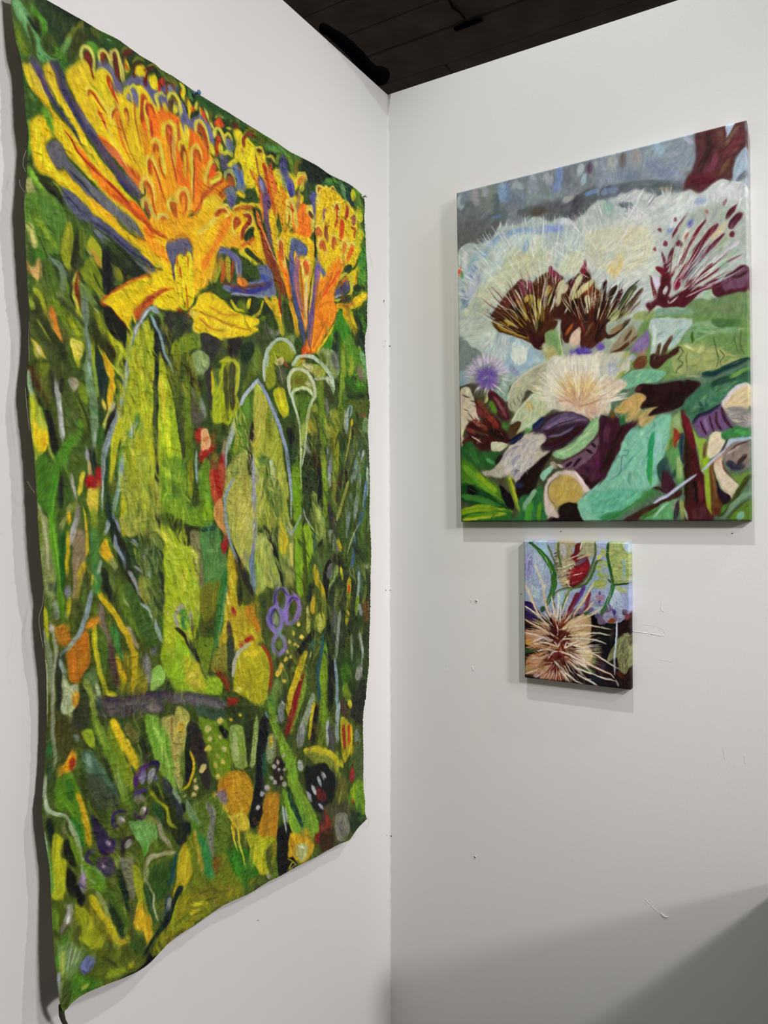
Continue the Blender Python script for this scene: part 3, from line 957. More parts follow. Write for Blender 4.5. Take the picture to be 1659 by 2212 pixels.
s b0521c 26 355,380 375,300 405,330 380,370
s d8901c 90 330,520 400,470 a=.6
s c06a1c 30 410,540 480,520 530,470
s e2c418 60 560,420 600,560 640,700
s 8a4a2a 90 580,330 640,540 720,760 800,980 t=.5,.1
s 6f5a80 60 650,100 660,280 680,420 700,520
s d8802a 30 560,240 620,450 700,650
s 9a4a24 20 560,320 620,480 700,640 770,800
s b8907a 16 640,480 740,700 800,860
s e2c018 60 690,240 720,440 760,640 840,900
s e88a18 50 760,600 830,820 850,1000
s d06a18 20 700,100 760,250 810,440
s e0b016 60 740,100 790,260 830,420
f e9821a 920,250 1010,180 1050,260 1050,460 980,480 900,440 860,300
f e3bc14 780,420 900,430 1060,500 1080,660 1020,1000 1000,1300 900,900 860,700 760,560
s d8cc60 30 765,580 750,520 780,490 790,600 800,680 810,740
s c0601c 34 775,520 780,600 790,660
s d8cc58 26 850,220 850,150 880,150 900,240 915,390
s c05a18 26 865,180 880,240
s d8cc58 26 830,320 830,240 860,240 865,330 860,380
s c05a18 20 845,260 855,320
s a08060 20 945,70 935,160 920,240
s d8cc50 36 1010,240 1030,200 1060,240 1060,400
s 5a3a18 24 1030,240 1060,290
s 1c1a1a 14 1080,380 1080,640
s 5a5a98 60 1080,100 1090,200 1110,330
f e2c41a 1090,120 1140,40 1260,60 1340,140 1400,190 1450,260 1450,340 1500,380 1500,440 1480,560 1380,700 1200,880 1080,1010 1060,860 1100,660 1090,400
s e89a18 80 1300,680 1220,820 1130,980 1080,1100
f ea941a 1100,880 1180,820 1290,680 1350,700 1290,880 1250,1020 1280,1080 1280,1180 1200,1300 1080,1500 1030,1510 980,1500 1040,1300 1080,1060
f e88e18 880,760 960,680 1030,760 1020,1100 1000,1320 960,1250 900,950
s d8cc60 26 1105,180 1110,100 1130,60
s d8cc60 26 1110,400 1090,370 1120,380 1130,420
s b86028 30 1090,440 1110,400 1130,440
s d8cc60 24 1110,580 1120,500 1140,480 1170,560 1180,640
s c06020 26 1130,560 1150,510 1170,580
s d8cc60 20 1150,350 1160,240 1190,200
s 9a6a80 20 1160,300 1160,220 1190,240
s 8a4a30 24 1170,460 1180,380 1190,500
s b8501c 24 1250,220 1280,180 1280,280 1260,380
s d8cc60 20 1240,230 1260,160 1300,180 1290,300
s d8cc60 20 1360,200 1390,190 1370,280 1340,310
s a8421c 26 1370,200 1370,250 1350,300
s d8cc60 20 1400,290 1440,270 1440,330 1400,390
s 9a5a50 26 1400,300 1430,290 1420,350
s d8501a 34 1320,330 1320,400 1310,480
s b8581c 20 1400,380 1440,400 1430,460
s d8cc60 20 1220,540 1240,460 1260,450 1270,540
s b8501c 24 1240,560 1250,480 1270,520
s d8cc60 30 1310,560 1340,500 1370,520 1340,620 1320,690
s e08a2a 24 1330,560 1350,530 1330,620
s d8cc60 24 1390,550 1430,520 1430,570 1390,640
s e0661a 34 1420,560 1390,640 1370,680
s d8501a 20 1150,1000 1230,880 1310,760
s c06a18 18 1090,1010 1160,940 1230,820
s e2c818 50 1480,560 1400,700 1330,760
s e2c818 30 1100,1500 1200,1360 1290,1200 1290,1100
s c86a14 16 1110,1100 1180,1050 1250,1040
s c86a14 14 1100,1160 1130,1200 1150,1160
s c86a14 14 1060,1460 1120,1340 1180,1200
s c86a14 14 1100,1260 1150,1250
s d05a18 60 980,1480 1000,1510 1040,1500
s d8cc60 40 980,780 970,720 1000,670 1020,720 1000,860 1000,1000 990,1260 t=0,.6
s c8641a 40 990,700 1010,740 995,790
s e8c8a0 18 1000,880 1000,1100 995,1220
s 8a7a1c 20 920,700 930,860 960,1080
s a87a1c 20 950,720 960,900 980,1100
f 5a6a8c 850,480 900,475 980,520 1020,580 1010,640 980,630 940,640 880,560 860,600
s 4a4a90 40 880,580 870,680 880,860 910,1060 960,1280 990,1420
s 9a6a8a 40 930,640 910,780 920,940 960,1120 a=.8
s 6a6a98 30 870,640 870,760
s c8c030 20 840,600 850,520 860,460 900,460
f 5f6a90 1085,760 1100,690 1150,740 1180,790 1160,830 1130,780
s 6a5a86 46 1100,740 1080,900 1060,1040 1040,1240 1030,1430
s a86a60 20 1120,780 1100,900 1080,1060
s c8c040 16 1070,800 1050,960 1030,1140
f 5a7a2c 760,1020 800,1000 860,1060 900,1200 920,1320 900,1400 820,1380 790,1260
f 8a2f18 750,1020 780,1020 780,1120 790,1240 760,1250
f 314a1a 790,1040 840,1060 890,1200 890,1330 820,1300
s e0b818 40 720,1000 750,1150 790,1330
s e0a818 34 860,1050 900,1200 930,1360
f 62627e 220,580 260,555 300,580 380,620 420,740 420,820 380,830 360,700 300,640 240,620 210,700
s 6f7498 40 230,600 280,580 370,640 400,700 400,800
f 6a7898 560,730 600,710 660,720 700,800 720,900 730,980 700,1000 600,990 450,985 320,960 260,930 260,880 400,890 520,870 560,850 600,830 570,780
s 3f3a86 44 330,930 480,950 620,920 700,880
s 8a94b0 24 330,975 480,985 640,995 720,985
s 7a4a30 22 260,880 380,910 520,905 620,890 680,850
s 3a5a9a 40 600,820 660,860
s 2c3a2c 30 440,820 500,850 560,850
s b0a030 24 150,880 180,780 240,650
s c06018 36 240,860 280,680
s b0501a 26 350,690 330,800 330,860
f e08a1a 380,850 440,830 490,890 400,900
s b8ac30 40 300,660 300,860
s 9aa8a0 16 380,700 385,800
s d8c82c 30 400,600 500,660 560,700 a=.9
f 2a401a 450,600 480,570 600,680 560,690
f e2c815 60,980 150,970 250,1060 400,1150 580,1200 580,1250 500,1270 580,1290 500,1350 380,1370 200,1385 90,1320 0,1300 0,1100
s c88c18 20 130,1080 260,1160 400,1160
s b88818 22 40,1140 200,1200 400,1280 500,1300
s b88818 20 40,1190 160,1290 320,1300 
s e8d83a 40 180,1230 380,1330 a=.6
s d8cf60 30 30,1140 0,1170
f 26361a 280,1020 420,1000 560,1010 600,1160 580,1200 450,1150 380,1110
s 5a7a1c 60 400,1060 460,1120
s d8c818 30 330,1040 380,1110 450,1130
s c8b81c 26 620,1040 580,1150 510,1190
s d8c818 30 500,1020 480,1090
f 1f361a 640,1020 700,1080 740,1180 740,1250 660,1200 600,1150
s 6a8a1c 40 600,1200 680,1180
s d8c01c 34 700,1010 720,1120 740,1200
s d8c018 30 640,1010 700,1110
f 2d5a1c 1280,1130 1380,1150 1480,1340 1530,1400 1530,1659 1100,1659 1120,1500 1240,1300
f 2d8a1c 1290,1130 1330,1150 1400,1300 1330,1430 1250,1450 1130,1500 1240,1300
s 1c3a24 60 1280,1340 1260,1480 1220,1560
s e0c818 70 1350,1130 1400,1200 1470,1330
s 3c7a24 60 1480,1140 1500,1240 1530,1330
s 1f2a18 40 1440,1150 1490,1290
s 14241c 90 1480,1370 1510,1480 1510,1560
s 5a9a24 70 1400,1380 1360,1500 1340,1640
s 6aa82c 50 1470,1480 1510,1600
s 7c9a24 30 1430,1440 1430,1500
f 6a7a84 280,30 460,0 450,60 380,120 360,200 320,220 290,120
f 5a5a84 300,100 370,110 350,200 320,200
s e0c814 40 380,70 450,90
f c8cc22 1450,250 1500,250 1510,330 1470,340
s 4a8a24 70 1500,420 1480,520 a=.8
s d8c818 40 1500,430 1450,560
s 3f8a34 60 1530,600 1500,720 1530,860
f e0c818 1340,800 1420,760 1480,720 1470,820 1430,940 1400,900 1400,820
s d08a18 20 1470,780 1440,880
s 204018 50 1400,730 1340,790
s 5aa834 60 1510,800 1500,900
f 5a5a78 1260,960 1290,910 1310,870 1340,830 1380,850 1400,920 1350,980 1280,1010
s c07a20 26 1300,900 1350,840 1390,850
s d0c838 24 1260,1030 1350,1020 1410,940 1390,830 1340,800 1300,850
s 9aa0b8 20 1260,1000 1320,980
s 2a2a18 30 1300,1050 1400,990
f e2c416 1280,1060 1380,1060 1460,990 1540,960 1550,1010 1480,1080 1400,1120 1300,1110
s c87a18 26 1290,1080 1370,1080 1430,1040
s 203a1a 50 1430,920 1520,920
s 244a1c 60 1470,1130 1540,1090
@ 40 420 .18083
f 56862a 80,0 400,0 540,180 590,330 500,560 480,700 300,760 220,640 90,500
f 4f8a3a 270,120 400,130 540,260 520,420 420,450 320,300 a=.7
s 4f7a18 90 120,150 200,300 300,480
s 7a9a24 60 220,300 330,460 460,620
s c9c47a 90 130,380 150,460 a=.9
s d0cc80 80 160,480 190,620
s 201c10 12 120,450 130,540 160,680
s 3a8a1c 90 220,700 300,780
s 1d3a18 16 250,520 300,640 360,760
s 1d3a18 12 330,360 420,450 470,460
s a8883a 40 120,800 130,930
f cfae68 150,860 210,870 215,790 260,790 280,900 300,980 220,1030 150,950
s 7a5a2a 12 120,800 130,900
s 4c7a24 90 330,800 420,1000 450,1150
s 6a8a70 60 380,780 480,840 540,960 560,1080
s 77906c 80 530,950 540,1060 520,1140
s 86a06a 40 460,1200 540,1230
f 8a9818 600,330 660,420 670,560 640,720 620,900 540,830 500,680 540,500
s a8ac24 40 600,400 590,560 570,640
s 1c2a12 60 720,480 690,680 660,840 640,960
s 5a7a1e 70 760,420 770,600 760,760
f a8b020 820,560 900,520 980,640 1000,780 990,870 920,760 820,680
s c8a040 40 880,680 960,800 990,860
s a8b888 26 820,670 870,740
s 141a16 90 1050,680 1060,880 1050,1080 1060,1180
f 7c9018 740,900 880,760 960,880 1000,1100 1010,1240 900,1150 800,1050
s 6a8a20 70 800,1100 900,1220
s 8ca030 26 860,900 880,1060
s 27381a 20 890,940 950,1080 1030,1200
f 6f9050 740,1060 840,1180 960,1300 900,1330 850,1300 850,1500 760,1500 740,1300
s b8c040 70 700,930 670,1100 660,1250 t=.3,.1
s 7a2a14 44 710,930 690,1080 700,1250 715,1380
s c4c83a 50 660,1220 700,1380 740,1470
s 5f8028 50 560,1040 620,1180
s 1c2c14 24 640,1080 620,1200 680,1360
s 6f9070 80 790,1240 800,1500 820,1750 850,2000 840,2200
s 88a690 30 810,1540 840,1760 860,1960
s 3c4c18 80 500,1270 640,1420 780,1560
f 3a4a1c 120,1180 250,1250 400,1500 560,1760 700,2050 560,2000 380,1850 220,1700 140,1450
s 2c3a18 80 300,1500 420,1700 560,1960
s a8b41c 50 180,1130 270,1240 310,1430
s 9aae34 46 130,1240 180,1370
s 8ea834 26 220,1500 300,1620 370,1730
f 6a8a1a 330,1230 500,1280 640,1440 760,1560 790,1760 780,1900 620,1700 500,1500 380,1340
f cc8a2a 375,1350 430,1350 480,1560 510,1760 440,1640 380,1480
s bcb818 60 600,1480 680,1600 720,1700
f d8d050 620,1720 720,1760 790,1800 780,1880 720,2000 640,1950 600,1920
s e0dc78 30 640,1780 740,1840
s b4b820 50 700,1960 720,2060
f c0b83c 160,1720 230,1780 320,1900 370,2000 330,2060 260,2040 200,1900
s d8d498 34 220,1800 260,1900
s 5a7a1c 60 280,2080 320,2190
s 4c6a1c 60 580,1800 640,1960 680,2080
s 2c3414 70 880,1500 900,1640 960,1760
s 8a9a1e 70 930,1440 980,1560 1010,1660
s 9aac60 26 910,1360 970,1420
f 181c0e 1020,1400 1080,1340 1200,1480 1330,1640 1340,1680 1300,1850 1180,1740 1060,1600
s c0bc18 60 1060,1660 1140,1760 1240,1860 1300,1980
s 3a3c12 110 880,1620 1000,1800 1140,1960 1280,2080
s 2a2c0e 60 1040,1780 1180,1940 1300,2050
s 3c4a18 60 850,1580 900,1700
f 16382a 930,1800 960,1860 1010,1980 1060,2212 930,2212 910,2000
s b8b830 34 950,1810 1020,1920 1120,2040 1240,2180
f e0b414 1010,1900 1060,1930 1120,2060 1140,2150 1080,2200 1040,2080
s a8b41a 40 890,1760 890,1900 890,2100
s c04a24 30 380,1370 400,1440 a=.5
@ 40 780 .18083
f 44581c 130,0 520,0 700,200 800,700 800,900 500,1100 420,900 300,600
f 6a7a18 220,20 380,30 360,120 330,200 260,140
s 4a2a10 60 150,80 220,280 320,480 t=0,.5
s 1a1c10 70 340,600 400,780 440,1000 460,1120
s 5a6a1a 60 240,140 330,380 380,520
s 2c3a1c 60 380,120 420,260 440,480
f a8b83c 110,100 160,300 240,540 320,700 360,860 300,1060 210,1200 160,900 140,500
s 9ac090 50 130,120 130,280 160,400
f dcc414 170,660 250,820 340,830 370,960 310,1080 220,1060 180,900
s c8d024 40 150,440 200,700
s d8a814 40 300,900 290,1030
s 7a9a24 30 260,560 310,720
s d8cc50 20 350,960 420,1180
s 9aa0a0 60 440,220 480,440 510,700 540,950 t=.3,.1
s ced0d0 36 500,500 520,700 550,900
s e4e8e8 14 480,250 490,340
s 16201c 50 520,200 500,360
f a4a082 590,220 720,230 720,330 660,370
s 4c5c1e 110 620,380 640,560 620,760
s 7a7a5a 50 660,620 700,760 a=.6
f 6f8c1a 740,240 820,300 850,420 830,520 760,500 720,380
s 5f7a18 80 730,480 790,640 790,800
s 2c3a16 30 720,440 800,640 840,800
s 6f946e 90 820,0 850,250 900,500 910,760 920,980
s 9ab8a4 30 830,20 850,200
s 9ab4a8 30 920,840 910,1020
s 86a838 50 890,30 930,260 950,420
f 16342a 920,0 1020,0 1060,300 1040,480 980,440 940,200
f dcb416 1030,0 1110,20 1160,160 1170,340 1130,500 1080,600 1060,500 1080,280 1090,140
s c4c050 40 1140,60 1220,160 1280,250
s 123a1c 90 1170,200 1220,320 1180,480
s e0c848 40 1000,480 1030,580
s d8cc60 40 1090,560 1050,700 1000,850
s a8a880 40 1150,500 1080,620
s 1f2a16 60 1180,560 1100,760 1060,900
s 2c5a20 70 1000,800 960,1000
f b0b61e 1340,0 1620,0 1610,400 1600,900 1620,1500 1640,2000 1560,1800 1400,2000 1250,2100 1230,1700 1280,1000 1130,1000 1250,700 1290,400
s c4c42c 90 1420,100 1420,400 1400,640
s b8bc24 60 1200,700 1150,900 1130,1100 1110,1320
s 5a8a24 60 1440,680 1350,780 1290,900
s 7a8a1a 90 1340,980 1300,1160
s 3a7a2a 50 1270,950 1210,1200 1180,1380
s 4c8c2a 40 1480,700 1440,900
s 90a8b8 34 1390,770 1350,870 1310,920
s 8aa8ae 44 1280,1060 1250,1250 1210,1430 1180,1600 1140,1760 t=.4,0
s 7c98a8 30 1120,1800 1150,1920 1200,2040 1240,2140
s 70802a 60 1400,1240 1390,1500 1350,1800 a=.5
s c4c04a 120 1450,1440 1460,1640 a=.7
s 8a9a30 60 1560,1500 1530,1700
s 20301a 50 1100,1420 1080,1620 1090,1750
s 5f7024 70 1100,1400 1110,1600
s 9aa8b8 60 1310,40 1290,240 1250,460 1200,640 1120,840 1050,1020 1030,1180
s a8b4c4 24 1320,60 1290,260 1230,500
s d0d4d8 26 1030,1180 1000,1400 1000,1600 1005,1780
s 1e3c30 40 1060,1160 1040,1400 1040,1640
s 1e3c30 60 1060,1700 1100,2000
f 3c7a1a 230,1140 330,1130 400,1280 380,1400 360,1600 330,1780 250,1700 200,1400
s 4a8f24 110 700,900 600,1000 520,1140 450,1280 430,1440
s 44941f 90 440,1380 410,1560 390,1780 390,2000 420,2212
s 6cb03a 30 430,1500 410,1700 400,1900
s 5a9a2a 60 730,720 720,900 660,1000
s 4a5c1c 110 650,1150 740,1220
s 16241a 60 520,1380 500,1560 500,1740
s 14241a 70 880,1060 900,1240 920,1340
s b0b4c8 44 810,1040 830,1160 t=.6,0
s c8b078 44 840,1200 860,1360
f a01c1c 810,1400 880,1380 910,1400 940,1280 990,1290 980,1500 830,1530
s d8cc40 50 775,1330 760,1440 730,1600
s a8a8a8 40 640,1360 660,1500 700,1640
s 7c8a40 60 690,1680 640,1800
f c8b83c 830,1540 960,1530 960,1700 940,1850 850,1800
s 7c9a2c 90 900,1800 900,2000
s 2f6a34 90 880,2020 900,2200
s 8c9454 60 620,1720 560,1900
f d8b81c 570,1810 620,1800 640,1900 600,1970
s 8a8a80 60 720,1740 700,1900 
s 9aa4a8 50 690,1900 650,2040 620,2140
s 5a5a24 60 760,1900 740,2100
s d8c018 26 780,1760 810,1940 800,2120
s d0b81c 40 580,2040 600,2180
s 246a24 50 520,2040 540,2180
s a8b490 30 230,1700 270,1840 310,2040 320,2180
s 6a8438 60 250,1860 280,2100
s 2c3c1c 40 330,1820 350,2050
s e0b818 50 1040,2140 1060,2200
s 8aa4b0 40 1060,1920 1050,2040
s 243c20 60 1560,2000 1620,2200
s c0bc40 40 1300,1600 1340,1720
"""
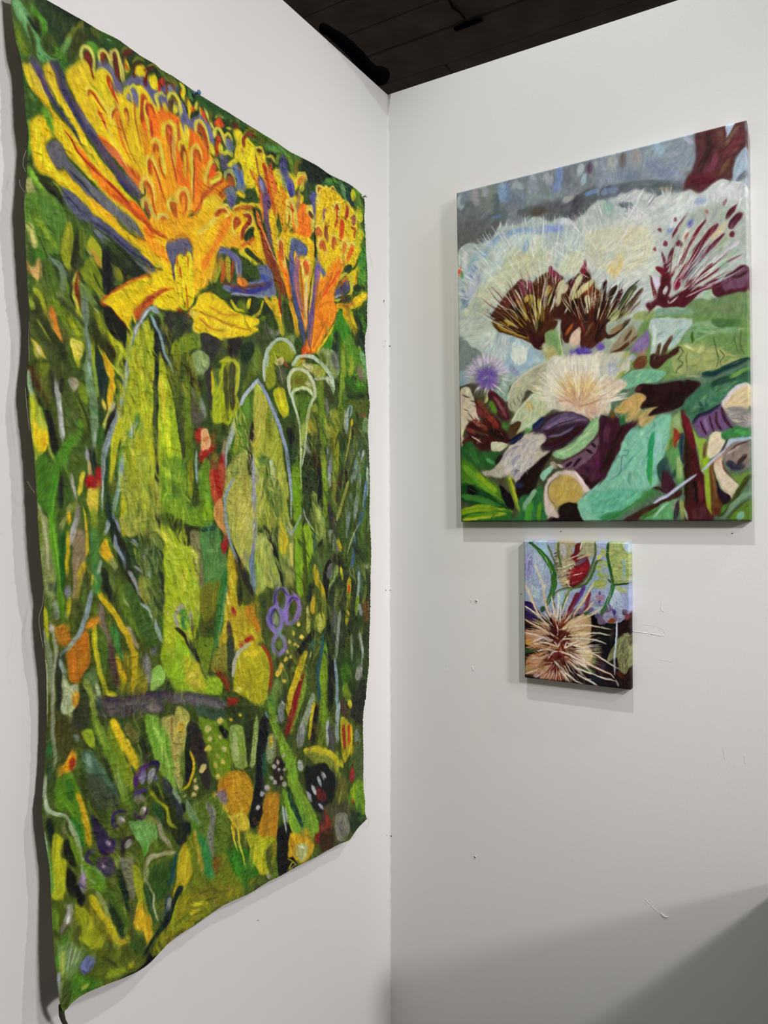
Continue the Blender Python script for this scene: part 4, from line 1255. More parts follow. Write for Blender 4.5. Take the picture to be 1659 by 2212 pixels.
TAP_LOW = """
@ 200 640 .18083
f 2f3c22 720,160 1180,240 1160,460 1000,520 900,760 800,700 760,400
f 36382e 860,180 1000,230 940,420 900,700 860,640 840,400
f 3a3c36 1020,220 1120,230 1160,300 1150,420 1090,430 1100,330
s 2c4a24 70 1010,300 1020,420 980,500
f 5a7a1c 780,240 860,180 840,400 800,420
f 7a9818 960,560 1180,440 1310,480 1310,600 1180,650 1080,760 1030,860 960,700
s 6c8c28 90 1240,470 1270,580
f 3a3936 1310,440 1540,540 1520,640 1440,780 1420,880 1440,1180 1460,1300 1420,1360 1380,1280 1370,1080 1340,900 1400,780 1320,640
s 4a6a30 80 1580,560 1560,740
s 332f30 60 1640,540 1640,700
s b0b41c 50 1520,780 1659,770
f 5a741a 1000,900 1180,980 1200,1600 1200,2200 1100,2200 1050,1500 
f 9cb01a 1460,900 1600,880 1659,900 1659,1500 1540,1520 1440,1500 1440,1200
s 3a4a1c 30 1590,900 1600,1300 1620,1480
s c8b814 24 1420,900 1440,1040 1430,1180
s 4c6a30 60 1480,880 1500,1060
f 86a064 1170,730 1240,650 1330,660 1400,740 1390,860 1330,930 1260,940 1190,860
s a0b878 50 1260,740 1330,800 1320,880
s 6a8a40 20 1180,720 1190,840 1250,930
s 3c4a18 60 1180,660 1090,740 1060,880 1060,980
f 2c3414 1100,900 1180,860 1260,1000 1330,1010 1260,1160 1180,1080
s 8a9a3a 40 1100,1060 1140,1300 1150,1480
f 7c8a7c 1180,1090 1250,1140 1330,1260 1360,1430 1300,1460 1230,1300
f 5a584a 1180,1180 1240,1280 1330,1440 1280,1560 1190,1500
f 26341c 760,240 830,300 800,520 800,900 790,1400 800,2212 740,2212 740,1600 740,1000 730,600 690,300
s 1a2a22 50 770,420 770,700 780,1000
s 3f5a28 30 740,1000 745,1400 760,1900
s 1d3a28 60 840,640 920,860 960,1100 980,1300
f a8b820 800,720 870,860 940,1080 980,1300 1020,1560 1060,1800 1080,2212 800,2212
f 8fb41c 820,1300 940,1320 1020,1640 1060,1960 1060,2212 830,2212 
s c8cc3a 40 820,960 840,1200 860,1500
s c0d02a 60 900,1400 900,1700 940,2100
s 2c5a24 40 900,900 980,1200 1040,1560 1070,1760
s 38501c 50 1050,900 1050,1200 1060,1500 1090,1800 1100,2212
s 5f8020 60 1130,1080 1140,1400 1150,1700
f b4bc24 540,420 610,320 670,270 690,380 710,560 720,800 730,1000 700,1300 720,1700 740,2212 400,2212 480,1900 400,1720 330,1500 400,1300 440,1000 460,700
s c8c83a 80 600,420 610,700 590,1000 550,1250
s a0b01c 60 500,900 560,1060 540,1300
s c8c448 40 690,1050 660,1140
s 5a8a30 50 540,1400 520,1560 480,1680
s 90a8b4 36 530,1520 470,1600 430,1700
s 7c9a34 40 600,1480 560,1700
s 809018 110 440,1720 420,1900 400,2060
s a8b040 110 620,1900 560,2100
f b8bc20 330,1460 390,1500 330,1700 290,1900 240,2212 200,2212 250,1700
s 5f8a2c 40 420,1600 340,1840 320,2060
s 8aa8b0 50 370,1900 340,2060 320,2212
s 8f9aa8 56 750,130 660,180 590,280 510,420 460,560 430,760 410,940 380,1140 350,1280
s 8f98ac 50 360,1260 300,1420 230,1600 160,1780 130,1960 115,2200
s b8c4cc 24 690,150 610,250 530,380 470,560
s a8b4cc 16 420,900 390,1100 330,1340 
s 70808c 24 500,440 470,600
f 8fa4aa 690,140 750,140 800,190 790,240 750,210 680,220
s 8aaab0 30 700,230 750,350 800,440 830,560 870,700 920,800 965,900
s 3f7a24 30 680,190 740,230
f b03020 1225,1600 1300,1570 1330,1620 1290,1740 1240,1760
f dcae78 1300,1600 1380,1590 1400,1680 1420,1740 1380,1860 1300,1820
s c07840 34 1330,1720 1390,1680
f 9c2018 1280,1850 1370,1840 1400,1960 1380,2000 1300,2000 1280,1940
s 9c2018 50 1400,1860 1470,1760
s 7a5a18 60 1450,1640 1440,1760
s 7a6a1c 70 1480,1900 1440,2000
s 9c2a1c 60 1560,1900 1540,2100
s a85a30 40 1420,2080 1430,2212
s a82a1c 50 1480,2080 1500,2200
s 90a0a0 26 1240,1850 1240,2050 1250,2200
s 6c9a3c 90 1330,2040 1320,2212
s a0a8ac 26 1640,1640 1600,1860 1590,2060
@ 480 680 .20494
f 43582c 0,260 220,260 420,200 520,260 420,420 360,640 250,800 180,880 180,500 0,460
f 2c2c2a 65,260 205,255 200,330 150,440 80,440 60,350
f 17361f 210,320 330,300 330,420 250,520 200,480
s 5a6a4a 90 460,110 500,190
f 7c8470 480,100 600,120 600,220 520,240
f 2c4a18 440,60 560,20 600,140 560,170
s b0a814 40 580,30 640,200
f 5c7020 360,330 440,560 430,680 330,660 240,800 200,860 260,640
s 6a8a34 40 350,420 340,600
f 9ca818 0,480 180,500 180,640 130,760 150,900 190,1080 80,1080 0,1120
s 44501c 40 30,560 40,780 60,1000
s 3a4020 60 110,520 100,760 110,980
s b8b830 30 0,490 110,480 175,560 165,700 140,840
s a0ac30 24 150,860 190,1000 200,1140
f 4c7a24 190,960 330,840 330,1160 260,1400 100,1500 80,1300
s 5a9a2c 70 260,920 250,1100
s 9aac30 40 170,1280 130,1450
f a4ac3a 340,760 390,740 460,880 520,1000 590,1200 640,1500 690,1952 330,1952 330,1200
f b8b648 350,850 440,880 480,1100 420,1300 360,1500 350,1100 a=.7
s 6a7a1c 50 500,1000 480,1180 a=.8
s 6a7a1c 60 470,1200 540,1300 a=.6
f 4c7030 390,1500 540,1540 580,1700 620,1952 420,1952
s 8aa040 60 430,1600 420,1800
s a8b040 50 600,1600 620,1900
s bcd4b0 40 510,1540 530,1640 540,1740
s d0ccc0 30 205,940 220,880 290,790 375,690
s a8b8d0 26 195,950 230,850 300,770 375,680
s 90a8bc 30 375,690 440,790 500,920 550,1040 600,1160 640,1300 680,1440 700,1600 720,1780 735,1952
s d8dc60 16 370,730 420,800
f 8a9a1c 460,420 540,310 660,280 740,330 780,420 700,520 640,470 560,460 540,560 570,640 560,740 480,780 450,640
s b0c0b4 30 445,690 440,540 470,400 530,300 610,255 680,270 740,340 770,400
s 9cb0a0 20 470,560 490,420
f c4b478 545,490 640,450 660,500 600,540
s 8a4a34 30 650,510 690,540
s 5f6a4c 80 610,600 640,680
f b4b418 540,800 640,770 680,880 710,1000 690,1060 640,1100 580,960
s c8c82c 40 600,820 640,960
f 7c8c24 690,640 760,590 870,590 950,680 970,760 930,800 860,760 760,790 710,770
s c0ccb0 30 710,830 700,680 740,590 820,570 900,610 960,720 980,840 940,920
s 6a6a14 60 740,720 800,690 880,720
f b0b884 880,700 940,720 940,760 890,750
s c8d4b8 34 720,860 760,800 840,770 910,790 950,840
f 4f7a24 760,860 860,840 930,880 900,1000 880,1150 810,1150 780,1000
s b8ccb0 24 730,850 760,960 800,1080 820,1180
s b0c8a0 26 960,880 920,980 900,1100 890,1200
f 8ca450 810,1180 890,1180 880,1360 850,1480 830,1600 820,1400
s c8d8b8 14 820,1200 830,1400 825,1600 835,1820
s b8ccb0 16 890,1200 870,1420 840,1600
s 9ab048 40 850,1240 850,1380
f a8b040 750,480 870,470 880,540 820,560 740,540
s bccab4 30 740,530 800,450 880,430 960,450 1040,510 1110,590 1160,680 1180,780
f 9ca840 930,520 1040,540 1090,600 1080,660 1000,660 950,600
f d0d0a0 840,510 940,520 960,570 940,610 880,560
f b4c0a0 1090,650 1150,670 1180,740 1170,850 1110,740
s a0b490 26 970,680 1090,670
f 7a8a2c 900,1000 1000,950 1010,1250 900,1250
s b0a83c 110 950,1120 960,1220 a=.7
f 8a9834 1090,1060 1200,1000 1200,1220 1140,1300 1090,1280
s 3c5028 60 1100,760 1160,900
s 707a74 40 1090,900 1120,1060
f 3c4a20 900,1260 1030,1260 1040,1460 930,1480
s 8a8a7a 50 880,1340 920,1480
f 131d16 680,1200 740,1210 770,1300 720,1400 690,1300
s 2c4a20 90 740,1400 740,1600
f 5a8a1c 740,1600 840,1600 850,1952 750,1952
s 4a7a24 40 790,1500 800,1700
f 2a3a1e 860,1500 950,1500 1000,1700 1040,1952 860,1952
s 3a1c14 60 990,1500 1020,1700
s 141d18 60 1020,1640 1040,1920
s 7c8c20 40 950,1640 980,1800
s 6f9420 60 1040,720 1040,900 1060,1150 1070,1400
s 7c9a20 50 1070,1460 1080,1700 1090,1952
s 86a024 50 1290,300 1280,560 1260,800 1250,1000
s 8a981e 60 1240,980 1220,1200 1200,1450 1190,1700 1180,1952
s 8a9ab0 50 1130,1400 1130,1600 1120,1800 a=.9
s 2f4a2c 50 1290,1300 1260,1480
f 5a7a1c 1220,1000 1300,880 1300,1200 1260,1240
s 45601c 60 1290,820 1300,960
f 8aa064 1010,380 1180,380 1240,600 1180,680 1080,560
s 55661c 80 1040,440 1060,520
s 6a7464 60 1170,420 1220,560
f 4f8a22 1300,300 1400,320 1500,480 1520,700 1400,660 1310,560
s 2a6a1c 80 1310,680 1400,760 1500,800
s 6aa860 50 1470,420 1510,560 1500,660
s 8c7a6a 50 1430,560 1480,680
s 1a3a16 60 1330,860 1500,850
s 8c9c2c 50 1340,620 1370,540 1330,440
s 4a8a1c 60 1400,720 1520,760
f 52661e 1330,900 1540,900 1540,1060 1400,1020
s 9aa4b0 50 1360,980 1320,1080 1290,1240 a=.9
s d0a824 24 1370,1110 1365,1170
s a8a84c 16 1360,1200 1330,1380 1300,1540
s 8a5a40 50 1480,1060 1500,1080
s 6a9a60 60 1520,1120 1500,1300
s 36481c 80 1400,1200 1420,1360
f 3a5a34 1300,1560 1400,1320 1540,1280 1550,1952 1260,1952
s 2a241e 60 1330,1560 1290,1740 1240,1940 
s 6a6a50 40 1420,1340 1360,1500 1320,1620
s 7c8c80 40 1440,1460 1390,1700 1360,1940
s 9aa8a4 34 1490,1440 1450,1680 1420,1940
s 4c7a2c 40 1470,1640 1440,1940
s a8c0a8 24 1530,1620 1530,1900
s 5a7a9a 30 1520,1760 1500,1940
s 98a064 34 0,1500 60,1300 110,1150 a=.8
s a8b8b4 40 130,1140 90,1300 50,1440
f 9ca450 0,1700 120,1520 260,1420 270,1600 270,1952 0,1952
f 2c2620 300,1180 330,1140 325,1500 310,1952 270,1952 280,1500
s 9aa8c0 18 330,1480 325,1700 335,1952
s 8a2418 60 0,1500 10,1700
s 8a9ca4 26 110,1740 60,1840 40,1940
@ 480 1020 .20494
f a8aa4c 60,80 300,40 320,300 330,700 310,1100 250,1000 120,800 60,560 40,300
f c0b860 160,300 280,260 290,500 240,700 200,560 a=.6
f 9aa83c 340,80 560,100 680,300 700,540 600,560 480,600 380,560 350,400
f 4f7030 420,60 600,100 640,400 560,500 480,300 a=.8
s 7a8a20 90 400,460 460,540
f 9cac4c 370,680 460,660 560,900 620,1140 560,1260 480,1200 360,1300 340,1000
s b4bc60 60 420,800 460,1000
s 5a8a2c 40 350,980 340,1200
f 7c9040 620,560 740,560 760,760 740,1200 660,1060 600,880
s c8c060 30 720,760 740,980
f d8c01c 585,680 630,580 680,680 690,760 670,860 610,830
s 8a9ca8 44 330,0 335,300 350,560 340,740 310,920 
s 6a80a0 50 320,860 310,980 320,1080 330,1220
s 8a9ca8 24 110,80 40,240 30,420 60,600 100,780 160,900
f 2c2a24 110,760 170,880 250,1040 310,1200 340,1300 270,1240 210,1080
s 101410 44 470,610 530,780 580,920 620,1050 650,1200
s 1c2418 50 440,580 480,640
s 9aa8a8 16 700,0 720,160 730,480
s 8aa4ac 24 830,460 770,580 740,640
s 98a8a0 40 690,580 740,660
s 98b0b0 14 860,400 880,480 960,610
f 6a9a14 740,0 830,0 830,460 760,500
f 75a81a 770,560 840,520 850,900 850,1300 800,1290 770,1000
f 84b020 860,560 970,600 980,800 920,980 890,1100
s 4c5a18 30 850,640 880,1000 900,1290
s 3a6a5a 24 970,640 970,840
s 5a7a1c 50 930,1000 920,1250
f 2a4220 850,0 980,0 1040,300 980,420 870,420
f 8aa050 940,220 1000,240 1080,440 1090,700 1000,780 980,560
s 141814 50 1030,20 1030,240 1050,400
s 7ca020 44 1080,0 1090,240 1090,460
s 86a034 40 1180,0 1190,240 1180,400
s 9aa8a0 26 1130,20 1140,140
s 2c2622 60 1280,0 1250,180 1230,330
s a8ac50 26 1330,100 1270,300 1210,500
f 3a3836 1110,340 1160,380 1220,560 1230,720 1180,760 1140,560
s 8a8c86 60 1140,640 1180,740 1210,830
f 2a2a22 1150,860 1250,880 1330,1000 1300,1030 1180,950
f 4c6a34 1000,900 1150,880 1100,1060 1060,1240 1000,1050
s 1c2a14 26 1010,780 1060,720
s 101410 60 1150,940 1100,1060 1100,1300
s 6a6c6a 60 1150,1000 1130,1100
s 90a46c 50 1210,1000 1170,1140 1130,1330
s c8b81c 30 1220,720 1250,820
s d0c024 24 1250,1010 1270,1130
s c0a81c 50 970,1000 1000,1140 1060,1260 1060,1400
s d8a824 40 960,1330 950,1480
s 1c301c 50 930,1200 920,1340
f 3c5a20 1230,200 1400,100 1540,100 1560,700 1560,1000 1300,1000 1250,600
s 7a8c84 40 1350,240 1330,440 1320,680
s 8a9a94 34 1450,40 1420,300 1390,500
s 4a7a24 40 1500,460 1480,700
s 3a5e80 34 1520,100 1490,380 1420,600 1390,860 1370,1000 1380,1180 1370,1320
s 7aa0c0 12 1510,130 1480,380
s 9aac80 12 1440,540 1360,720 1320,860
s a8c0a0 40 1480,1000 1560,990 a=.7
f 2a4020 1120,1300 1300,1050 1560,1100 1540,2147 1120,2147
s 70804c 40 1210,1240 1200,1460 1190,1600
s 4c5e54 90 1170,1500 1180,1800
s 8a9a8c 30 1240,1480 1220,1700 1200,1950
s b0a820 40 1340,1120 1330,1360 1310,1600
s c05a24 24 1340,1200 1330,1260
s 7a9a24 30 1430,1300 1410,1500
s 2c4a44 50 1390,1440 1390,1520
s 9aa8a0 26 1440,1060 1440,1200 1420,1320
s 8a98a0 30 1440,1400 1470,1500
s 6a4a20 70 1510,1380 1520,1540
s 2a3a2a 40 1360,1600 1290,1720
s 8a9c90 24 1360,1720 1370,1980
s 98a8a0 24 1450,1700 1480,1900 1460,2100
s 4c5a1c 60 1340,1740 1320,1900
s 7c8c7c 60 1410,2000 1400,2140
s 4c7a20 80 1080,1800 1070,2120
s 1d6a74 22 1060,1720 1040,1960 1010,2140
s 122016 40 1120,1480 1130,1800 1130,2140
s 3a5a1c 90 1300,1900 1260,2120
f 9aa83c 990,1530 1040,1480 1085,1520 1080,1620 1040,1700 1000,1640
s b4bc60 30 1030,1520 1030,1660
s c0bc70 34 905,1420 905,1520
s b0b050 40 910,1540 910,1680
s 101812 50 970,1690 880,1800 780,1940 700,2050
s 246a5c 50 980,1780 920,1860
s 7a8a34 90 720,1660 760,1980 a=.5
d e0d060 40 805,1610
d e0cc50 40 840,1740
d d0c454 36 755,1700
d d0c460 36 715,1790
d c8bc60 36 770,1820
d d0c458 30 690,1900
d d8bc40 36 670,1980
d d0c860 30 720,1950
d c8c060 26 800,1840
s d0bc48 40 620,2030 600,2120
s c8b81c 40 880,1900 830,2080
s b8a880 20 940,1900 920,1960
s 8f80c0 38 580,1400 550,1320 600,1230 670,1240 690,1340
s 4a3890 18 550,1380 570,1270 630,1230 690,1300
s 8a78b8 44 680,1600 670,1480 700,1360 760,1310 810,1380 800,1500 740,1590 680,1600
s 4a3488 20 700,1370 740,1320 800,1340
s 9080bc 48 560,1420 500,1480 490,1580 540,1660 580,1680 630,1600 640,1500 600,1440 560,1420
s 4c3c90 14 555,1440 515,1510 520,1590 570,1630
f 8a9a70 520,1520 560,1470 600,1520 600,1590 570,1620 530,1590
s 8a88b0 44 600,1700 545,1760 540,1860 600,1920 660,1860 660,1760 600,1710
s 5a9aa0 20 600,1680 620,1720
f 5a7a34 570,1780 600,1760 630,1800 630,1860 600,1880 570,1850
f a8a020 60,1080 160,1020 180,1300 400,1400 420,1700 440,1800 200,1760 60,1900 0,1800 0,1400
f 4a5c20 160,1000 300,1200 340,1320 260,1400 200,1400 170,1200
s 3a4a1c 60 260,1300 440,1600 480,1800 a=.6
f 3c7a34 0,950 80,940 50,1200 0,1340
f c08418 250,1420 310,1400 380,1560 400,1680 290,1700 250,1560
s d0c434 30 30,1400 40,1560 20,1700
s 9a1c18 40 110,1430 150,1510
f 8a1c20 230,1740 330,1730 330,1770 250,1790
f a83420 180,1830 240,1780 260,1810 200,1850
s 54443a 50 80,1600 90,1760
s d0c050 20 50,1300 90,1400
f b4b01a 150,1980 200,1880 300,1830 400,1830 470,1890 510,2000 520,2147 140,2147
s b0c0a0 34 130,2120 140,1980 200,1860 330,1790
s b0501c 26 420,1820 470,1900 510,2000 520,2130
f 55601c 0,1850 130,1850 110,2147 0,2147
s e8dc20 70 250,1910 420,1890
@ 80 1120 .19892
f 8a9a60 0,0 120,0 200,400 210,800 160,900 90,800 60,500
s 6a8020 40 20,0 40,300
s b0b888 30 60,20 110,300 130,560
s 2c4a3c 90 160,700 190,770
s b8b860 50 150,620 170,700 a=.7
f 4a6a24 90,830 150,850 200,1040 140,1120 100,1000
s b8b81c 40 70,960 110,1200 130,1320
s 8a8c86 60 200,900 220,1080
s c8ccd0 60 150,1160 180,1230 a=.8
s 98a080 44 190,1260 200,1500 170,1800 180,2200
s 80946c 60 60,1200 130,1500 120,1900
s d0cca8 16 60,1420 100,1620 110,2000 110,2200
s 2c3a24 60 240,1500 240,1800 240,2200
s 4a9418 70 160,0 190,300 240,620 260,860 280,1100 t=0,.3
s 6cb83a 20 170,60 220,420 260,800
s 1c6a1c 50 270,180 270,500 280,780
s 8a9454 50 300,0 260,120
f 908060 380,160 520,130 540,400 480,700 400,900 390,500
s a8a8a0 50 440,30 390,150 360,280
s d8b818 40 330,180 330,360 320,620
s d0b01c 50 340,0 350,50
s d8b81c 26 530,30 545,200 535,400
s c8a81c 60 510,500 450,640
s a09a40 50 460,640 440,860
s 8a8ca0 70 345,760 335,850
s 8a8ca0 36 320,1040 320,1090
s b8a81c 40 360,880 330,1060
f 4a8a3c 580,100 680,180 680,400 640,620 700,800 600,820 590,400
s 2f8a3c 60 640,500 660,760
s b8b838 24 600,620 590,720
s a8b8a8 30 690,460 660,600
f dcb41c 680,380 720,260 780,280 850,480 830,530 740,450
s 16261a 60 720,560 760,760 840,900
s 9aa060 60 800,440 860,560
f 1c2c1c 770,60 860,40 930,220 1050,500 1130,800 1230,960 1180,1000 1050,760 920,560 830,300
s 8aa0a8 36 840,180 860,300 920,420 960,540
s 98a4a0 50 1000,580 1080,720 1130,820
s 98aab0 36 780,60 740,170
s 8ca4b0 30 860,20 900,140
f 2a4a24 1000,100 1300,200 1380,700 1390,1350 1250,1300 1200,960 1120,780 1020,500
f a8ac48 900,0 1300,0 1290,160 1200,140 1100,180 1000,200
s 8a9a34 60 1060,340 1120,450
s 90a4b4 40 1040,230 1120,320
s 98a8b8 40 1200,300 1170,420
s 98a4a0 34 1150,520 1220,600 1240,680
s 98a09c 30 1060,520 1140,580
f 90943c 1110,640 1240,650 1250,900 1180,940 1120,800
s 70803a 90 1300,700 1300,900 a=.5
s 3c5a24 60 1280,1000 1320,1200
f 5a8020 860,660 940,720 1040,1000 1180,1300 1200,1400 1040,1200 920,960
f 3c6424 960,700 1060,760 1200,1000 1360,1100 1370,1360 1200,1400 1080,1160 980,900
s 8aa870 24 940,880 1000,960
s 9ab4b4 40 1140,930 1220,990 1270,1100 1320,1240 1380,1340 1450,1360
s 3a3a3a 50 1310,0 1330,300 1350,540 1370,780 1390,960
f 8cb41c 1340,100 1500,160 1600,300 1659,320 1659,1800 1500,1860 1400,1700 1340,1500 1380,1300 1400,1000
f a8c034 1360,200 1500,200 1560,500 1600,800 1500,900 1420,600 a=.6
s c8cc60 60 1370,160 1380,300
f 2c3010 1420,0 1659,0 1659,300 1560,240
s 9a90b8 40 1530,1180 1520,1060 1580,960 1659,990
f 3a7a3a 1560,1000 1659,1000 1659,1180 1570,1180
s 8cbc60 110 1320,1680 1290,1800
f 8cc05a 1230,1680 1340,1580 1390,1700 1370,1800 1240,1890
f 8ab820 1450,1640 1560,1560 1610,1700 1580,1840 1500,1850
s 8c847c 80 1180,1500 1200,1700 1180,1820
s 8a7a94 60 1250,1460 1290,1420
s a89884 50 980,1190 1040,1320 1100,1400
f 7c7a1c 850,1480 1080,1480 1200,1900 900,1860
s ccb418 60 690,850 800,960 900,1120 1000,1320 1060,1500 1060,1700 1040,1850
s d0b418 60 700,820 680,860
s d0b41c 60 860,1520 920,1680 960,1780
f 3c8a40 800,1180 880,1220 940,1480 920,1560 850,1400
s 7a6e66 60 700,940 710,1140 780,1380
s 564e44 80 780,1380 830,1600 880,1800
f 4a7020 640,1200 720,1200 780,1500 740,1700 680,1500
s c8c424 50 625,1150 630,1360 660,1560 700,1720 760,1880 840,1900
f b07a1a 220,1180 350,1160 360,1340 300,1400 230,1360
f b87816 400,1320 520,1200 570,1300 580,1560 520,1660 450,1800 360,1780 330,1600 330,1440
s b86a14 50 560,1100 660,1120 a=.9
f cc9020 510,1180 600,1080 680,1090 660,1160 600,1200
s c88a22 40 400,1500 400,1680
s 90a4b0 50 580,800 560,960 510,1120 440,1280 340,1400 250,1480
s 90a8a0 40 250,1540 300,1700
f a8b890 280,1700 360,1820 440,1800 460,1900 420,2080 320,2200 270,2180
f c08a18 390,1900 450,1890 470,1980 430,2060 390,2030
f 5a7a44 510,1700 620,1640 680,1800 640,1960 560,1860
s a0bc90 40 640,1800 680,1960
s 8aa040 60 540,1760 600,2000 640,2200
s c8c81c 60 720,1880 860,1920
f 3a4a24 460,1980 560,1900 580,2212 440,2212
f 5f5a58 640,1960 900,1930 1200,1900 1659,1880 1659,2000 1400,2010 1400,2080 1200,2120 900,2160 680,2140
s 45404a 60 720,1970 1000,1950 1300,1910 1659,1890
s 3c3a44 90 960,2060 1030,2110
s 7c786a 90 1200,2050 1360,2060
s 2c4a34 60 650,2000 700,2090
@ 300 1000 .18083
f 66941c 260,0 520,0 560,500 860,500 900,720 760,760 600,760 350,600 260,600
f 2a5a1c 380,200 500,300 520,500 400,400 a=.7
s 9cc030 60 340,60 360,300 300,480
s 3a4a1c 40 540,0 540,250
s 8a9018 70 620,0 620,400
s 8aa0a0 24 690,0 700,230
f 5f8f20 760,0 850,0 900,700 760,740 720,400
s 7cb01c 110 810,500 830,660
s 2a2c1c 50 220,0 215,400 230,800 270,1200 290,1500
f a0b61e 270,800 400,820 600,980 700,1300 740,1600 700,2000 600,2212 300,2212 320,1400
s c8c840 70 300,860 380,1000
s b4c428 90 400,1100 420,1400
s c0c848 70 560,1300 500,1480
f 30360f 340,600 600,740 740,780 640,880 600,1000 500,960 400,800
f 7a7a50 610,830 730,830 760,1200 800,1500 720,1480 640,1100
f 4f8a44 740,800 940,760 1000,960 1060,1250 1000,1440 800,1480 760,1200
s 6aa060 40 800,1050 960,1040
s 1c4a34 50 760,800 920,780
f 7a7c1c 760,1480 1000,1420 940,1700 800,1900 740,1760
s 2f7a34 90 1030,1340 1000,1600 970,1850 920,2200
s 57965c 26 1050,1480 1000,1800 940,2180
f b05030 850,100 1020,0 1030,160 1000,420 900,490
s a02418 60 920,100 960,300 980,400
s 7a5a28 90 860,0 940,40
f c89450 910,500 1000,430 1020,640 1050,800 1040,880 980,800 910,680
s a02420 50 1050,900 1020,1060
s a02420 34 990,960 1010,1060
f b8a820 1080,1000 1160,1160 1180,1400 1260,1800 1400,2000 1400,2212 960,2212 1020,1900 1060,1500 1060,1200
s 8a9aa4 26 1130,190 1040,380 1030,640 1070,880 1130,1080 1180,1180
f 2f2c24 1110,940 1200,1150 1300,1400 1390,1590 1320,1560 1230,1350
s 2a3018 50 1200,1400 1210,1700
s 5a4a34 60 1070,1920 1090,2060
s a02828 40 1120,1740 1150,1820
s e0d060 26 1050,1560 1080,1700
f a82820 1260,2100 1370,2070 1370,2120 1280,2150
s b84828 50 1210,2190 1250,2140
s b4861a 90 1340,1760 1360,1900
s 9a92a8 40 470,1980 440,1860 470,1750 540,1710 610,1770 640,1960
f 3f8a44 490,1780 550,1750 610,1860 610,1980 520,1990
s 2c2c14 44 440,1980 540,2060 640,2200
s c8cc3a 60 360,1880 340,2080 a=.5
@ 380 1380 .19892
f 8cb824 0,0 200,200 300,420 480,420 500,600 300,600 0,580
f b4b428 100,180 240,260 300,420 320,540 240,560 110,480
s d8cc50 40 140,400 240,370
s c8c030 40 190,320 230,330
s d0c850 30 160,470 280,480
s 2c3014 50 120,20 200,140 250,240
f 6a8a1c 200,0 420,0 380,250 320,380 250,200
s 2f7a4a 50 440,20 410,200
f 8a8830 440,100 560,60 580,300 460,380 380,320
s 7a3818 60 450,360 540,460 570,560
f 3c4a30 560,0 640,0 620,300 580,440
f b0ac1c 650,340 700,200 820,110 940,110 1010,220 1020,420 990,640 920,720 840,690 720,620 640,580 620,560
f a8a818 720,360 960,300 1000,560 920,700 800,620 a=.6
s e8dc28 60 740,170 900,150
s e0d860 40 650,560 720,540
s b0bca0 30 620,400 640,240 700,130 800,50
s 8a3a18 30 940,70 1010,180 1040,350 1010,620
f 6a6668 0,590 200,600 400,650 580,710 640,740 480,760 200,720 0,700
s 4a4650 44 0,585 200,600 440,660 580,700
f 9a3018 560,650 690,650 650,720 580,760
f 3a5a40 200,740 440,760 540,780 500,880 300,880
f 34481c 540,740 800,740 840,900 800,1200 740,1300 600,900
f a8ac4c 0,760 140,800 150,980 90,1200 60,1400 80,1620 30,1600 0,1300
s b8b860 60 40,860 40,1100
s d0c02c 50 60,930 30,980
f 34302c 150,900 260,980 340,1240 370,1500 360,1650 280,1540 200,1300 140,1120
f 171a26 110,1330 180,1320 190,1520 130,1600 100,1500
s c8b81c 26 150,1220 190,1320 190,1440 140,1580 70,1640
f 6a9018 240,860 420,900 560,900 600,1300 560,1500 400,1500 330,1200
d c8c470 60 480,890
d d8c040 30 480,895
d b8bc70 70 350,980
d d0c060 30 350,1000
d c8c470 50 370,1090
d c8c450 60 360,1190
d d0c040 40 330,1200
d c8bc8c 36 480,1070
d b8b878 44 530,1210
d b0ac58 50 450,1280
d d0bc60 44 510,1340
d b8ac48 50 430,1380
d d0c478 60 300,1400
d c8bc70 50 280,1440
d d0c468 50 460,1500
d d0bc60 34 210,1540
d d8c890 50 220,1620
d c0b478 44 200,1690
d b8b480 44 100,1710
d e8e0b0 16 530,1010
d d8cc40 34 700,830
d d8bc30 34 600,880
d c8c460 34 710,1020
s 16241a 60 480,960 560,1060
f 88a850 590,960 730,960 770,1300 770,1400 640,1400 600,1200
s a8c078 50 640,1050 660,1300
s 7c9c3c 50 700,1100 740,1350
f 2c3a18 760,960 860,900 800,1350 770,1300
f 8ca85c 860,850 900,880 880,1150 860,1360 810,1400 830,1150
f 10161a 920,880 1000,860 1020,960 960,1300 960,1600 930,1900 880,2040 820,2060 800,1960 860,1600 880,1200
s 1a5a4a 50 960,1240 960,1500
s 6a9ca0 20 970,800 1000,860
f bc941c 470,1520 600,1440 760,1460 840,1600 830,1760 780,1920 640,1940 520,1820 400,1700 460,1640
f c08a1c 470,1520 580,1500 570,1700 460,1640
s c8a424 70 640,1600 660,1760 680,1860
s e0c020 44 400,1700 480,1800 580,1920
f 8a7a80 430,1680 520,1640 570,1740 540,1800 480,1780
s 8a7a88 40 520,1650 520,1730
f c8b834 580,1920 760,1900 800,2080 680,2080 600,2000
s d8b81c 20 610,2000 630,2100 630,2200
s d0b434 20 680,2080 690,2200
f b4861a 970,1700 1120,1680 1110,2000 1100,2150 900,2140 940,1900
s be921f 50 1060,1720 1050,1950
s 58963c 90 1030,560 1060,800 a=.8
f 74a02c 1000,700 1060,760 1120,940 1240,1180 1300,1320 1320,1500 1400,1700 1500,1880 1540,2000 1480,2140 1300,2100 1240,2000 1390,2010 1330,1850 1240,1620 1200,1400 1100,1100 1020,900
f 7cac28 1160,1640 1220,1680 1320,1900 1380,2030 1300,2100 1200,1900
s 16382c 36 1220,1620 1290,1820 1390,2010
s a8ac94 90 1040,1080 1030,1300 a=.8
s c8a824 36 1030,1060 1040,1160
f 2a2018 1090,1280 1160,1320 1170,1540 1090,1600 1050,1420
d b8b4ac 36 1170,1270
d b0aca0 34 1110,1340
d b0b0a8 34 1120,1420
d b0aca4 40 1070,1390
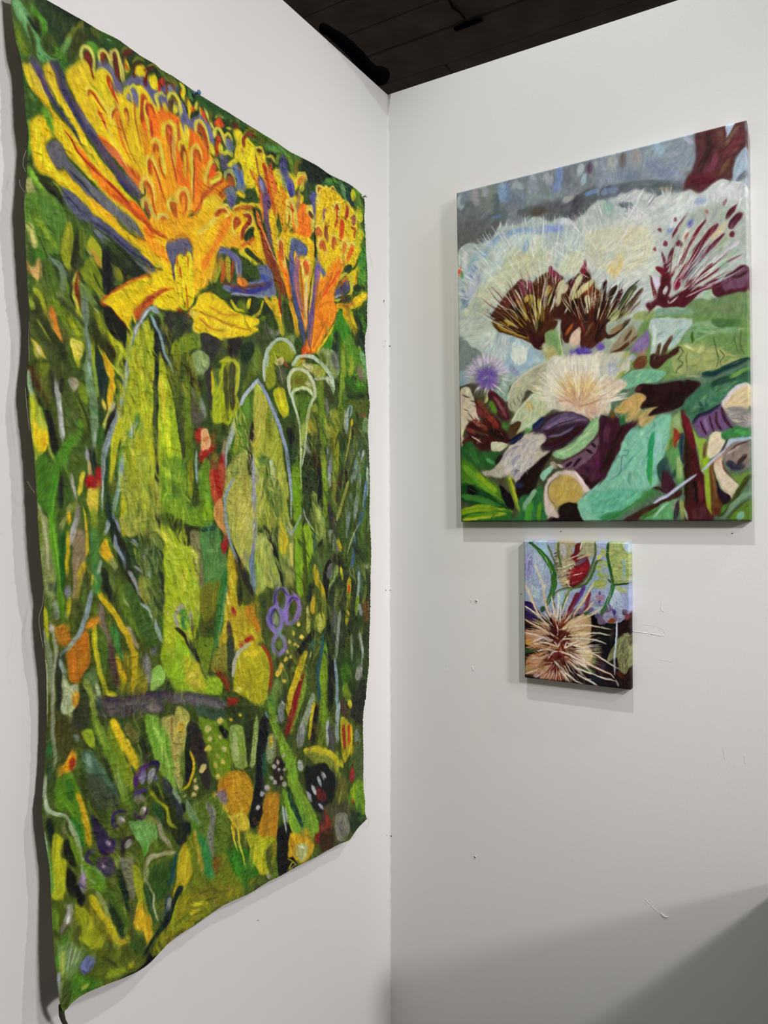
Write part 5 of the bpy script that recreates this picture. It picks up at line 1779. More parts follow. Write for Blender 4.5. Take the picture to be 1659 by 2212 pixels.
d a8aca0 36 1180,1420
d b0aca8 44 1080,1560
d a8a8a0 36 1150,1510
d b4b0a8 50 1180,1580
d b0acb0 60 990,1620
d a8a4a8 50 940,1690
d c0bcb8 40 895,1830
d a8a4a0 40 1040,1510
s 8a9aa4 60 1150,720 1130,900 a=.8
s b0b8b8 16 1150,680 1190,720
s 6a8a40 90 1100,480 1100,620
d d8bc40 50 1110,380
d d0b850 40 1180,460
d c8b850 36 1150,290
d d0c050 36 1200,220
s c8b81c 60 1380,200 1320,400 1250,600 1220,800
f 7a9a28 1420,330 1420,500 1340,800 1260,1020 1230,1000 1300,700
s 8a1c14 60 1390,380 1310,620 1270,800 1200,1040 t=.4,.1
s 90a08c 60 1490,620 1420,840 1360,1020
s 9a9c90 90 1380,980 1340,1130 a=.8
s d0c020 30 1500,700 1470,880 1450,1080
s 181410 50 1530,740 1500,960 1480,1140
s 5a7a1c 90 1600,1000 1590,1160
s 6c9c20 70 1620,100 1600,400 1620,900
s 1d5a64 24 1600,40 1560,280 1540,460
s c8bc20 50 1420,1210 1540,1210 1659,1260
f 74802c 1400,1240 1659,1280 1659,1450 1560,1400
f 101c18 1400,1400 1540,1420 1659,1500 1659,1900 1500,1850 1420,1650
s 6a1c18 110 1540,1640 1640,1760
s b0b4b0 34 1350,1330 1370,1410
s a8b0ac 24 1490,1600 1520,1680
s a0a8a0 24 1550,1520 1580,1600
s 98a49c 40 1430,1690 1480,1760
s a8b0a8 24 1580,1450 1610,1530
s a8b4b4 20 1570,1800 1600,1850
s b0bcb8 20 1160,1820 1180,1960 1200,2080
f 7a2a1c 1560,2000 1659,1900 1659,2212 1500,2212
f d8b41c 1240,2130 1310,2170 1400,2060 1450,2150 1400,2212 1250,2212
f 101810 1110,2060 1240,2060 1250,2212 1110,2212
f 4a7a28 0,1650 200,1740 380,1760 420,2000 400,2212 160,2212 0,1900
f 7c8674 200,1780 370,1780 420,1960 380,2080 300,1950
f 142420 0,1820 100,1800 160,2000 150,2212 0,2212
s 8aa890 50 120,1760 200,1900
@ 0 0 1
z b0b83c,98a82c,c0c048,84982c 90 44 6 84 262,940 346,930 346,1080 300,1090 268,1040
z 98a838,748c30,a8b048,587630 110 50 6 82 258,1040 346,1050 346,1180 310,1180 272,1130
z 4a6a28,6a8438,34521e,889848,5a7a30 110 46 5 78 290,1160 350,1150 352,1340 330,1350 306,1260
z 9ca8a8,7c94a0,b0bcb8 10 26 3 70 300,1150 345,1160 340,1260 316,1240
z a8c034,c0cc50,8cb024,b8c840 90 30 6 80 358,1140 420,1160 436,1300 420,1400 362,1330
z 74a028,94b430,5c8a24 70 44 6 86 352,1000 400,990 430,1120 360,1130
z c0bc60,acb04a,989c3c,ccc878 110 36 4 75 505,900 545,900 590,1050 600,1120 548,1200 515,1080
z a8b050,8c9c40,6a8234,b8bc64 80 34 4 80 555,960 600,980 630,1100 626,1180 560,1220
z 8ca058,a8b470,748c44 60 32 4 75 560,1150 610,1160 640,1250 600,1280 570,1260
z a8b81c,8ca01c,bcc030,788c1c 90 60 7 84 248,760 330,700 336,900 260,920
z 74801c,8c9420,5c6c1c 60 40 6 86 350,700 420,780 440,900 380,900
z 3c5420,546c28,2c401c,6a7c34 70 60 5 84 660,1290 785,1280 780,1480 670,1480
z 3c5424,58702c,28401e,748838 160 60 5 80 110,1540 400,1560 420,1760 120,1900
z 44602a,5a7428,30481e,70843a 120 60 5 84 640,900 790,900 795,1250 660,1240
z 4a6a24,64802c,345020,889a34 120 55 5 70 120,1820 420,1800 380,2000 150,2120
z 6a7820,8a8c24,545f1c 70 50 6 -28 380,1880 620,1830 560,1900 340,2040
@ 80 1500 .19892
f 4a4c1e 120,200 400,260 500,400 420,600 280,700 150,400
f 3a4228 380,200 540,60 580,260 520,380 360,360
s 8aa0a4 44 400,440 450,500 a=.8
s 8a9a70 44 170,200 170,400 190,640 200,800
s 1d7a34 44 130,560 130,680
s 3c5a34 60 140,760 140,940
s a8b898 40 90,900 80,1060 110,1200
f d09a18 240,840 310,740 380,620 430,640 420,780 300,880
f a03018 360,710 420,700 420,760 370,820
f 4f8a1c 210,960 380,860 480,1100 560,1400 520,1660 420,1400 330,1280 220,1240
s 2f7a1c 70 340,960 380,1130
s c0a81c 60 430,1080 500,1250 550,1500 570,1640
f 1c7a20 360,1340 460,1400 520,1650 450,1640 400,1500
f 8aa820 480,420 600,380 640,560 560,560
f 4c7458 490,620 600,620 720,800 840,1000 900,1180 700,1220 560,900
s 7c988a 90 560,660 600,760
f 44543a 560,900 700,900 900,1180 800,1260 700,1250 600,1200
s 2a3a20 24 720,700 800,900
s 6c9828 90 620,260 700,460 780,620 860,820 940,1060 1000,1260
s 88ac40 30 640,320 740,560
s 7ca048 60 860,860 940,1080
f 7a941c 760,360 860,420 960,700 1060,900 1040,1060 960,960 860,700
s d4c018 100 820,300 920,480 1020,660 1090,780
s e0c820 50 860,320 960,560
s 707034 80 980,340 1080,480
s 20341a 60 1130,480 1180,640
f 74ac3a 1170,250 1360,270 1450,460 1500,780 1520,1040 1400,940 1280,680
s 98c45c 40 1260,300 1360,560 1440,860
f a8a454 1360,260 1600,230 1640,360 1570,640 1560,980 1500,900 1450,520
s 8a7a34 20 1460,240 1460,430
s d0c030 40 1580,330 1530,390
f 1a2818 1640,340 1659,340 1659,800 1600,700
f 141c1c 1620,740 1659,740 1659,960 1620,940
s 5f8030 40 1590,640 1570,900
f 34403f 1340,900 1440,960 1560,1180 1640,1360 1560,1400 1440,1180
s 8ca890 40 1480,1040 1560,1180
f 2a3a14 1240,1000 1400,1100 1560,1400 1600,1600 1400,1500 1300,1300
s 9aa01c 34 1240,1040 1290,1140 1400,1240 1440,1400 1520,1460
s 2c5a24 70 1280,1200 1360,1380
f 7a9040 1100,1300 1260,1340 1300,1560 1200,1600
f 6aa858 1000,1380 1240,1400 1320,1560 1240,1600 1170,1760 1120,1620
s 3f9a28 26 1160,1640 1165,1750
s a8a48c 40 1310,1420 1380,1560 1460,1680
s 4a6a24 90 900,1180 1010,1290
f 302a44 590,1310 680,1380 780,1540 840,1580 790,1730 700,1740 640,1600
s 3a2060 40 680,1620 720,1720
s 8a7aa8 60 760,1600 800,1640
s d8c8a0 24 790,1630
s 4a2870 26 850,1590 810,1720
s 3c2a5a 30 820,1420 830,1310 900,1270 980,1270
s 9a90a0 60 880,1380 940,1340
d dcd0b0 30 930,1360
s 4a2a6a 30 840,1440 880,1420
s 3c2458 34 1060,1280 1110,1350 1160,1330 1190,1260 1140,1220
s a09c98 60 1130,1280 1170,1240
d e0dcc8 30 1170,1245
s 9a94a0 80 1070,1140 1150,1130 a=.8
s 5a3a78 44 1060,1080 1150,1050 1200,1030
s 583078 44 1080,1000 1070,900 1140,820 1200,770 1290,740
s 948cb0 70 1140,940 1160,860 a=.9
s 2a1a50 40 1220,750 1300,740 1310,820
s 9a98ac 70 1250,830 1230,940
s 7068a0 60 1290,900 1300,940
s 4a4450 90 880,1640 960,1620 a=.5
s 2c2a34 60 940,1700 960,1600 1050,1560
s a0a0a8 50 960,1660 1010,1590
s 3a2a60 30 600,1850 540,1790 560,1720 620,1690
f 46404e 660,1780 800,1760 860,1900 800,1980 680,1960 650,1880
d b0acb8 34 725,1870
d 9a98a8 26 690,1930
f 7a7c60 900,1780 1030,1760 1060,1880 1090,2100 1060,2212 960,2212 920,1960
f 9aa81c 1040,1860 1100,1860 1180,2212 1110,2212 1060,2060
s 2c3a18 60 880,1920 940,2080
f 5a9a40 500,1850 640,1880 740,2000 720,2100 600,2040 540,1960
s 8ab878 30 560,2000 640,2060
s b8ccb0 40 100,1150 120,1240 180,1290 300,1330 350,1390
s 9ab488 50 350,1380 400,1520 450,1640 480,1760
s a8c090 40 490,1780 500,1940
f 10241a 110,1340 170,1400 190,1560 170,1680 120,1560
s 8a9a6c 40 280,1440 310,1560 a=.8
f a8b01c 180,1520 280,1580 270,1760 330,1800 330,1960 290,2212 170,2212 170,1800
s c0b81c 40 230,1560 230,1800 270,2000
f 14180c 290,1610 350,1600 420,1800 440,1880 390,1880 310,1760
s 6a8a1c 60 360,1560 420,1700 460,1860
f 12140c 330,1880 430,1990 400,2100 330,2140
s 6c6078 80 480,1980 500,2100
s 988ca8 50 500,1960 460,2060
s 5a9a38 50 110,1700 140,1900 160,2160
s 8aac8c 30 70,1500 110,1700
s a8b084 40 1190,1850 1220,1780 1330,1740 1500,1720
s 98a470 50 1180,1880 1180,2000 1220,2100 1260,2200
f 2f5a1c 1240,1900 1500,1780 1480,2000 1400,2212 1280,2212
s 1a4a44 40 1530,1720 1480,1900 1440,2080
f b8a81c 1560,1700 1659,1620 1659,2212 1480,2212 1520,2000
@ 90 1800 .19892
f 5a8a1c 440,300 640,480 720,580 640,640 520,560
f 96a018 360,800 480,760 600,1000 680,1150 640,1280 540,1260 480,1160 400,960
s a0ac1c 60 420,1120 540,1200
f 7a7a18 480,760 560,740 700,1000 760,1120 700,1160 600,1040
s c8b818 70 540,680 600,800 720,980 800,1120 840,1190
s 88a060 50 600,640 680,780 740,900
s 44701c 90 720,640 860,860 960,1040
f 1f3c18 700,740 780,780 880,940 920,1060 860,1120 780,940
s 142c1a 60 860,520 920,700 980,860
s 5a6830 50 960,700 1000,860 980,1060
f c8a81c 1060,740 1150,780 1190,900 1200,1080 1200,1200 1140,1260 1110,1100 1000,1020 1020,920
s d8b81c 70 1080,860 1120,980
f a0ac1c 1000,380 1060,400 1140,720 1060,760 1020,560
s 2a5a24 60 1120,560 1180,760 1240,960
s a8b890 20 1220,660 1220,800 1260,950
s 4a6a44 60 1300,900 1340,860
f 0f2a22 1480,580 1550,580 1500,720 1400,960 1280,1100 1140,1300 1080,1380 1120,1280 1280,1020 1380,820
s 1c4054 36 1370,700 1350,860
s 98a098 40 1390,720 1370,820
f 8a8c18 1480,700 1659,560 1659,1000 1480,1100 1300,1300 1200,1340 1260,1160 1400,960
s b0a81c 60 1560,760 1659,680
s 6a7a14 30 1440,1000 1600,880
f 3a5a1c 1000,1120 1080,1060 1120,1140 1100,1300 940,1400 900,1300
s c8b01c 50 850,1190 960,1140
f 5a6a18 560,1280 900,1240 1100,1340 1180,1300 1100,1440 900,1540 600,1560 560,1440
s 3a4a14 40 640,1340 820,1440
s 8a981c 60 700,1560 900,1480
s b0a81c 50 950,1440 1000,1420
f 3f7a1c 280,1500 440,1540 660,1620 600,1680 420,1780 300,1860 240,1860
s 4f9a1c 60 360,1560 480,1620
s a0b848 30 440,1680 510,1640
f 6a9050 160,1180 340,1180 460,1300 420,1440 300,1600 220,1500 180,1340
s a0b890 14 320,1240 280,1480
s a0b890 14 380,1220 320,1440
s a0b890 14 420,1270 360,1440
s 98a84c 40 220,1300 230,1560
s 3a9a1c 40 160,1340 180,1460
s 4a8428 90 300,1100 220,1180
s 5a9020 70 130,860 170,1040
f 6c78a0 430,1400 500,1340 580,1340 600,1400 540,1480 450,1530 420,1460
s 4a4480 20 440,1490 500,1530
s a8b0c8 30 185,1520 190,1620
s 8c9a78 50 190,1640 200,1800
s 4a5a20 90 270,1640 270,1840
s 1c3014 40 230,1880 270,1870
f 56582c 200,1080 240,960 300,900 330,960 260,1100
s a8aca4 70 320,780 280,960
s e0e4dc 24 300,900 280,980
s 7a7c7c 40 220,1080 240,1000
s 2a2040 60 360,640 420,560
f 0f0f12 300,660 380,560 480,680 470,760 430,800 380,720
s 8a8890 60 430,560 470,640
s 907c98 50 440,470 460,540
s 5a4a78 24 400,560 490,600
s 5a5a20 60 480,740 500,800
@ 320 1660 .19892
f 5a7a24 380,500 700,300 860,500 900,700 850,900 720,1000 640,800 480,620
f 6f7f18 420,800 520,700 700,1000 860,900 1040,1200 1040,1330 900,1400 600,1360 420,1300
s 7aa070 70 430,420 500,540 560,600
s 4a8a24 90 480,600 540,700
s 84847c 60 640,380 700,520 680,760 700,960
f 2a8a44 540,720 620,760 700,1000 720,1180 640,1180 580,960
s a89a38 36 500,680 560,940 600,1160
f b8a81c 380,820 450,880 480,1080 440,1240 340,1250 350,1000
s 6a7a1c 40 480,960 540,1140
f 2f7a1c 850,880 980,840 1100,900 1200,1060 1180,1180 1080,1200 1100,1320 1010,1240 920,1080
s 2c8a24 60 920,960 1000,1140
s 7a6018 90 740,980 760,1100
f a8ac1c 1080,720 1240,740 1380,760 1420,1000 1400,1160 1260,1160 1200,1080 1120,940
s c8c41c 50 1120,900 1200,1060 1260,1150
f 4f601c 1280,900 1420,800 1430,1150 1320,1140
s 98a0a0 40 1290,1160 1320,1190
f 0c100e 1420,720 1530,700 1510,960 1560,1040 1620,1060 1440,1160
f c4a41c 1540,740 1620,700 1659,720 1659,1040 1590,1020 1520,980
s a8b080 50 1640,860 1659,1000
s c8c040 12 1530,1110 1600,1040
s c8c040 10 1540,1060 1560,1120
s d8d040 14 900,620 930,760 970,890
s d8cc40 14 980,680 1000,850 1030,940 1045,1040
f 80801c 540,1320 820,1260 1020,1340 900,1420 760,1520 520,1560 400,1500
s 5a5c14 16 560,1360 700,1320 860,1400
s 5a5c14 16 680,1290 800,1340 900,1320
s 5a5c14 16 620,1430 760,1400
s c0bc20 34 480,1480 620,1460 640,1500
s b8b41c 40 460,1570 560,1530
s 8c8c18 60 300,1700 500,1620 700,1500
s 5a6014 40 200,1880 400,1740
@ 580 1420 .21700
f 2c4a1c 700,0 980,0 960,460 820,600 720,400
f 2a3020 880,240 970,240 960,500 940,660 860,640 820,560
s 9a9ca0 60 910,120 890,200
s 3f7a1c 90 760,100 780,240
s c8c028 30 800,440 820,500
s 6a8a1c 60 760,300 800,400
s 4a3a30 60 740,460 780,580
s 141a12 60 630,60 620,300 610,500
s 6a9020 70 550,40 550,300 550,660
s 1c5a64 24 500,20 490,200 510,420
s 7a98a8 24 660,20 680,240 680,480
s 9ab0b0 34 700,460 680,680 690,840
s b0c8cc 30 590,640 590,860
s 4a4c48 50 620,700 640,920
f a8a020 720,600 800,640 830,700 830,900 760,1060 720,900
s 9a2c1c 24 745,690 760,900
s b84020 24 800,680 805,860
s d0b81c 30 820,680 820,960
s 7a8a7c 40 870,740 900,860
s 6a2a20 34 880,860 890,960
f 4a6030 840,900 940,900 950,1250 860,1200
s a02434 44 830,1130 830,1220
s 90b41c 60 850,1290 860,1400
f 5c8c1c 860,1240 950,1260 960,1560 880,1500
s a03028 34 840,1440
s c8b820 50 360,930 480,910 600,950 740,1080
s 84982c 70 400,980 560,1020 700,1180
f 0f1a14 370,1120 560,1060 660,1200 640,1440 520,1480 400,1380
s 6a1c1c 90 490,1340 560,1400
s a8b0a8 24 490,1190 520,1260
s b0b8b4 24 430,1280 470,1360
s a0aca4 20 540,1150 570,1200
s a8b4b0 34 390,1350 420,1410
s a8b4b4 24 500,1460 540,1500
s 9ca89c 50 310,1040 330,1100
s 6a6a2c 90 720,1250 740,1400
s 868c3c 20 720,1340 700,1460
f 4c4c30 560,1480 760,1450 820,1500 800,1800 640,1860 520,1800
s 7a3024 60 560,1600 600,1700 500,1700
f 7c8070 680,1560 780,1560 810,1720 760,1820 700,1820 660,1680
f 1f3a24 810,1530 950,1580 960,1640 840,1760
s 4a6a24 40 900,1600 960,1610
f 3c2814 520,1760 640,1700 640,1900 520,1930
f 74a82c 160,1340 220,1380 320,1620 340,1700 280,1760 220,1700
f 70a42c 180,950 270,1000 300,1300 420,1500 500,1660 480,1760 350,1700 260,1400 200,1150
s 143c30 34 200,1370 260,1520 340,1680
s a8b8b4 16 140,1490 160,1640 180,1750
s a0b0a8 16 170,1500 190,1640
f 0c100e 100,1700 220,1680 200,1900 290,2080 110,2170
f c4a01c 190,1980 220,1760 290,1800 370,1700 440,1800 450,1920 340,2060 250,1980
f a8b070 290,1870 380,1860 400,1920 340,2040 270,1960
s d0d4c0 20 300,1880 370,1900
s c8c040 10 190,2000 260,2040
s c8c040 10 200,2110 240,2040 280,2070
s 8a8420 40 60,1850 50,2060
"""
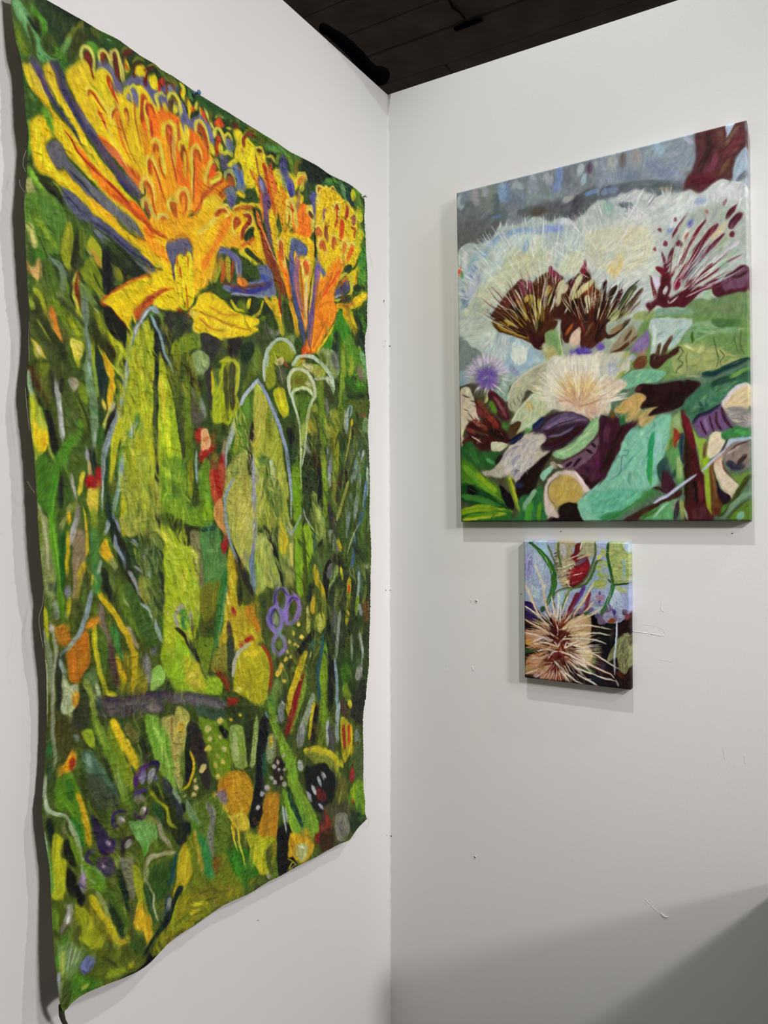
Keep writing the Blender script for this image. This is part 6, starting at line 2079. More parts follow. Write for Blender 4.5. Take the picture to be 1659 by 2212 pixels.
CAN_BIG = """
@ 980 250 .19892
f 6a7458 -100,1500 1600,1500 3500,1500 3500,4600 -100,4600
f 98a494 -100,1400 3500,900 3500,2500 -100,3000
f 4a4a38 -100,3000 1200,3100 1500,3900 1200,4600 -100,4600
f 58705c 1500,2700 3400,2500 3400,4600 1400,4600
f 7d858c -60,800 1700,380 3320,-20 3400,800 1700,1100 0,1500 
f 6c7478 30,1000 400,900 600,1080 400,1300 40,1420
f 66696a 30,1200 420,1120 560,1180 440,1300 330,1370 50,1450
f 7c8580 280,800 440,760 500,1000 300,1040
s a8b8bc 70 70,880 80,1000
s 7a848e 60 110,850 100,960
s 9ca49e 70 220,820 250,960
s 97a09a 90 330,800 360,860
s 6a7270 70 460,860 460,1040
s 8ea6c0 90 520,760 540,900
s 7488b0 30 590,730 590,960
s 9aa8b0 120 680,740 700,900
f 7c8896 620,800 780,820 760,960 640,960
s 8a96a4 110 840,680 870,860
s a0acb0 90 1000,640 1060,740
s 7f92bc 80 1150,590 1130,760 1120,860
s 7c8088 80 1230,600 1230,740
s b0b8b4 60 1390,540 1360,640
s a8b4c4 50 1430,640 1400,740
s 626468 60 1480,520 1470,620
s a0a4a4 110 1560,520 1620,620
f 606468 700,1030 950,960 1300,880 1500,780 1659,760 1659,900 1500,1000 1350,1120 1040,1140 900,1080 760,1100
s 7a90b8 40 1430,860 1530,820 1600,810
s 6c84b8 26 420,1100 520,1090
s 565658 90 840,1050 1000,1040
s 53545a 110 1340,900 1330,1030 1290,1100
s 8a929c 60 800,900 1000,880 1200,830
s 98a2a6 60 1200,920 1300,880
f a9b7b4 60,1470 330,1380 420,1340 500,1200 700,1180 880,1100 1040,1150 1200,1100 1320,1160 1659,940 1700,2212 60,2212
f aebbb8 1300,1180 1659,950 1659,1500 1300,1500
f bcc4ae 500,1500 900,1400 1200,1500 1600,1400 1659,1900 1200,1700 1000,1700 700,1800 500,2000 300,2212 100,2212 200,1900
f c4c4a4 560,1600 800,1500 1100,1560 1000,1700 700,1760 a=.8
f c6c6a8 1300,1500 1659,1350 1659,1800 1450,1700 1200,1700 a=.8
f 8aa0c4 460,1320 640,1240 780,1220 920,1240 1000,1200 1180,1180 1180,1280 1140,1300 1080,1260 1000,1280 900,1290 780,1290 640,1300 560,1340 a=.9
s 7a98d0 40 600,1290 720,1240 860,1250
s 7a98d4 50 1010,1210 1100,1230 1170,1210
f bccec8 600,1320 860,1280 980,1340 860,1460 760,1440 640,1420 480,1540 440,1440
s d0dad4 90 660,1340 740,1300
s d0d4bc 120 900,1340 860,1480
s 7f9cc8 60 800,1360 780,1460
s 8ca4c8 44 480,1320 400,1420 340,1500 270,1560
s 7c96c4 40 230,1640 190,1740 180,1820
s 8aa8c0 34 250,1480 200,1600 120,1760 70,1900
s b4c8cc 110 500,1560 420,1680 300,1780
s a8c0c4 90 280,1720 200,1900 120,2050
s 7a94a4 40 80,1960 130,2060 100,1880
s 8aa0b0 30 180,1960 90,2100
s b0c0b4 90 260,2000 200,2160
s 9ab0bc 60 1110,1480 1100,1640
s 98acc0 70 1180,1520 1130,1600
r ccd4d0 160 16 1000,2300 200,345 850,1180
r b0bcc4 120 16 1000,2300 195,345 1000,1230
r c8ccb4 160 18 1000,2300 200,340 560,900
r d8dcd8 60 8 1000,2300 200,345 1080,1250
r c0c8c4 120 20 1900,2000 180,320 750,1130
r d4d8d4 70 10 1900,2000 190,320 900,1150
s d8dedc 20 510,1160 500,1240
s d4dad8 16 570,1160 560,1220
s d4dad8 16 640,1170 640,1220
s d4dad8 16 770,1110 780,1180
s d4dad8 14 860,1100 840,1150
s d8dedc 34 1600,960 1520,1040 1430,1100
s d4d8dc 60 1180,1130 1240,1150
s dcdfdf 30 1480,1100 1400,1150
s d05a34 34 70,1660 60,1730
s 6a9a6a 40 90,1700 90,1760
f d0d0c8 50,1500 70,1560 60,1640
f c8d2d0 100,1500 150,1480 130,1700 110,1700
# dark flower centre left
f 4c2a18 440,2120 560,1960 700,1800 760,1780 820,1860 900,1760 960,1740 1040,1700 1180,1740 1200,1800 1110,1900 1140,2000 1120,2212 440,2212
s 7c3448 60 720,1800 760,1900 800,1960
s 7c3040 50 810,1800 850,1900
s 7c3040 70 1060,1700 1130,1760 1160,1800
s 8a3a50 40 1050,1640 1060,1720
s 6a2030 40 560,2040 640,1990
s b09a30 60 840,1960 860,2060 880,2212
s b8a040 50 800,1960 780,2020
s a8a040 40 920,2000 940,2100 920,2212
s b8a048 50 1040,1860 1010,1940
s b8682a 60 680,2020 700,2060
s 20120c 36 620,2060 700,2130 740,2200
s 20120c 30 850,2040 860,2160
s 20120c 40 1080,1940 1040,2060
s 8a9048 26 1060,1940 1020,2060
s d8d4c4 16 1000,1760 980,1880 950,2040 930,2200
s d4d0c8 20 660,1890 720,1980 760,2060
s d0ccc0 16 470,2030 560,2090 640,2120 700,2190
s d4d0c8 20 790,1760 800,1900
s d0d0c8 16 910,1740 920,1820
s d8d8d0 16 770,2130 810,2200
s d4d0c8 16 1100,1960 1050,2160
s d4d4cc 14 1070,1740 1080,1820
s d4d4cc 12 1110,1740 1110,1830
f 3c1c14 1130,2000 1240,1800 1330,1740 1380,1700 1440,1560 1440,1700 1520,1660 1500,1780 1640,1720 1760,1800 1740,2212 1130,2212
s 7a2434 44 1450,1560 1410,1680 1390,1760
s 5a2030 50 1310,1800 1270,1900
s 8a4a2c 60 1500,1850 1420,1950
s 5a2818 110 1560,1900 1520,2060
s c8c8a0 60 1180,1800 1140,1960 1130,2060
s d0ccac 44 1230,1840 1190,1920
s c8c49c 50 1380,1740 1310,1880 1270,2000
s c8c48c 60 1500,1800 1380,1900 1330,1980
s cac698 60 1600,1760 1560,1860
s d0c8a0 50 1440,1960 1470,2080 1420,2130
s e8e8c8 10 1500,2010 1400,2130
s c8c494 40 1620,1880 1580,2060 1560,2200
s 1c100c 50 1330,2000 1250,2150
s 3a1a10 60 1500,2150 1520,2212
s 6a3a2a 40 1640,1900 1659,2100
s d8d8d4 20 1230,2090 1210,2140
@ 1300 250 .19892
f 8b95a0 0,430 600,270 1020,160 1020,500 900,700 860,860 600,860 0,900
s a0a8ac 110 120,440 100,580
s 6c7274 70 230,420 220,560
s 8c949c 120 380,400 380,520
s a4b4c4 110 600,320 640,420
s a8b8c8 60 900,240 980,300
s 8494a4 120 500,520 640,600 760,620
s 7a8898 110 200,640 400,660
f 687078 0,780 300,720 500,700 860,720 860,860 560,880 400,800 200,860 0,900
s 7c90a8 60 0,830 160,800
s 5c6064 90 560,760 780,780
s 84786c 40 640,780 760,800
f b4bcb8 -140,1010 -40,960 180,880 420,800 600,880 720,840 880,830 980,800 1040,850 1160,780 1280,700 1420,700 1570,740 1590,1620 1280,1800 1200,2100 900,2212 300,2212 120,2100 -20,1900 -160,1640 -220,1300
f a6b0b0 -120,1040 160,900 420,900 560,1000 600,1160 400,1100 100,1140 -60,1120 a=.7
s 98b0ac 100 60,960 80,1040
s 6a7070 60 200,960 330,980
r c8ccc8 110 30 800,1500 185,300 400,760
f c4c8c0 -220,1250 100,1150 400,1130 600,1160 640,1400 560,1700 400,1800 100,1800 -120,1700 a=.7
f c8c4a4 -160,1300 100,1220 500,1220 560,1500 300,1720 0,1680 -140,1560 a=.6
s d0b890 120 330,1300 200,1340 a=.6
s c8b470 140 180,1560 120,1700 a=.7
s d0c078 90 100,1640 140,1740 a=.7
s c8cca0 40 200,1480 230,1560
z d4d8d8,c4c8c8,e0e4e4 200 60 16 -50 180,840 440,820 700,880 980,820 1300,720 1570,760 1560,1000 1000,1000 560,980 180,920
z c8ccc0,d0ccb0,bcc4bc 260 70 18 -60 -200,1250 560,1160 620,1500 500,1800 -100,1700
z c4ccd0,d4d8d8,b4c0c4 120 60 18 -55 560,1000 1000,900 1040,1060 760,1200 600,1200
s e0e6e6 14 450,790 380,940 280,1130
s dce0dc 14 300,1180 190,1390
s 6c6c70 10 580,880 500,980
s 6c6c70 10 530,880 480,950
s e0e4e0 20 80,1590 50,1640
s 8c9cd0 60 1020,930 1120,930 a=.7
s d8d8a0 34 1270,950 1250,1040 1180,1090
s d4d4a8 100 1100,1000 1140,1060 a=.7
# tree
f 563034 1030,160 1340,80 1350,270 1450,60 1550,30 1570,330 1480,420 1430,560 1420,700 1300,690 1160,770 1130,810 1040,840 960,790 890,810 910,700 1000,560 1030,440 1020,300
s 6a4a40 60 1280,160 1300,320
s 7a5a48 36 1480,120 1400,230 1340,330
s 6e3c44 90 1500,180 1440,330 1350,420
s 43242a 60 1140,200 1160,360 1090,520 1040,640
s 7a4650 60 1240,440 1180,600
s 6a4a38 40 1380,480 1280,640
s 5a2430 110 1000,700 1200,680
f a8b8c8 1355,90 1450,60 1360,230
f 98acb8 1570,350 1490,440 1440,560 1420,700 1460,740 1580,720
s 64707a 60 1480,700 1570,620
f c4c8c8 1160,800 1220,740 1320,690 1420,720 1570,740 1570,900 1300,880 1160,860
s d8dada 26 1260,770 1330,740
# red thistle
f a8b0a8 660,1600 900,1100 1300,950 1560,1100 1580,1500 1300,1760 900,1950 700,1950 620,1900
s c8ccc4 40 1000,1300 860,1560 720,1860
s c4cab8 40 1200,1240 1000,1560 800,1860
s b8bca8 44 1400,1260 1150,1560 880,1880
s c8ccd0 44 1480,1380 1200,1620 900,1880
s bcc4c0 40 1560,1480 1250,1700
s c8b898 50 1340,1180 1200,1340
s 909a94 60 1300,1420 1140,1560
s c8c8bc 40 940,1220 840,1420
s 9aa890 50 1350,1330 1250,1460
s 98a8a0 44 1460,1440 1280,1600
s 5a1c2c 34 915,1090 830,1200 770,1310 t=.8,.2
s 6a1c2c 34 1120,1140 1020,1280 940,1420 860,1580 760,1740 t=.3,.1
s 5a1828 56 1250,1190 1150,1300 1060,1420 980,1560 900,1680 800,1820
s 4a1420 90 1060,1410 1030,1450
s 62182a 40 1320,1290 1200,1410 1080,1540 950,1680 880,1780 t=.3,.1
s 4c1820 36 1200,1610 1060,1720 900,1860
s 641c2c 34 1520,1510 1360,1590 1240,1690 1080,1800 900,1920 t=.7,.1
s 641c2c 30 1250,1780 1100,1880 980,1960
s 5a1c2c 36 770,1440 730,1560 700,1680 660,1860
s 5a1c2c 30 650,1490 680,1600 680,1800
f 4a1620 600,1960 660,1700 720,1700 760,1780 740,1980 880,1900 1080,1860 1000,2000 900,2080 760,2110 640,2080 600,2050 540,2120 500,2100 480,2030 560,2020
f 6a1828 580,1660 620,1640 700,1680 700,1760 640,1720
s 7a1c34 60 830,1800 800,1880
s d8d4d0 14 830,1760 760,1900 740,1980
s c8ccc8 40 700,1860 680,1930
s c8ccc8 16 720,2010 740,2040 830,1960
s 5a1c20 40 530,1740 560,1860 580,1960 t=.7,0
s c8ccd0 60 580,1760 610,1860
d 641828 50 690,1390
d 58162a 60 845,1390
d 6a1828 40 635,1240
d 641828 44 805,1130
d 6a1c30 34 580,1450
d 7c7478 44 800,1530
d 8a4a44 36 1140,1040
s 7c2434 34 1350,920 1330,960
s 54202c 50 1460,970 1400,1050 1360,1110 t=.5,.2
s 54202c 70 1500,1070 1440,1140 1400,1210
d 5a1c2c 60 1415,1290
s 7078b0 60 980,1140 940,1210
s 4a4480 26 960,1160 950,1210
s 7c90b8 50 720,1250 760,1240
s a04448 30 930,1280 910,1330
# left dark stems
s 2a1a14 40 40,1790 20,1960 -20,2080
s 241612 50 150,1850 80,1980 20,2150
s 3a241a 44 210,1900 140,2060 60,2212
s b8b8b4 16 180,1900 100,2060 40,2190
s 4a4a34 60 360,1860 280,1960 200,2100
s 1c1a14 14 400,1790 290,1890 220,1990 160,2080
s 9a9878 24 330,1900 240,2060
s 5a4a34 40 440,1880 360,2000 280,2120
s 3c2a1c 16 420,1890 320,2020 220,2110 160,2080
s 6a5a44 20 420,2010 300,2150
s c0a890 30 540,2140 380,2160
# right bud
f 4a1c28 1200,1830 1290,1800 1400,1700 1580,1620 1590,1900 1400,1950 1260,1975 1210,1940
f 6c4a60 1310,1800 1440,1720 1580,1650 1580,1850 1440,1880 1320,1900
s 3a1420 30 1420,1750 1500,1740 1590,1690
f 6a8458 1000,2000 1200,1980 1600,1920 1620,2212 860,2212
f 7c9a84 600,2100 900,2080 1000,2120 960,2212 560,2212
f 94b090 1090,1960 1180,1820 1200,1960 1200,2000 a=.9
s 8ab49a 60 1300,1660 1360,1600
f 8a9a60 380,2140 560,2120 540,2212 340,2212
f 98a068 60,2100 300,2140 200,2212 60,2212
@ 980 690 .19892
f a9b8b8 50,0 500,0 900,300 1000,460 800,560 600,700 640,560 400,400 60,300
f 9ab2c0 560,160 860,300 980,440 800,560 640,600 520,520 640,340
f b8c4b8 60,0 420,30 460,100 380,330 240,340 120,220
z c8d4d4,a8bcc4,d0d8d0 120 110 16 115 240,280 420,120 700,200 880,300 700,360 560,420 460,440
d d0d8d0 180 715,390
d b8c8c8 90 900,440
f 7c8884 60,200 200,300 300,360 260,520 120,600 70,700
f 8aa0ac 70,560 160,600 150,700 60,720
s 8aa0b0 60 620,520 700,600
f 8aa898 440,780 620,600 600,760 580,900 500,860
# yellow seed head bottom
f 4a2a14 450,0 1100,0 1080,130 1000,160 1000,260 960,320 880,310 830,250 640,180 480,130
f a08428 480,20 600,40 740,120 820,200 720,190 560,130 480,90
s b8b060 30 560,10 680,70 740,110
s 2a160e 30 600,70 720,120 800,190
s 241410 30 740,0 760,80
f 381418 800,110 900,160 980,180 1000,240 980,320 900,320 840,230
s c8b8a8 20 860,0 880,60
s 6c7a4c 30 890,10 900,110
f 3c1a14 1180,0 1380,0 1370,100 1280,180 1250,260 1190,220
s a0602c 30 1290,60 1220,160
f 4c241a 1390,60 1480,20 1640,20 1650,200 1580,260 1480,320 1380,300 1370,180
s 7a5040 24 1500,40 1420,180
s 281210 60 1600,60 1560,240
f d0b8a4 1270,180 1370,80 1370,240 1300,300 1260,240
f 7a9a64 1000,150 1100,110 1160,240 1200,420 1150,440 1060,300 1000,260
f a8ab88 960,260 1060,280 1140,380 1120,430 1010,460
s a8a068 110 1060,340 1060,420 a=.7
s c4c8a0 16 1140,40 1160,260 1190,420 1220,510
s 4a5a3c 16 1170,140 1170,280
# purple puff left
r 9080b0 200 14 360,640 0,360 20,170
r b0a4c4 150 12 360,620 190,350 120,250
r 7058a0 120 14 360,620 0,360 10,140
r d0c8d8 80 9 360,620 150,400 170,270
r d8d8d0 16 14 360,640 60,140 110,220
s e4e4dc 14 430,700 560,810
# purple top right
r 6c58a0 60 24 1380,520 230,330 100,240
r c8bcc8 80 14 1380,560 225,330 100,220
s 5a4090 90 1340,340 1480,350
s 6a54a0 80 1560,290 1620,300
# left thistle (striped cream with maroon)
f c4b8a4 70,800 160,740 220,860 260,1000 280,1200 120,1200 100,1400 80,1300
s 4a3030 14 100,820 180,850
s 4a4038 14 190,880 240,900
s 4a4038 12 150,1020 200,1060
s 4a4038 12 110,980 160,1000
s 4a4038 12 150,1080 190,1120
s 6a4a40 14 90,1260 160,1320
f 5a2420 90,1340 200,1260 300,1300 200,1380
f 3c1614 240,860 360,980 480,1080 560,1200 620,1320 560,1350 420,1330 300,1230 140,1180 200,1100 260,1160 330,1150 250,980
f 3a1818 140,1180 240,1230 380,1290 420,1370 380,1430 260,1400 180,1300
s 7a3c34 44 260,880 340,980 400,1080
s 7c3a34 50 260,980 340,1070
s 8a4438 44 220,1100 300,1150 370,1190
s 8a3c34 50 390,1060 480,1170
s 8a4034 34 150,1190 230,1240
s 1c0c0c 80 400,1200 540,1280
s d0c8b8 14 200,1270 300,1340
f 4c2028 370,800 440,780 540,880 620,1050 580,1110 500,1060 420,920
s 80505c 30 440,840 520,960 580,1060
s 2a1418 24 380,820 450,980 540,1090
s b8c878 30 350,830 360,880 340,900
s 5a8a34 50 400,900 460,1010
s 4c7a2c 60 540,1140 580,1190
# cream petals
f a8a890 590,860 640,720 760,600 900,500 1040,460 1100,560 1000,700 800,760 700,1000 600,960
s c8c4a8 24 580,880 640,720 740,620 880,520 1030,460
z bcbca0,98a088,b0ac90 80 110 16 -45 620,820 800,620 1000,520 980,680 780,760 640,960
s 5a6a4c 12 610,920 630,960
s 5a6a4c 12 650,880 680,940
s 5a6a4c 12 690,830 720,900
s 5a6a4c 12 730,800 750,850
f a8b898 640,1080 760,900 900,780 1100,720 1150,900 1000,1040 880,1140 700,1230 620,1130
z c8c8a8,a0b490,b8c4a8,c0b47c 120 120 18 -48 660,1080 800,900 1060,760 1060,980 880,1120 700,1210
s d0d0bc 16 620,1130 700,1000 820,860 970,730
s b8a870 90 860,760 940,740 a=.8
s c0a868 70 800,900 850,980 a=.7
# puff centre
f c8c4b4 1040,420 1240,400 1500,380 1659,400 1700,1000 1440,1060 1200,1000 1040,960 980,800 1000,600
f c4a48c 1180,700 1300,560 1500,600 1640,800 1500,960 1300,960 1180,900 a=.7
r d0ccbc 120 18 1360,950 190,350 250,600
r c0a07c 70 18 1360,950 200,340 60,400
r d8d0b4 60 16 1360,950 195,345 100,450
r c8b078 30 26 1360,950 220,320 150,420
r dcdcd0 60 12 1360,940 185,350 400,580
s b08468 20 1360,940 1460,920 1640,850
s b88c74 20 1360,940 1200,880 1100,900
r c8a890 40 20 1400,960 -20,60 30,200
z c8a890,b89480,d0b8a0 50 120 16 -10 1160,920 1400,960 1640,880 1659,1000 1440,1050 1200,980
# dark purple bud
f 3a2434 840,1250 950,1100 1100,1020 1260,1000 1400,1040 1480,1100 1380,1240 1200,1380 1060,1430 960,1400 940,1350
f 5a4a64 960,1200 1080,1060 1260,1010 1420,1060 1470,1100 1300,1120 1120,1170
s 6f6080 26 1000,1190 1180,1080 1400,1090
s 2a1418 60 1000,1360 1200,1290 1400,1160
s 401c20 40 1020,1330 1180,1260
s 66587c 26 1040,1270 1160,1250 1300,1180
s 1c2a54 60 870,1180 980,1080
s 4a3a54 40 820,1350 900,1280 980,1210
f 4a3420 600,1180 680,1110 740,1120 700,1200 660,1270 600,1250
f a8c0a0 800,1190 860,1150 840,1220
s 4a8a3c 30 780,1230 850,1190
# white tuft
f b8b0a4 610,1370 700,1290 860,1230 1000,1260 1000,1320 940,1380 960,1430 1060,1440 940,1540 880,1600 760,1700 700,1780 620,1700 500,1720 330,1690 310,1640 440,1620 500,1540 560,1440
z c8c4b8,a09c98,d0c8bc,9a94a8 160 140 20 -58 560,1460 700,1320 960,1280 940,1400 860,1560 700,1740 560,1640
s 8a88a8 30 700,1480 640,1560
s 8a88a8 24 640,1400 720,1370
s 3c3c7c 16 640,1640 690,1640 650,1700
s 1c1838 60 620,1340 740,1250
f c8c8ac 420,1330 600,1360 500,1440 420,1460
f 1c100e 740,1700 900,1560 1040,1440 1080,1440 980,1600 860,1880 760,1980 700,1960 680,1800
s 2c2854 60 690,1780 740,1820
# green below
f 2c5a2c 80,1400 180,1320 260,1420 400,1430 500,1440 460,1600 360,1640 120,1560
s 3c7a34 60 180,1400 260,1560
s 5a9a5c 40 360,1520 440,1560
s 1c1818 40 510,1480 460,1560
f 4c7a24 80,1520 180,1560 330,1700 520,1840 560,1960 640,2080 500,2060 300,2000 90,1780
f 1c4a20 90,1780 200,1800 400,1900 600,2050 480,2050 90,1980
s 6c9a2c 60 120,1600 260,1740 440,1900
s 8aac24 50 260,1680 340,1770 460,1860
f 100c0e 150,1800 200,1810 270,1880 240,1930 180,1960 150,1900
s 3f7a3c 60 100,1920 300,1960 500,2020
f 84a020 90,2060 300,2010 500,2050 640,2100 300,2120 90,2150
f 2f6428 90,2130 300,2090 600,2080 640,2150 560,2200 90,2200
s a8b428 40 100,2180 300,2150 560,2110
s 5f8c24 40 160,2140 480,2100
f 120c12 500,1800 580,1860 640,1940 660,2060 600,2060 540,1960
s 98ac28 50 600,1700 640,1850 690,2000 720,2090
s 6a8a24 20 580,1720 640,1920 690,2050
f 2f6a3c 700,1960 860,1880 960,1800 980,2000 1000,2200 640,2200 720,2100
s 7cac8c 50 880,1860 760,2050
s 4f9a34 60 840,2000 800,2180
s 5a8a24 40 940,2000 920,2190
f 8cbca4 940,1700 1040,1600 1100,1600 1020,1700 980,1760
# aubergine
f 4a2438 1190,1540 1360,1440 1500,1280 1600,1140 1659,1020 1659,1700 1540,1820 1460,1840 1380,1700 1310,1640 1180,1620
f 6a5060 1190,1560 1400,1450 1540,1300 1600,1300 1500,1500 1300,1640 1200,1620
s 2a1020 30 1220,1590 1280,1550
s 2a1020 30 1310,1590 1370,1510
s 2a1020 30 1450,1420 1500,1450
s 2a1020 30 1500,1350 1540,1390
s 3a1430 44 1430,1600 1480,1660
s 3a1430 36 1520,1530 1570,1560
s 5a2850 60 1560,1600 1640,1400
s 28101c 60 1400,1700 1480,1800 1600,1740
# lime strip
f 88b080 1080,1440 1240,1380 1400,1250 1480,1130 1659,1020 1560,1240 1400,1420 1200,1520 1100,1500
z a8c898,7ca870,98c090 60 70 14 -35 1100,1440 1300,1360 1500,1150 1600,1080 1480,1320 1220,1480
# mushroom circle
f c8b8b0 980,1900 1020,1750 1120,1660 1240,1640 1320,1650 1420,1780 1480,1860 1420,1900 1140,2000 1140,2160 1060,2200 990,2060
f b09a58 1040,1820 1120,1710 1220,1690 1330,1740 1400,1830 1400,1940 1340,1990 1140,2030 1120,2080 1040,1960
s 7a6a5c 16 1130,2060 1040,1940 1020,1840 1080,1740 1180,1690
z c0a040,a88c48,d0b058 60 60 16 -70 1080,1840 1240,1760 1360,1840 1320,1960 1140,2000
s e0d4cc 30 1320,1660 1400,1760 1460,1850
f 1c1210 1150,2060 1220,1990 1340,2000 1380,2060 1420,2200 1040,2200 1060,2140 1150,2160
s d0c4c0 30 1140,1580 1180,1610
s c0b0a4 50 1060,1560 1120,1600 a=.7
f 7cb49c 1350,2000 1450,1900 1659,1740 1700,2200 1430,2200
z 78b09c,98ccb4,6aa490 60 70 14 20 1380,2000 1640,1780 1640,2180 1440,2180
@ 1300 690 .19892
f 6a8850 500,0 1600,0 1600,420 1300,520 1000,600 700,660 400,620 300,560
f 7a9c74 1000,40 1400,20 1500,140 1200,160 1000,260 880,260
f 98a068 820,300 1000,260 1220,300 1500,420 1300,520 900,600 760,560
f 4a6a3c 1200,0 1500,0 1500,80 1240,80
z 7c9a5c,5c7c44,98ac70,68885c 160 90 20 10 560,60 1590,20 1590,400 1200,520 700,640 560,500
s 3c4a1c 10 1210,190 1230,270 1250,360 1270,440 1240,520
s 3c4a1c 10 1280,330 1330,400 1290,450 1300,510
s 4a5c2c 10 1440,190 1460,300 1480,360
s 4a5c2c 10 1510,120 1510,300 1550,380
s 4a5c2c 12 850,290 880,360 830,430 880,480 810,560 850,590
s 4a5c2c 10 930,350 920,440 930,550
s d0d49c 30 900,280 1000,330
s c8cc90 60 1060,340 1100,310 a=.6
s 3c5c20 30 985,140 990,250
f a8bab4 550,0 980,0 900,160 820,280 760,320 700,330 620,380 540,380 540,200
s c0d0cc 30 570,60 570,300
s 8ca4a0 26 860,120 760,240
s 4a2a20 44 750,190 700,290 660,390
s 4a2a20 36 630,270 610,360 600,420
f 3a1c18 530,400 570,360 620,400 700,380 840,290 830,360 720,440 640,520 560,540 520,480
s 6a5a4c 20 560,440 580,400
f 8a8068 90,350 200,180 330,60 400,180 340,260 250,330 160,390
s 4a3020 26 320,120 250,230
s 4a3424 24 380,180 320,240
s 4a2c1c 40 290,260 200,330 90,380
s 3a2416 40 30,140 60,190 160,140 300,0
s 8a7a50 50 100,150 220,60
f 7c6a94 310,340 400,210 510,120 510,300 440,350 350,360
s 8a78a8 30 360,290 480,200
s a89cb4 60 300,400 360,420
f 6a4028 350,500 390,410 490,400 480,500 400,570
s 9a7c70 40 400,380 480,350
f b8b8a8 0,400 160,360 300,360 300,560 120,640 200,640 0,700
s a0a868 50 290,350 220,450 160,540
s 8c9a4c 34 250,570 150,640
z c8c4b4,b0b0a8,98a8b8 60 120 16 -50 0,500 160,380 280,420 160,560 0,680
f 74a88c 340,560 520,540 700,580 600,680 420,700 340,740 200,760 220,640
z 80b89c,5a9478,98b890 50 80 16 -50 360,580 520,560 520,680 360,720
f c8b8a0 0,640 150,650 280,700 200,780 100,860 0,880
z d0c4b0,c4a898,b8b0a0 50 130 18 -45 0,660 280,680 160,840 0,980
f b89860 130,1000 220,900 360,810 430,800 490,860 430,960 400,980 240,1020
f a89a68 240,1100 400,1010 540,960 620,950 580,1080 540,1160 440,1180 380,1120
z c8a868,a89850,c0a070,8a8c48 70 110 18 -40 140,1000 380,820 470,870 420,980 560,980 480,1120 260,1120
f 240e10 370,760 430,700 560,710 760,680 960,665 1080,690 1060,740 960,860 860,950 720,1000 540,1055 510,1040 560,980 620,950 420,960 490,860 430,800 370,790
s 5a1c20 40 380,770 430,740
s 3a1818 60 560,760 900,720 a=.5
f 3c6a50 840,980 1060,740 1280,640 1600,500 1600,700 1440,760 1300,900 1100,1040 980,1100 900,1000
s 1c4034 60 1100,600 1220,590 1360,520 1590,430
s 204a34 60 1200,700 1380,640 1590,600
s 4c7a58 70 1000,960 1240,800
s 6a9a50 40 1400,620 1590,530
s 8a9c70 30 900,620 1080,610
s 24483c 40 1070,900 1090,1000
s 24483c 30 1130,890 1150,980
z 3a6a50,5a8a6c,2f5a44,74a060 90 90 20 -20 960,980 1240,720 1590,540 1560,700 1300,860 1080,1020
f c8b894 1300,930 1400,800 1500,730 1600,700 1600,990 1500,960 1340,980
s c4c4cc 40 1310,930 1380,820 1480,730 1590,700
f 8c8884 1340,970 1500,950 1600,980 1600,1180 1460,1140 1380,1060
z a8a4a0,6c6868,c0b8a8 50 90 14 15 1350,980 1580,990 1590,1160 1450,1120
f 6c5078 990,1120 1060,1040 1170,1000 1290,940 1360,1040 1440,1190 1300,1210 1200,1220 1120,1290 1040,1230
s 4a2838 24 1070,1110 1100,1180 1140,1250
s 4a2838 24 1170,1050 1190,1140 1220,1220
s 4a2838 28 1240,1010 1250,1120 1300,1200
s 4a2838 36 1300,960 1340,1080 1420,1190
s 1c2430 36 990,1130 1040,1050 1160,1010 1280,930
s 8a74a0 30 1120,1080 1150,1200
f 7cb49c 260,1200 440,1180 620,1050 760,1040 760,1300 660,1500 600,1800 400,1900 0,1940 -100,1900 20,1750 160,1480
z 8cc4ac,6aa48c,98ccb4,5c9c84 110 110 22 60 240,1260 640,1100 680,1300 600,1760 60,1860 60,1720
s 2c8a5c 50 560,1240 530,1400 520,1600 510,1740
s 3f9a3c 34 530,1500 520,1700 530,1800
s 8cc0ac 60 620,1260 600,1480
s 3c6a5c 8 250,1420 290,1430 270,1480 220,1490 200,1660 100,1740
f 381826 -20,1080 60,1060 200,1070 200,1160 400,1090 380,1130 260,1260 180,1440 60,1680 0,1770 -20,1770
s 5c2844 60 60,1160 40,1320
s 241018 60 240,1160 120,1400 30,1640
s 5a4a1c 50 120,1060 100,1000
f 2c6a3c 190,1080 250,1040 260,1120 210,1160
f 7a9458 760,1060 880,1000 900,1160 880,1300 700,1440 740,1250
s 98b078 60 820,1060 820,1180
f 8a3424 780,1240 800,1180 860,1270 820,1340 790,1430
s 5a7a34 40 760,1300 740,1440
f 5c8c54 700,1440 880,1400 900,1600 880,1780 820,1780 760,1600
s 98b880 50 840,1500 850,1720
f 2c4a44 600,1600 700,1500 760,1680 800,1620 800,1720 640,1760
f 3c1c28 660,1660 720,1660 800,1800 780,1860 700,1890 650,1860
s 1f3c44 40 870,1240 860,1400 880,1560
f 46181c 860,1000 890,980 920,1060 1000,1280 1040,1480 1080,1640 1110,1700 1120,1900 1160,2000 1220,2180 900,2180 910,1900 890,1500 900,1300
s 2c1814 60 920,1300 930,1600 930,2000
s 641c28 60 900,1060 960,1240 1000,1400
s 5a2428 90 1050,1800 1060,1960
s 1f100c 60 1000,1760 1020,2000
f 8aa844 980,1150 1040,1280 1140,1300 1160,1500 1180,1700 1140,1720 1080,1620 1050,1440
s 9cb824 60 1130,1500 1140,1640
s 90a82c 60 1140,1720 1160,1960 1200,2100
s 6a5a34 40 1130,1340 1110,1500
f cfc4a8 1170,1280 1230,1220 1310,1240 1340,1330 1300,1420 1200,1500 1150,1480
f c8bca4 1220,1560 1300,1470 1340,1640 1420,1740 1490,1810 1420,1960 1360,1900 1260,1760
s b8947c 50 1220,1540 1300,1470
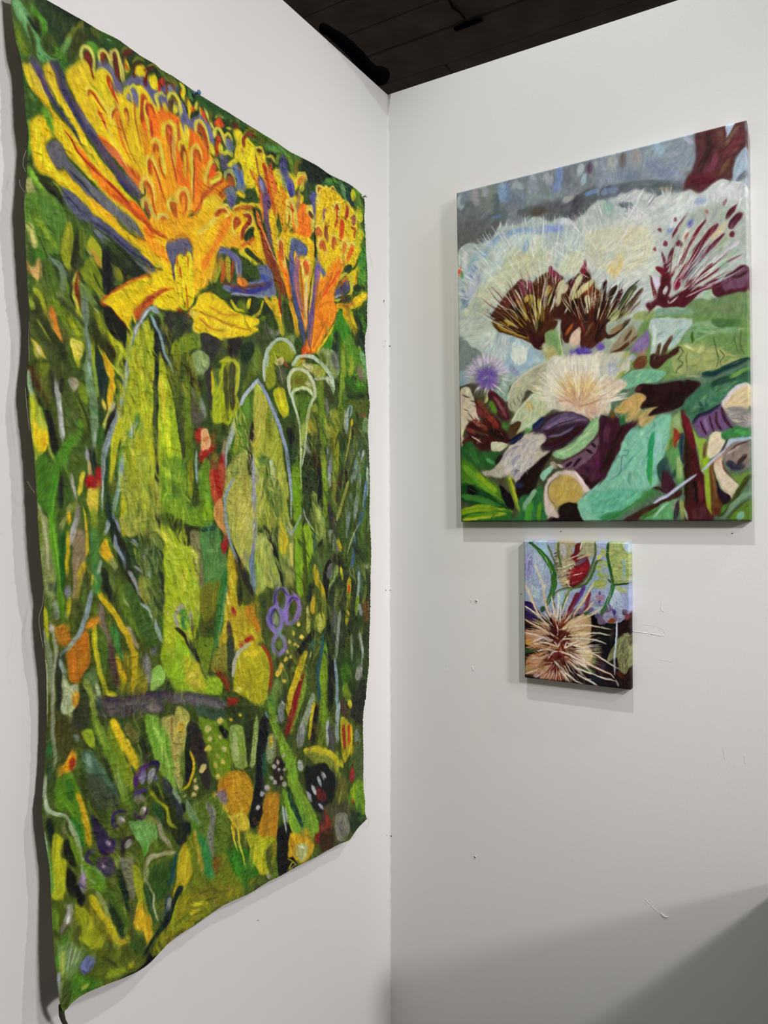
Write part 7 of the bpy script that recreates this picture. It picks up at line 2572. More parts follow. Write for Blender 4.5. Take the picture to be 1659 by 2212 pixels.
f 847870 1300,1440 1360,1360 1480,1320 1600,1310 1600,1600 1540,1640 1440,1650 1360,1600
s a8b4d0 50 1320,1380 1420,1310 1600,1280
s 4a3430 24 1310,1420 1360,1300 1340,1300
s 4a3028 20 1400,1420 1480,1360 1590,1320
s 2a1c18 40 1480,1560 1560,1480
s 2c2440 70 1380,1560 1440,1610 1540,1590
s a89890 24 1360,1460 1500,1380
s 6a3c2c 20 1310,1540 1340,1640 1390,1690
f 3c7a44 1300,1250 1440,1170 1600,1200 1600,1270 1420,1290 1320,1300
s 4f9a54 40 1460,1210 1590,1240
f 5c3c20 1170,1540 1210,1560 1240,1780 1280,1920 1320,2000 1300,2060 1230,2150 1190,2060 1180,1800
s 7a5a34 24 1190,1580 1220,1800 1250,1960
f 201020 1240,1740 1300,1860 1400,1920 1390,1990 1320,2020 1270,1920
s 5a2a1c 80 1240,2060 1270,2120
f 6a8438 1390,1670 1480,1700 1600,1650 1600,1760 1520,1800 1480,1780
s 3c4020 50 1600,1700 1520,1820 1400,2000 1280,2130
s 7c8c74 50 1600,1880 1480,1960 1360,2110
s 4a5034 40 1600,1960 1460,2060 1360,2170
f 5a7a2c 1480,2060 1610,1960 1610,2180 1400,2180
d 7aac94 90 1510,2130
f 4f7a2c 1310,2040 1380,2010 1340,2080 1300,2110
f 3c241c 240,2180 400,2080 600,1980 780,1880 860,1840 880,1900 780,1960 600,2070 400,2180
s 3c8a4c 90 100,2150 300,2010 500,1900 600,1850
s 5ab08c 60 40,2000 260,1960
f 64a88c -120,1900 300,1840 440,1900 200,2080 -60,2160
z 6ab498,4c9478,7cc4a8 60 100 20 -40 -100,1900 400,1880 200,2060 -60,2130
s 2f7a44 60 0,2160 200,2100
f 5c9a64 420,2170 560,2060 780,1950 800,2000 780,2170
s 98c4ac 26 560,2150 720,1990
s 3a6a24 40 440,2160 600,2060
s 8a947c 40 800,1960 760,2080
s 2c1420 50 830,1980 800,2170
s 9caca4 26 900,2060 930,2170
s 8aa050 50 860,1980 890,2150
s b0b4cc 30 570,1990 660,1940 720,1910 800,1840 900,1770 1020,1690
s a8b4c8 26 1090,1650 1160,1580 1230,1500 1340,1420
s 3a2420 34 700,1860 640,1840 560,1830
f 4a2428 1000,2060 1120,2020 1200,2180 1000,2180
"""
CAN_SMALL = """
@ 1090 1140 .18686
f 94a2b8 180,130 1480,130 1480,1000 1000,1000 600,1000 200,1000
s 8c8fb8 110 300,340 290,460 260,560
s a8b4c8 130 360,330 400,500
s 9cb4cc 120 420,200 480,320
s 98a8c0 120 540,340 600,760 500,840
s b0bcc8 90 330,700 380,800
s a0a0bc 90 260,640 300,760
s 9cb8c4 70 650,720 640,860
s 8c9cb0 120 940,700 1060,640 1050,440
s a8b4c4 140 1240,800 1380,880
s b8c4d0 110 1300,740 1200,880
s 98a4c0 90 1400,720 1420,960
s 8a88a8 90 1140,800 1080,860
f 1c1820 200,860 300,860 420,1000 500,1060 400,1100 240,1000
f 221414 200,980 300,1000 420,1060 560,1130 700,1100 860,1080 1000,1130 1080,1140 1180,1120 1300,1120 1400,1070 1470,1000 1480,1900 1200,1900 200,1780
s 4a4470 70 210,900 320,960 440,1040
s 7c7c98 80 420,940 560,1000 700,980
s 6c5a74 60 760,980 900,960 1020,940
s 8c8ca4 70 880,880 1000,860 1120,900
s 3c2c50 60 240,1000 360,1060
s 585070 60 1060,1020 1160,1060 1260,1080
s 2c2050 60 240,870 330,940 400,1010
s 3a2c60 40 320,880 380,980
f 6a5a74 1120,960 1200,880 1260,960 1240,1060 1120,1130 1070,1090
f 8c8ca4 1140,1000 1290,960 1340,1060 1440,960 1440,1010 1330,1100 1180,1100
s 3c2a78 34 1265,950 1270,1010
s 7a6a8a 60 1280,1030 1290,1070
f 7a4424 1190,1090 1250,1040 1280,1080 1240,1110
s 7a3040 44 1430,1010 1400,1060
s 5a4a54 60 1400,1000 1380,960
# leaf buds
f a09878 600,170 830,170 780,260 840,420 760,560 740,690 660,680 620,560 600,400
f 989a78 860,170 1050,170 1040,300 980,360 860,360
s a8b0b0 60 670,200 690,330
f 6a1c24 880,170 890,250 830,340 930,310 980,400 990,470 930,600 850,680 760,690 720,560 740,470 830,420 760,340 810,290 820,200
f 801c24 760,500 900,440 980,410 960,500 880,560 780,600
s 5c3858 60 860,360 950,340
s 6a5068 40 830,420 920,380
s e0dcd4 16 890,180 870,260
s 5a1c18 40 840,190 830,300
z b8ac88,a89c78,c8c0a0 70 110 10 -20 600,380 800,380 820,440 760,560 720,660 650,680 620,560
s d8d0bc 12 650,470 820,400
s d8d0bc 12 680,510 820,430
s d8ccc0 14 790,555 900,520
s d0c4b0 12 740,360 850,320
s b8ac80 26 840,360 1000,300
s 2a1414 10 740,470 760,500
s 2a1414 10 775,440 790,480
s 2a1414 10 800,430 815,460
s 3a1c1c 12 570,300 610,280
s 2c2c2c 10 560,440 620,400
z 3c2a20,4a3a28 24 50 8 -20 570,260 620,300 640,560 620,600
s d8c890 60 700,600 740,640 a=.8
s c0506a 20 780,640 860,620 a=.5
s 2a2018 14 710,650 740,690 800,680 820,650
s d0c8a8 12 720,670 780,690
s 56643c 26 625,170 620,260 640,380 660,460
s 4a5c34 24 500,200 540,310 580,400 610,520
s 4f6034 26 1045,170 1050,300 1010,440 960,560 870,660 800,700 700,700 600,750 560,840
s 4a5a2c 26 560,860 570,900 565,960
s 2f5a24 60 290,170 380,240 460,330 530,430 570,540 570,660 540,780 490,880 t=.4,.3
s 4f8a3c 20 400,260 490,380 550,520
s 1c4a20 50 450,920 430,960
s 2c5a34 16 280,180 330,165
s 5c6c30 24 800,700 740,740 700,840 660,940
s 8a9030 20 760,710 700,790
s 506838 30 820,690 920,660 990,580 1030,490 1060,400 1110,385 1190,440
f 9ca86c 1190,180 1330,180 1440,190 1450,560 1420,640 1340,655 1270,650 1240,600 1215,500 1190,420 1180,320
s a4b068 50 1120,260 1190,330
s 9caa62 50 1100,400 1190,420
z a8b060,8aa05c,b8c088,7c9454 90 110 16 10 1200,240 1440,220 1440,600 1280,640 1220,420
s a0a860 70 1080,470 1170,420
s 9aa860 70 1090,540 1200,560
s 98a460 100 1050,660 1160,640
s a4ac60 50 1300,690 1400,740
s b8c070 40 1110,320 1080,360
f b0c4cc 1370,180 1440,180 1440,300 1390,260
s 8ca8ac 36 1380,360 1380,620
s 2c5224 30 1200,180 1190,330 1230,520 1260,640
s 2f5a28 44 1260,650 1230,760 1180,880 1110,1000
s 2c4a24 20 1260,660 1380,650 1440,640
s 3a5a28 30 1200,600 1250,640
s 90a4b4 60 1130,420 1180,560 a=.6
s 3a2870 24 1100,740 1090,870
s 5a3a78 44 920,680 860,800 800,900
s 7a3040 44 980,740 960,840 930,960
s 6a2834 50 850,760 780,900 720,1030
s 9c7c8c 60 1060,800 1140,820
# teasel
f 6a2a1c 540,1030 620,1080 700,1030 800,1180 760,1300 820,1420 820,1520 700,1560 640,1640 720,1740 600,1780 400,1760 480,1560 420,1500 560,1440 600,1380 500,1300 600,1240
f a88c68 840,1050 960,1000 1000,1060 1000,1250 960,1360 800,1320 760,1220 700,1180
f b09a70 780,1060 920,1000 960,1100 800,1200 660,1180
f a8785c 240,1180 420,1220 560,1300 420,1280 260,1290
f b08040 240,1290 340,1290 400,1350 260,1360
f 9a7450 240,1380 500,1330 640,1400 480,1420 300,1400
f 2c4a24 240,1400 360,1400 380,1430 240,1450
f a8764c 290,1480 460,1440 520,1500 300,1560 240,1580
f 9c7c54 240,1590 400,1560 560,1540 480,1640 240,1700
f 8a6a54 700,1380 900,1420 1000,1560 900,1600 760,1500
f b8a470 860,1350 960,1360 1060,1520 980,1600 880,1480
f 2a4a20 800,1580 900,1620 960,1620 1060,1660 1000,1700 860,1650
f 131418 1040,1200 1300,1120 1280,1500 1200,1640 1100,1560 1000,1360
s 3c2c24 60 1100,1380 1080,1640
s 4c5c34 60 1080,1380 1020,1600 a=.8
s 3a3040 60 1140,1560 1120,1700
f 7c8058 1330,1270 1400,1220 1450,1240 1450,1600 1380,1700 1330,1640 1300,1500 1180,1560 1240,1400
z 98a078,5a4434,8a9068,3c2a20 60 130 10 -75 1330,1280 1440,1260 1430,1640 1340,1640 1300,1440
s a8ac88 12 1340,1320 1400,1250 1450,1250
s 4a1c20 60 1310,1680 1370,1720
r c8a888 60 15 640,1230 -40,40 130,380
r b89078 46 14 640,1230 150,210 100,420
r c8b094 40 14 620,1190 200,340 100,300
r d8c8b4 40 12 640,1420 -30,60 100,520
r b88c70 50 14 560,1560 120,240 80,360
r c8a894 50 14 620,1420 30,130 80,380
r 5a1c18 70 12 620,1240 0,360 20,140
r 5a1c18 60 12 600,1560 0,360 20,180
r 2c1414 60 10 620,1400 0,360 60,320
s d8c8a0 24 355,440 400,540 440,660 450,740
s d0bc94 22 450,740 470,860 500,960 530,1030
s d8c8a0 20 470,640 460,720
s d8c49c 24 245,670 290,770 330,870 380,980 430,1020
s d8ccb0 18 230,900 330,970 460,1080
s d0bca0 22 235,1060 360,1130 500,1210 620,1280
s d0c4b4 18 230,1210 400,1250 540,1320
s d0c8bc 18 540,800 560,900 575,1020
s d8d4d0 20 630,740 620,900 610,1080
s d0ccc0 16 650,900 640,1100
s d8d0a8 14 735,790 690,900 660,1000
s d0bc94 24 1030,640 950,780 870,900 790,1030
s d0b898 22 1030,850 960,940 860,1040 700,1130
s d0bc98 18 1130,920 1000,1010 820,1080 650,1180
s d4c4a8 20 640,1180 800,1140 1000,1130 1230,1175
s d8ccb4 18 740,1250 900,1230 1100,1220 1230,1250
s d0c4a8 20 660,1290 900,1280 1060,1300 1170,1340
s d8ccb4 18 720,1330 900,1390 1060,1470 1200,1560 1330,1640
s d8ccb8 22 640,1430 780,1480 900,1550 960,1630
s d8ccc0 20 820,1460 960,1560 1100,1640 1220,1690 1270,1740
s d4ccc0 22 820,1620 960,1670 1120,1730 1280,1770
s d0c8bc 22 580,1540 660,1640 760,1720 840,1780 920,1810
s d8ccbc 20 640,1650 720,1740 750,1790
s d0c4b8 18 840,1690 940,1750 1010,1750
s d0c8c0 22 920,1740 1020,1790 1090,1840
s e0d8d4 22 620,1370 640,1330 680,1280 710,1250
s e0d8d4 16 690,1390 720,1310
s d8ccc8 20 340,1310 460,1270 560,1310 620,1380
s d8ccc4 18 350,1340 480,1330 600,1370
s d8d0c8 18 400,1420 500,1400 580,1430
s d8ccc4 20 690,1390 780,1350 860,1360
s d8ccc4 18 500,1520 560,1440 620,1430
s d0b0a0 20 300,1510 420,1500 520,1460
s d0b898 18 240,1690 380,1640
s e0d0c8 18 610,1240 620,1180 600,1120
s b8c4cc 22 1300,1080 1290,1300 1270,1500 1270,1700
s c8ccd0 10 1300,1090 1295,1250
s c0b8c0 40 400,1700 340,1720 a=.7
s 5a7a34 40 370,1090 410,1110 a=.8
s 2c5a2c 30 920,990 980,980
s 5a4030 40 1250,1160 1230,1300 a=.4
s 8a8a90 24 1290,1760 1320,1830
s 1c2c24 60 1000,1720 1150,1800
"""
CAN_BIG_FINE = """
@ 980 250 .19892
r dfe4e4 70 7 1000,2300 205,345 1060,1260
r e4e8e4 60 7 1000,2300 210,340 700,1000
r 9cb4d0 40 8 1000,2300 215,330 950,1120
r d8dccc 60 7 1000,2350 205,330 520,800
r e2e6e6 60 7 1900,2000 200,320 850,1150
r d8dcd4 50 7 1900,2050 200,330 500,850
r 2a140c 34 15 930,2480 198,292 120,760
r a88c34 16 18 930,2480 200,285 200,640
r 6e2434 14 15 930,2480 215,290 480,860
r d6d2c4 26 9 930,2480 200,292 250,860
r 241410 26 18 1480,2520 245,312 150,760
r cbc8a4 20 14 1480,2520 240,310 300,820
r 5a2018 12 16 1480,2520 235,300 150,620
@ 1300 250 .19892
r 5e1a2c 22 16 660,2080 283,338 260,1020
r c6ccc8 34 12 660,2080 285,338 250,1080
r 8c98a0 14 14 660,2080 300,335 300,1000
r d2d0bc 14 9 660,2080 285,330 300,1000
z e4e8e8,d0d4d8,c4ccd4 70 50 9 -60 200,860 440,820 700,880 980,820 1300,730 1560,770 1540,980 900,1000 400,980
r 2a1a14 10 18 -100,2560 292,318 350,900
r 8a8468 8 12 60,2400 295,318 150,560
@ 980 690 .19892
r d8cfe0 60 7 360,620 170,370 120,270
r 6a55a0 60 8 360,630 0,360 20,150
r e6e2d2 60 8 1360,950 190,350 150,590
r b8886c 30 9 1360,950 200,340 40,330
r cdb48a 24 12 1360,950 215,325 120,420
r dcd8cc 20 7 1380,560 225,330 90,230
z d4cfc4,9c98a4,c2bcb0 60 130 9 -58 560,1460 700,1320 960,1280 940,1400 860,1560 700,1740 560,1640
z 6a2a26,3a1612,8a463c 24 130 12 50 240,900 420,1060 560,1280 400,1300 200,1180
s 2a1018 14 1060,1400 1240,1320 1440,1150
s 7a6a8c 12 1000,1200 1200,1100 1440,1090
s 2c1c28 12 960,1230 1160,1130 1360,1070
s a8c89c 12 1120,1470 1300,1380 1440,1240 1560,1120
s 2a1020 22 1225,1590 1285,1550
s 2a1020 22 1310,1590 1370,1515
s 2a1020 22 1450,1420 1500,1450
s 2a1020 22 1495,1350 1540,1390
s 6a9a34 14 120,1600 300,1770 520,1960
s 123c18 16 150,1830 360,1930 600,2060
s 5a8a28 10 100,2080 320,2050 600,2090
s b4c040 10 610,1720 660,1880 715,2070
@ 1300 690 .19892
s 3c4a1c 9 1210,190 1230,270 1250,360 1270,440 1240,520
s 3c4a1c 9 1280,330 1330,400 1290,450 1300,510
s 4a5c2c 9 1440,190 1460,300 1480,360
s 4a5c2c 9 1510,120 1510,300 1550,380
s 4a5c2c 10 850,290 880,360 830,430 880,480 810,560 850,590
s 3c1c30 18 1070,1110 1100,1180 1140,1250
s 3c1c30 18 1170,1050 1190,1140 1220,1220
s 3c1c30 20 1240,1010 1250,1120 1300,1200
s 3c1c30 24 1300,960 1340,1080 1420,1190
s b4bcd0 16 570,1990 720,1910 900,1770 1020,1690
s b0bccc 14 1090,1650 1230,1500 1340,1420
s 4a8c78 9 250,1420 290,1430 270,1480 220,1490 200,1660 100,1740
s 2c8a5c 20 560,1240 525,1500 512,1740
z 98a45c,54743c,84a070 40 90 9 8 600,120 1580,60 1580,400 1200,500 700,620
"""
CAN_SMALL_FINE = """
@ 1090 1140 .18686
r d8c8ae 40 8 620,1230 150,395 140,420
r c8a88c 36 8 620,1240 0,360 90,300
r 4c1812 60 7 620,1260 0,360 15,130
r e0d4c4 26 7 620,1420 -35,80 120,560
r b0886a 40 8 580,1560 90,260 80,380
r d4bca4 30 7 600,1560 20,160 90,330
r 5a1c14 50 7 590,1560 0,360 15,170
r 2c1410 40 6 620,1400 0,360 80,330
z c4bc9c,8c8460,5a3c30 40 100 7 -20 610,380 820,380 820,440 760,560 720,660 650,680 620,560
z 9c2430,6a141c,b84050 20 110 8 -25 740,500 960,420 940,540 800,620
z b4bc78,6c8448,98a860 50 90 8 12 1200,240 1440,220 1440,600 1280,640 1220,420
z b0bcd0,8890b4,c4ccd8 50 120 9 100 240,250 560,400 520,720 260,760
z a8b4cc,c0c8d4,8c94b4 40 100 9 80 1140,760 1440,700 1430,950 1200,940
z 98a078,4a3c2c,7c8458 30 130 7 -75 1330,1280 1440,1260 1430,1640 1340,1640 1300,1440
"""

# ------------------------------------------------------------------ setting
GAIN_T, GAIN_C = 1.05, 1.12
wl = box('wall_left', (-0.10, -3.2, 0.0), (0.0, 0.10, WALL_H), M_WALL); tag(wl, 'white painted gallery wall carrying the big loose green canvas', 'wall', kind='structure')
wr = box('wall_right', (0.0, 0.0, 0.0), (3.0, 0.10, WALL_H), M_WALLR); tag(wr, 'white painted gallery wall carrying the two stretched canvases', 'wall', kind='structure')
fl = box('floor', (-5.0, -6.0, -0.10), (8.0, 5.0, 0.0), M_FLOOR); tag(fl, 'plain grey floor of the gallery', 'floor', kind='structure')

CEIL_Z = 4.9
ce = box('ceiling', (-6.0, -6.0, CEIL_Z + .03), (9.0, 8.0, CEIL_Z + .13), M_CEIL); tag(ce, 'dark brown rough concrete ceiling high above the white walls', 'ceiling', kind='structure')
_rows = [1.80, 2.27, 2.67, 3.00, 3.30, 3.69, 4.03, 4.41, 4.81, 5.32, 6.0]
for i in range(len(_rows) - 1):
    xs = -4.4 + (i % 3) * .37
    while xs < 3.6:
        L = 1.85 + .5 * RNG.random()
        dz = float(RNG.uniform(-.006, .006))
        if i == 5 and xs < 0.0 and xs + L > 0.03: L = .03 - xs
        box('ceiling_slab', (xs + .004, _rows[i] + .004, CEIL_Z + dz), (xs + L - .004, _rows[i + 1] - .004, CEIL_Z + .05), M_CEIL, ce, .005)
        xs += L
# long dark slot in the ceiling joint and its pale lip
_s0 = hit_z(np.array([[981., 62.], [1040., 40.]]), CEIL_Z - .012)
V, Fc = tube_mesh([_s0[0], _s0[0] * .6 + _s0[1] * .4 + [0, 0, .001], _s0[1]], [.010, .018, .008], 6); mesh_obj('joint_gap', V, Fc, M_BLACK, ce)
V, Fc = tube_mesh(_s0 + np.array([0, .027, 0]), [.008, .006], 6); mesh_obj('mortar_lip', V, Fc, flat_mat('tan_mortar', (.12, .10, .07), .9), ce)
_ck = hit_z(np.array([[965., -10], [978, 16], [992, 26], [1004, 40]]), CEIL_Z - .008)
V, Fc = tube_mesh(_ck, [.006, .011, .006, .008], 6); mesh_obj('mortar_ridge', V, Fc, flat_mat('brown_mortar', (.085, .07, .055), .9), ce)

# corner bead: uneven filler running down the joint of the two walls
zz = np.linspace(0.0, WALL_H - .012, 160)
bx = .0012 + .0022 * RNG.random(160); by = .0012 + .0022 * RNG.random(160)
V = []; Fc = []
for i, z in enumerate(zz):
    V += [(0.0, -by[i] * 1.6, z), (bx[i] * .55, -by[i] * .55, z), (bx[i] * 1.6, 0.0, z)]
    if i: a = 3 * i; Fc += [(a - 3, a - 2, a + 1, a), (a - 2, a - 1, a + 2, a + 1)]
bead = mesh_obj('trim_1', V, Fc, M_WALL, None, True); tag(bead, 'uneven white filler line in the corner between the walls', 'filler line', kind='structure')
def on_right(px, off=0.0): return hit_y(np.array([px], float), np.array([-off]))[0]
def on_left(px, off=0.0): return hit_x(np.array([px], float), np.array([off]))[0]

def nail_hole(px, side, r=.0018, rim=True):
    c = on_right(px) if side == 'r' else on_left(px)
    n = np.array([0, -1.0, 0]) if side == 'r' else np.array([1.0, 0, 0])
    a = np.array([1.0, 0, 0]) if side == 'r' else np.array([0, 1.0, 0]); b = np.array([0, 0, 1.0])
    wall = wr if side == 'r' else wl
    V = [c + n * .0004]; K = 10
    for k in range(K):
        t = 2 * math.pi * k / K; V.append(c + n * .0005 + (a * math.cos(t) + b * math.sin(t) * 1.15) * r * RNG.uniform(.85, 1.1))
    mesh_obj('nail_hole', V, [(0, k + 1, (k + 1) % K + 1) for k in range(K)], M_HOLE, wall)
    if rim:
        ts = np.linspace(0, 2 * math.pi, 15)
        P = [c + n * .0004 + (a * math.cos(t) + b * math.sin(t) * 1.2) * r * 1.7 * RNG.uniform(.85, 1.15) for t in ts]
        V, Fc = tube_mesh(P, r * .45 * RNG.uniform(.5, 1.2, 15), 5); mesh_obj('hole_rim', V, Fc, M_WALL, wall, True)

for q in [(1029, 1299), (1026, 1852), (1582, 1152), (842, 748), (843, 1275), (845, 1806), (1126, 1283), (1365, 1301), (1212, 1148)]:
    nail_hole(q, 'r', .0011 if q[0] in (1582, 1126, 1365, 1212) else .0016, q[0] in (1029, 1026))
for q in [(829, 650), (829, 748), (833, 1275), (835, 1804), (557, 1988), (832, 737)]:
    nail_hole(q, 'l', .0016 if q[1] in (650, 1275) else .0011, q[1] == 650)

def wall_ridge(name, pxs, r, side='r', n=24):
    P = catmull(np.array(pxs, float), False, 3.0)
    c = np.array([on_right(q, .0002) if side == 'r' else on_left(q, .0002) for q in P])
    c += RNG.normal(0, r * .18, c.shape)
    V, Fc = tube_mesh(c, r * .6 * RNG.uniform(.55, 1.0, len(c)), 5)
    mesh_obj(name, V, Fc, M_WALL, wr if side == 'r' else wl, True)
wall_ridge('paint_ridge', [(1366, 1364), (1392, 1367), (1412, 1370), (1435, 1374)], .0011)
wall_ridge('paint_ridge', [(1388, 1349), (1415, 1352), (1432, 1360), (1437, 1370)], .0003)
wall_ridge('paint_ridge', [(1394, 1943), (1410, 1960), (1424, 1972)], .0009)
wall_ridge('paint_ridge', [(1386, 1944), (1402, 1958)], .0006)
wall_ridge('plaster_chip', [(1428, 1974), (1436, 1980), (1442, 1979)], .0034)
wall_ridge('paint_ridge', [(1020, 1439), (1023, 1449)], .0013)
wall_ridge('paint_ridge', [(967, 1443), (970, 1451)], .0011)
wall_ridge('paint_ridge', [(1015, 1294), (1019, 1298), (1016, 1301)], .0008)
wall_ridge('paint_ridge', [(1430, 1300), (1428, 1315), (1434, 1322)], .0008)
wall_ridge('paint_ridge', [(1426, 1425), (1450, 1429)], .0004)
wall_ridge('paint_ridge', [(1562, 1615), (1566, 1640)], .0005)
wall_ridge('paint_ridge', [(1607, 1630), (1610, 1650)], .0005)
nail_hole((1440, 1980), 'r', .0012, False)

# black strip added in place of a scribble along the left wall top
top_px = np.array([(697, 60), (714, 70), (733, 84), (752, 100), (772, 121), (789, 142), (803, 157), (816, 164), (826, 164), (829, 176)], float)
P = hit_x(top_px, np.full(len(top_px), -.004))
rad = np.array([8.0, 8.5, 10.5, 11.5, 13.0, 13.5, 14.5, 17.0, 16.0, 9.5]) / 1632 * 2.05
cr_ = catmull(np.column_stack([np.arange(len(P)), rad]), False, .2)
Pc = np.column_stack([np.interp(cr_[:, 0], np.arange(len(P)), P[:, i]) for i in range(3)])
V, Fc = tube_mesh(Pc, cr_[:, 1] * (1 + RNG.normal(0, .03, len(cr_))), 12)
scrawl = mesh_obj('scrawl_strip', V, Fc, M_BLACK, None, True)
tag(scrawl, 'matt black strip standing in for a scribble along the top edge of the left wall', 'foam strip')

# low charcoal box added out of frame to shade the right wall's foot
pl = empty('shade_plinth', (1.16, -.16, 0))
M_PLI = flat_mat('charcoal_shade_plinth', (.045, .045, .047), .6)
box('shade_plinth_body', (.905, -.365, .06), (1.415, -.005, .765), M_PLI, pl, .003)
box('shade_plinth_top', (.89, -.38, .765), (1.43, -.001, .79), M_PLI, pl, .003)
box('shade_plinth_base', (.925, -.345, 0), (1.395, -.02, .06), M_HOLE, pl)
tag(pl, 'charcoal grey box plinth added out of view to shade the right wall', 'plinth')

# ------------------------------------------------------------------ loose painted canvas on the left wall
TOP = [(18, -44), (60, -22), (101, 0), (154, 30), (183, 46), (212, 64), (253, 84), (269, 95), (303, 120), (334, 138), (348, 150), (374, 165), (403, 185), (421, 198), (435, 207), (464, 225), (497, 245), (522, 261), (574, 293), (598, 308), (625, 327), (651, 340), (685, 358), (714, 378), (750, 395), (770, 409), (783, 421)]
RIGHT = [(783, 421), (787, 430), (788, 450), (787, 473), (789, 500), (790, 532), (793, 577), (794, 631), (793, 676), (793, 704), (789, 726), (788, 749), (790, 778), (793, 812), (796, 846), (799, 877), (795, 922), (798, 1000), (799, 1069), (798, 1102), (801, 1163), (802, 1194), (801, 1225), (800, 1307), (799, 1348), (797, 1409), (797, 1433), (794, 1463), (790, 1507), (785, 1537), (784, 1572), (785, 1615), (785, 1659), (785, 1702), (788, 1724), (789, 1758), (793, 1769)]
BOT = [(136, 2186), (144, 2180), (156, 2166), (174, 2152), (197, 2140), (237, 2124), (269, 2112), (305, 2094), (327, 2077), (361, 2041), (388, 2019), (419, 2000), (447, 1980), (479, 1958), (503, 1946), (539, 1930), (579, 1905), (606, 1892), (643, 1871), (678, 1854), (701, 1841), (732, 1824), (754, 1815), (764, 1802), (775, 1787), (793, 1769)]
LEFT = [(18, -44), (23, 0), (27, 41), (34, 86), (45, 127), (49, 158), (52, 204), (57, 256), (62, 290), (60, 317), (58, 353), (57, 385), (55, 407), (52, 439), (54, 475), (55, 524), (59, 606), (65, 695), (63, 760), (56, 838), (67, 927), (75, 1005), (79, 1070), (85, 1172), (92, 1253), (96, 1298), (93, 1338), (96, 1400), (100, 1459), (101, 1521), (100, 1591), (96, 1657), (90, 1745), (96, 1804), (107, 1877), (112, 1973), (116, 2043), (123, 2116), (129, 2164), (136, 2186)]
NU, NV = 620, 1340

def resample(poly, n, axis, fray=0.0):
    P = catmull(np.array(poly, float), False, 4.0)
    # parametrise by real length on the wall so that the cells are even
    Q = hit_x(P, np.full(len(P), .03)); s = np.concatenate([[0], np.cumsum(np.linalg.norm(np.diff(Q, axis=0), axis=1))]); s /= s[-1]
    t = np.linspace(0, 1, n)
    R = np.column_stack([np.interp(t, s, P[:, 0]), np.interp(t, s, P[:, 1])])
    if fray:
        w = RNG.normal(0, 1, n); w = np.convolve(w, [.25, .5, .25], 'same') * fray
        w[:3] = 0; w[-3:] = 0
        R[:, 1 - axis] += w
    return R

def coons(nu, nv, fray=1.0):
    Tt = resample(TOP, nu, 0, .25 * fray); Bb = resample(BOT, nu, 0, .3 * fray); Ll = resample(LEFT, nv, 1, .5 * fray); Rr = resample(RIGHT, nv, 1, .6 * fray)
    s = np.linspace(0, 1, nu)[None, :, None]; t = np.linspace(0, 1, nv)[:, None, None]
    c00, c10, c01, c11 = Tt[0], Tt[-1], Bb[0], Bb[-1]
    return ((1 - t) * Tt[None] + t * Bb[None] + (1 - s) * Ll[:, None] + s * Rr[:, None]
            - ((1 - s) * (1 - t) * c00 + s * (1 - t) * c10 + (1 - s) * t * c01 + s * t * c11))

def standoff(nu, nv):
    s = np.linspace(0, 1, nu)[None]; t = np.linspace(0, 1, nv)[:, None]
    left = .031 * np.clip(1 - s / .30, 0, 1) ** 1.6 * (.55 + .45 * np.clip(t * 5, 0, 1)) * (.8 + .2 * np.sin(t * 15))
    bot = .024 * np.clip((t - .86) / .14, 0, 1) ** 1.5
    mid = .010 * np.sin(math.pi * np.clip(t, 0, 1)) * np.sin(math.pi * s)
    x = .010 + left + bot + mid + .004 * np.sin(s * 9 + 1) * np.sin(t * 7)
    return x

rng = np.random.default_rng(21)
PT = Painter(('x', .03), -1.06, -.10, .70, 2.26, 950, 3)
PT.run(TAP); PT.run(TAP_LOW)
PT.blades(420, 75, 2.6, 82, 14, (60, 700, 800, 2150), .38, .5)
PT.blades(160, 50, 2.2, 62, 10, (60, 500, 330, 900), .35, .5)
PT.daubs(1300, 42, 7, 80, 16, (60, 560, 800, 2200), .09, .36)
PT.daubs(5000, 15, 3.4, 78, 26, (10, -40, 810, 2200), .06, .5)
PT.warp(1.3)
PT.smear(80, 5, 1.2, .11, .48)
PT.run(TAP_LOW, 6.2, .7)
PT.finish(.03)
_A = PT.A; _g = np.clip(_A[..., 1] - _A[..., 0], 0, 1)      # the greens of this cloth lean to olive
_A[..., 0] += .22 * _g; _A[..., 2] += .05 * np.clip(_A[..., 1] - _A[..., 2], 0, 1)
pxg = coons(NU, NV)
X = standoff(NU, NV)
# creases of the crumpled cloth
def ridged(cu, cv, k):
    n = value_noise(NV, NU, cv, cu, rng); return (1 - np.abs(2 * n - 1)) ** k
wr_h = .55 * ridged(11, 16, 3) + .45 * ridged(7, 9, 3) + .25 * ridged(4, 5, 2) + .8 * value_noise(NV, NU, 60, 40, rng)
amp = .35 + .9 * value_noise(NV, NU, 150, 90, rng)
X = X + .0030 * (wr_h - .7) * amp
X = X + .00016 * PT.relief(pxg.reshape(-1, 2)).reshape(X.shape)
P3 = hit_x(pxg.reshape(-1, 2), X.reshape(-1))
colT = srgb2lin(PT.sample(pxg.reshape(-1, 2))) ** 1.14 * GAIN_T
tap = empty('loose_canvas_painting', (0.0, -.55, .75))
tag(tap, 'tall unstretched canvas painted with yellow and orange thistle flowers over green stems', 'painting')
grid_mesh('painted_cloth', P3.reshape(NV, NU, 3), np.clip(colT, 0, .95), M_CLOTH, tap)
bp = coons(40, 90, 0.0); bxo = standoff(40, 90) - .0025
bP = hit_x(bp.reshape(-1, 2), bxo.reshape(-1)).reshape(90, 40, 3)
cen = bP.mean((0, 1)); bP = cen + (bP - cen) * np.array([1, .992, .994]); bP[..., 0] = bxo
grid_mesh('raw_canvas_back', bP, None, M_RAW, tap)

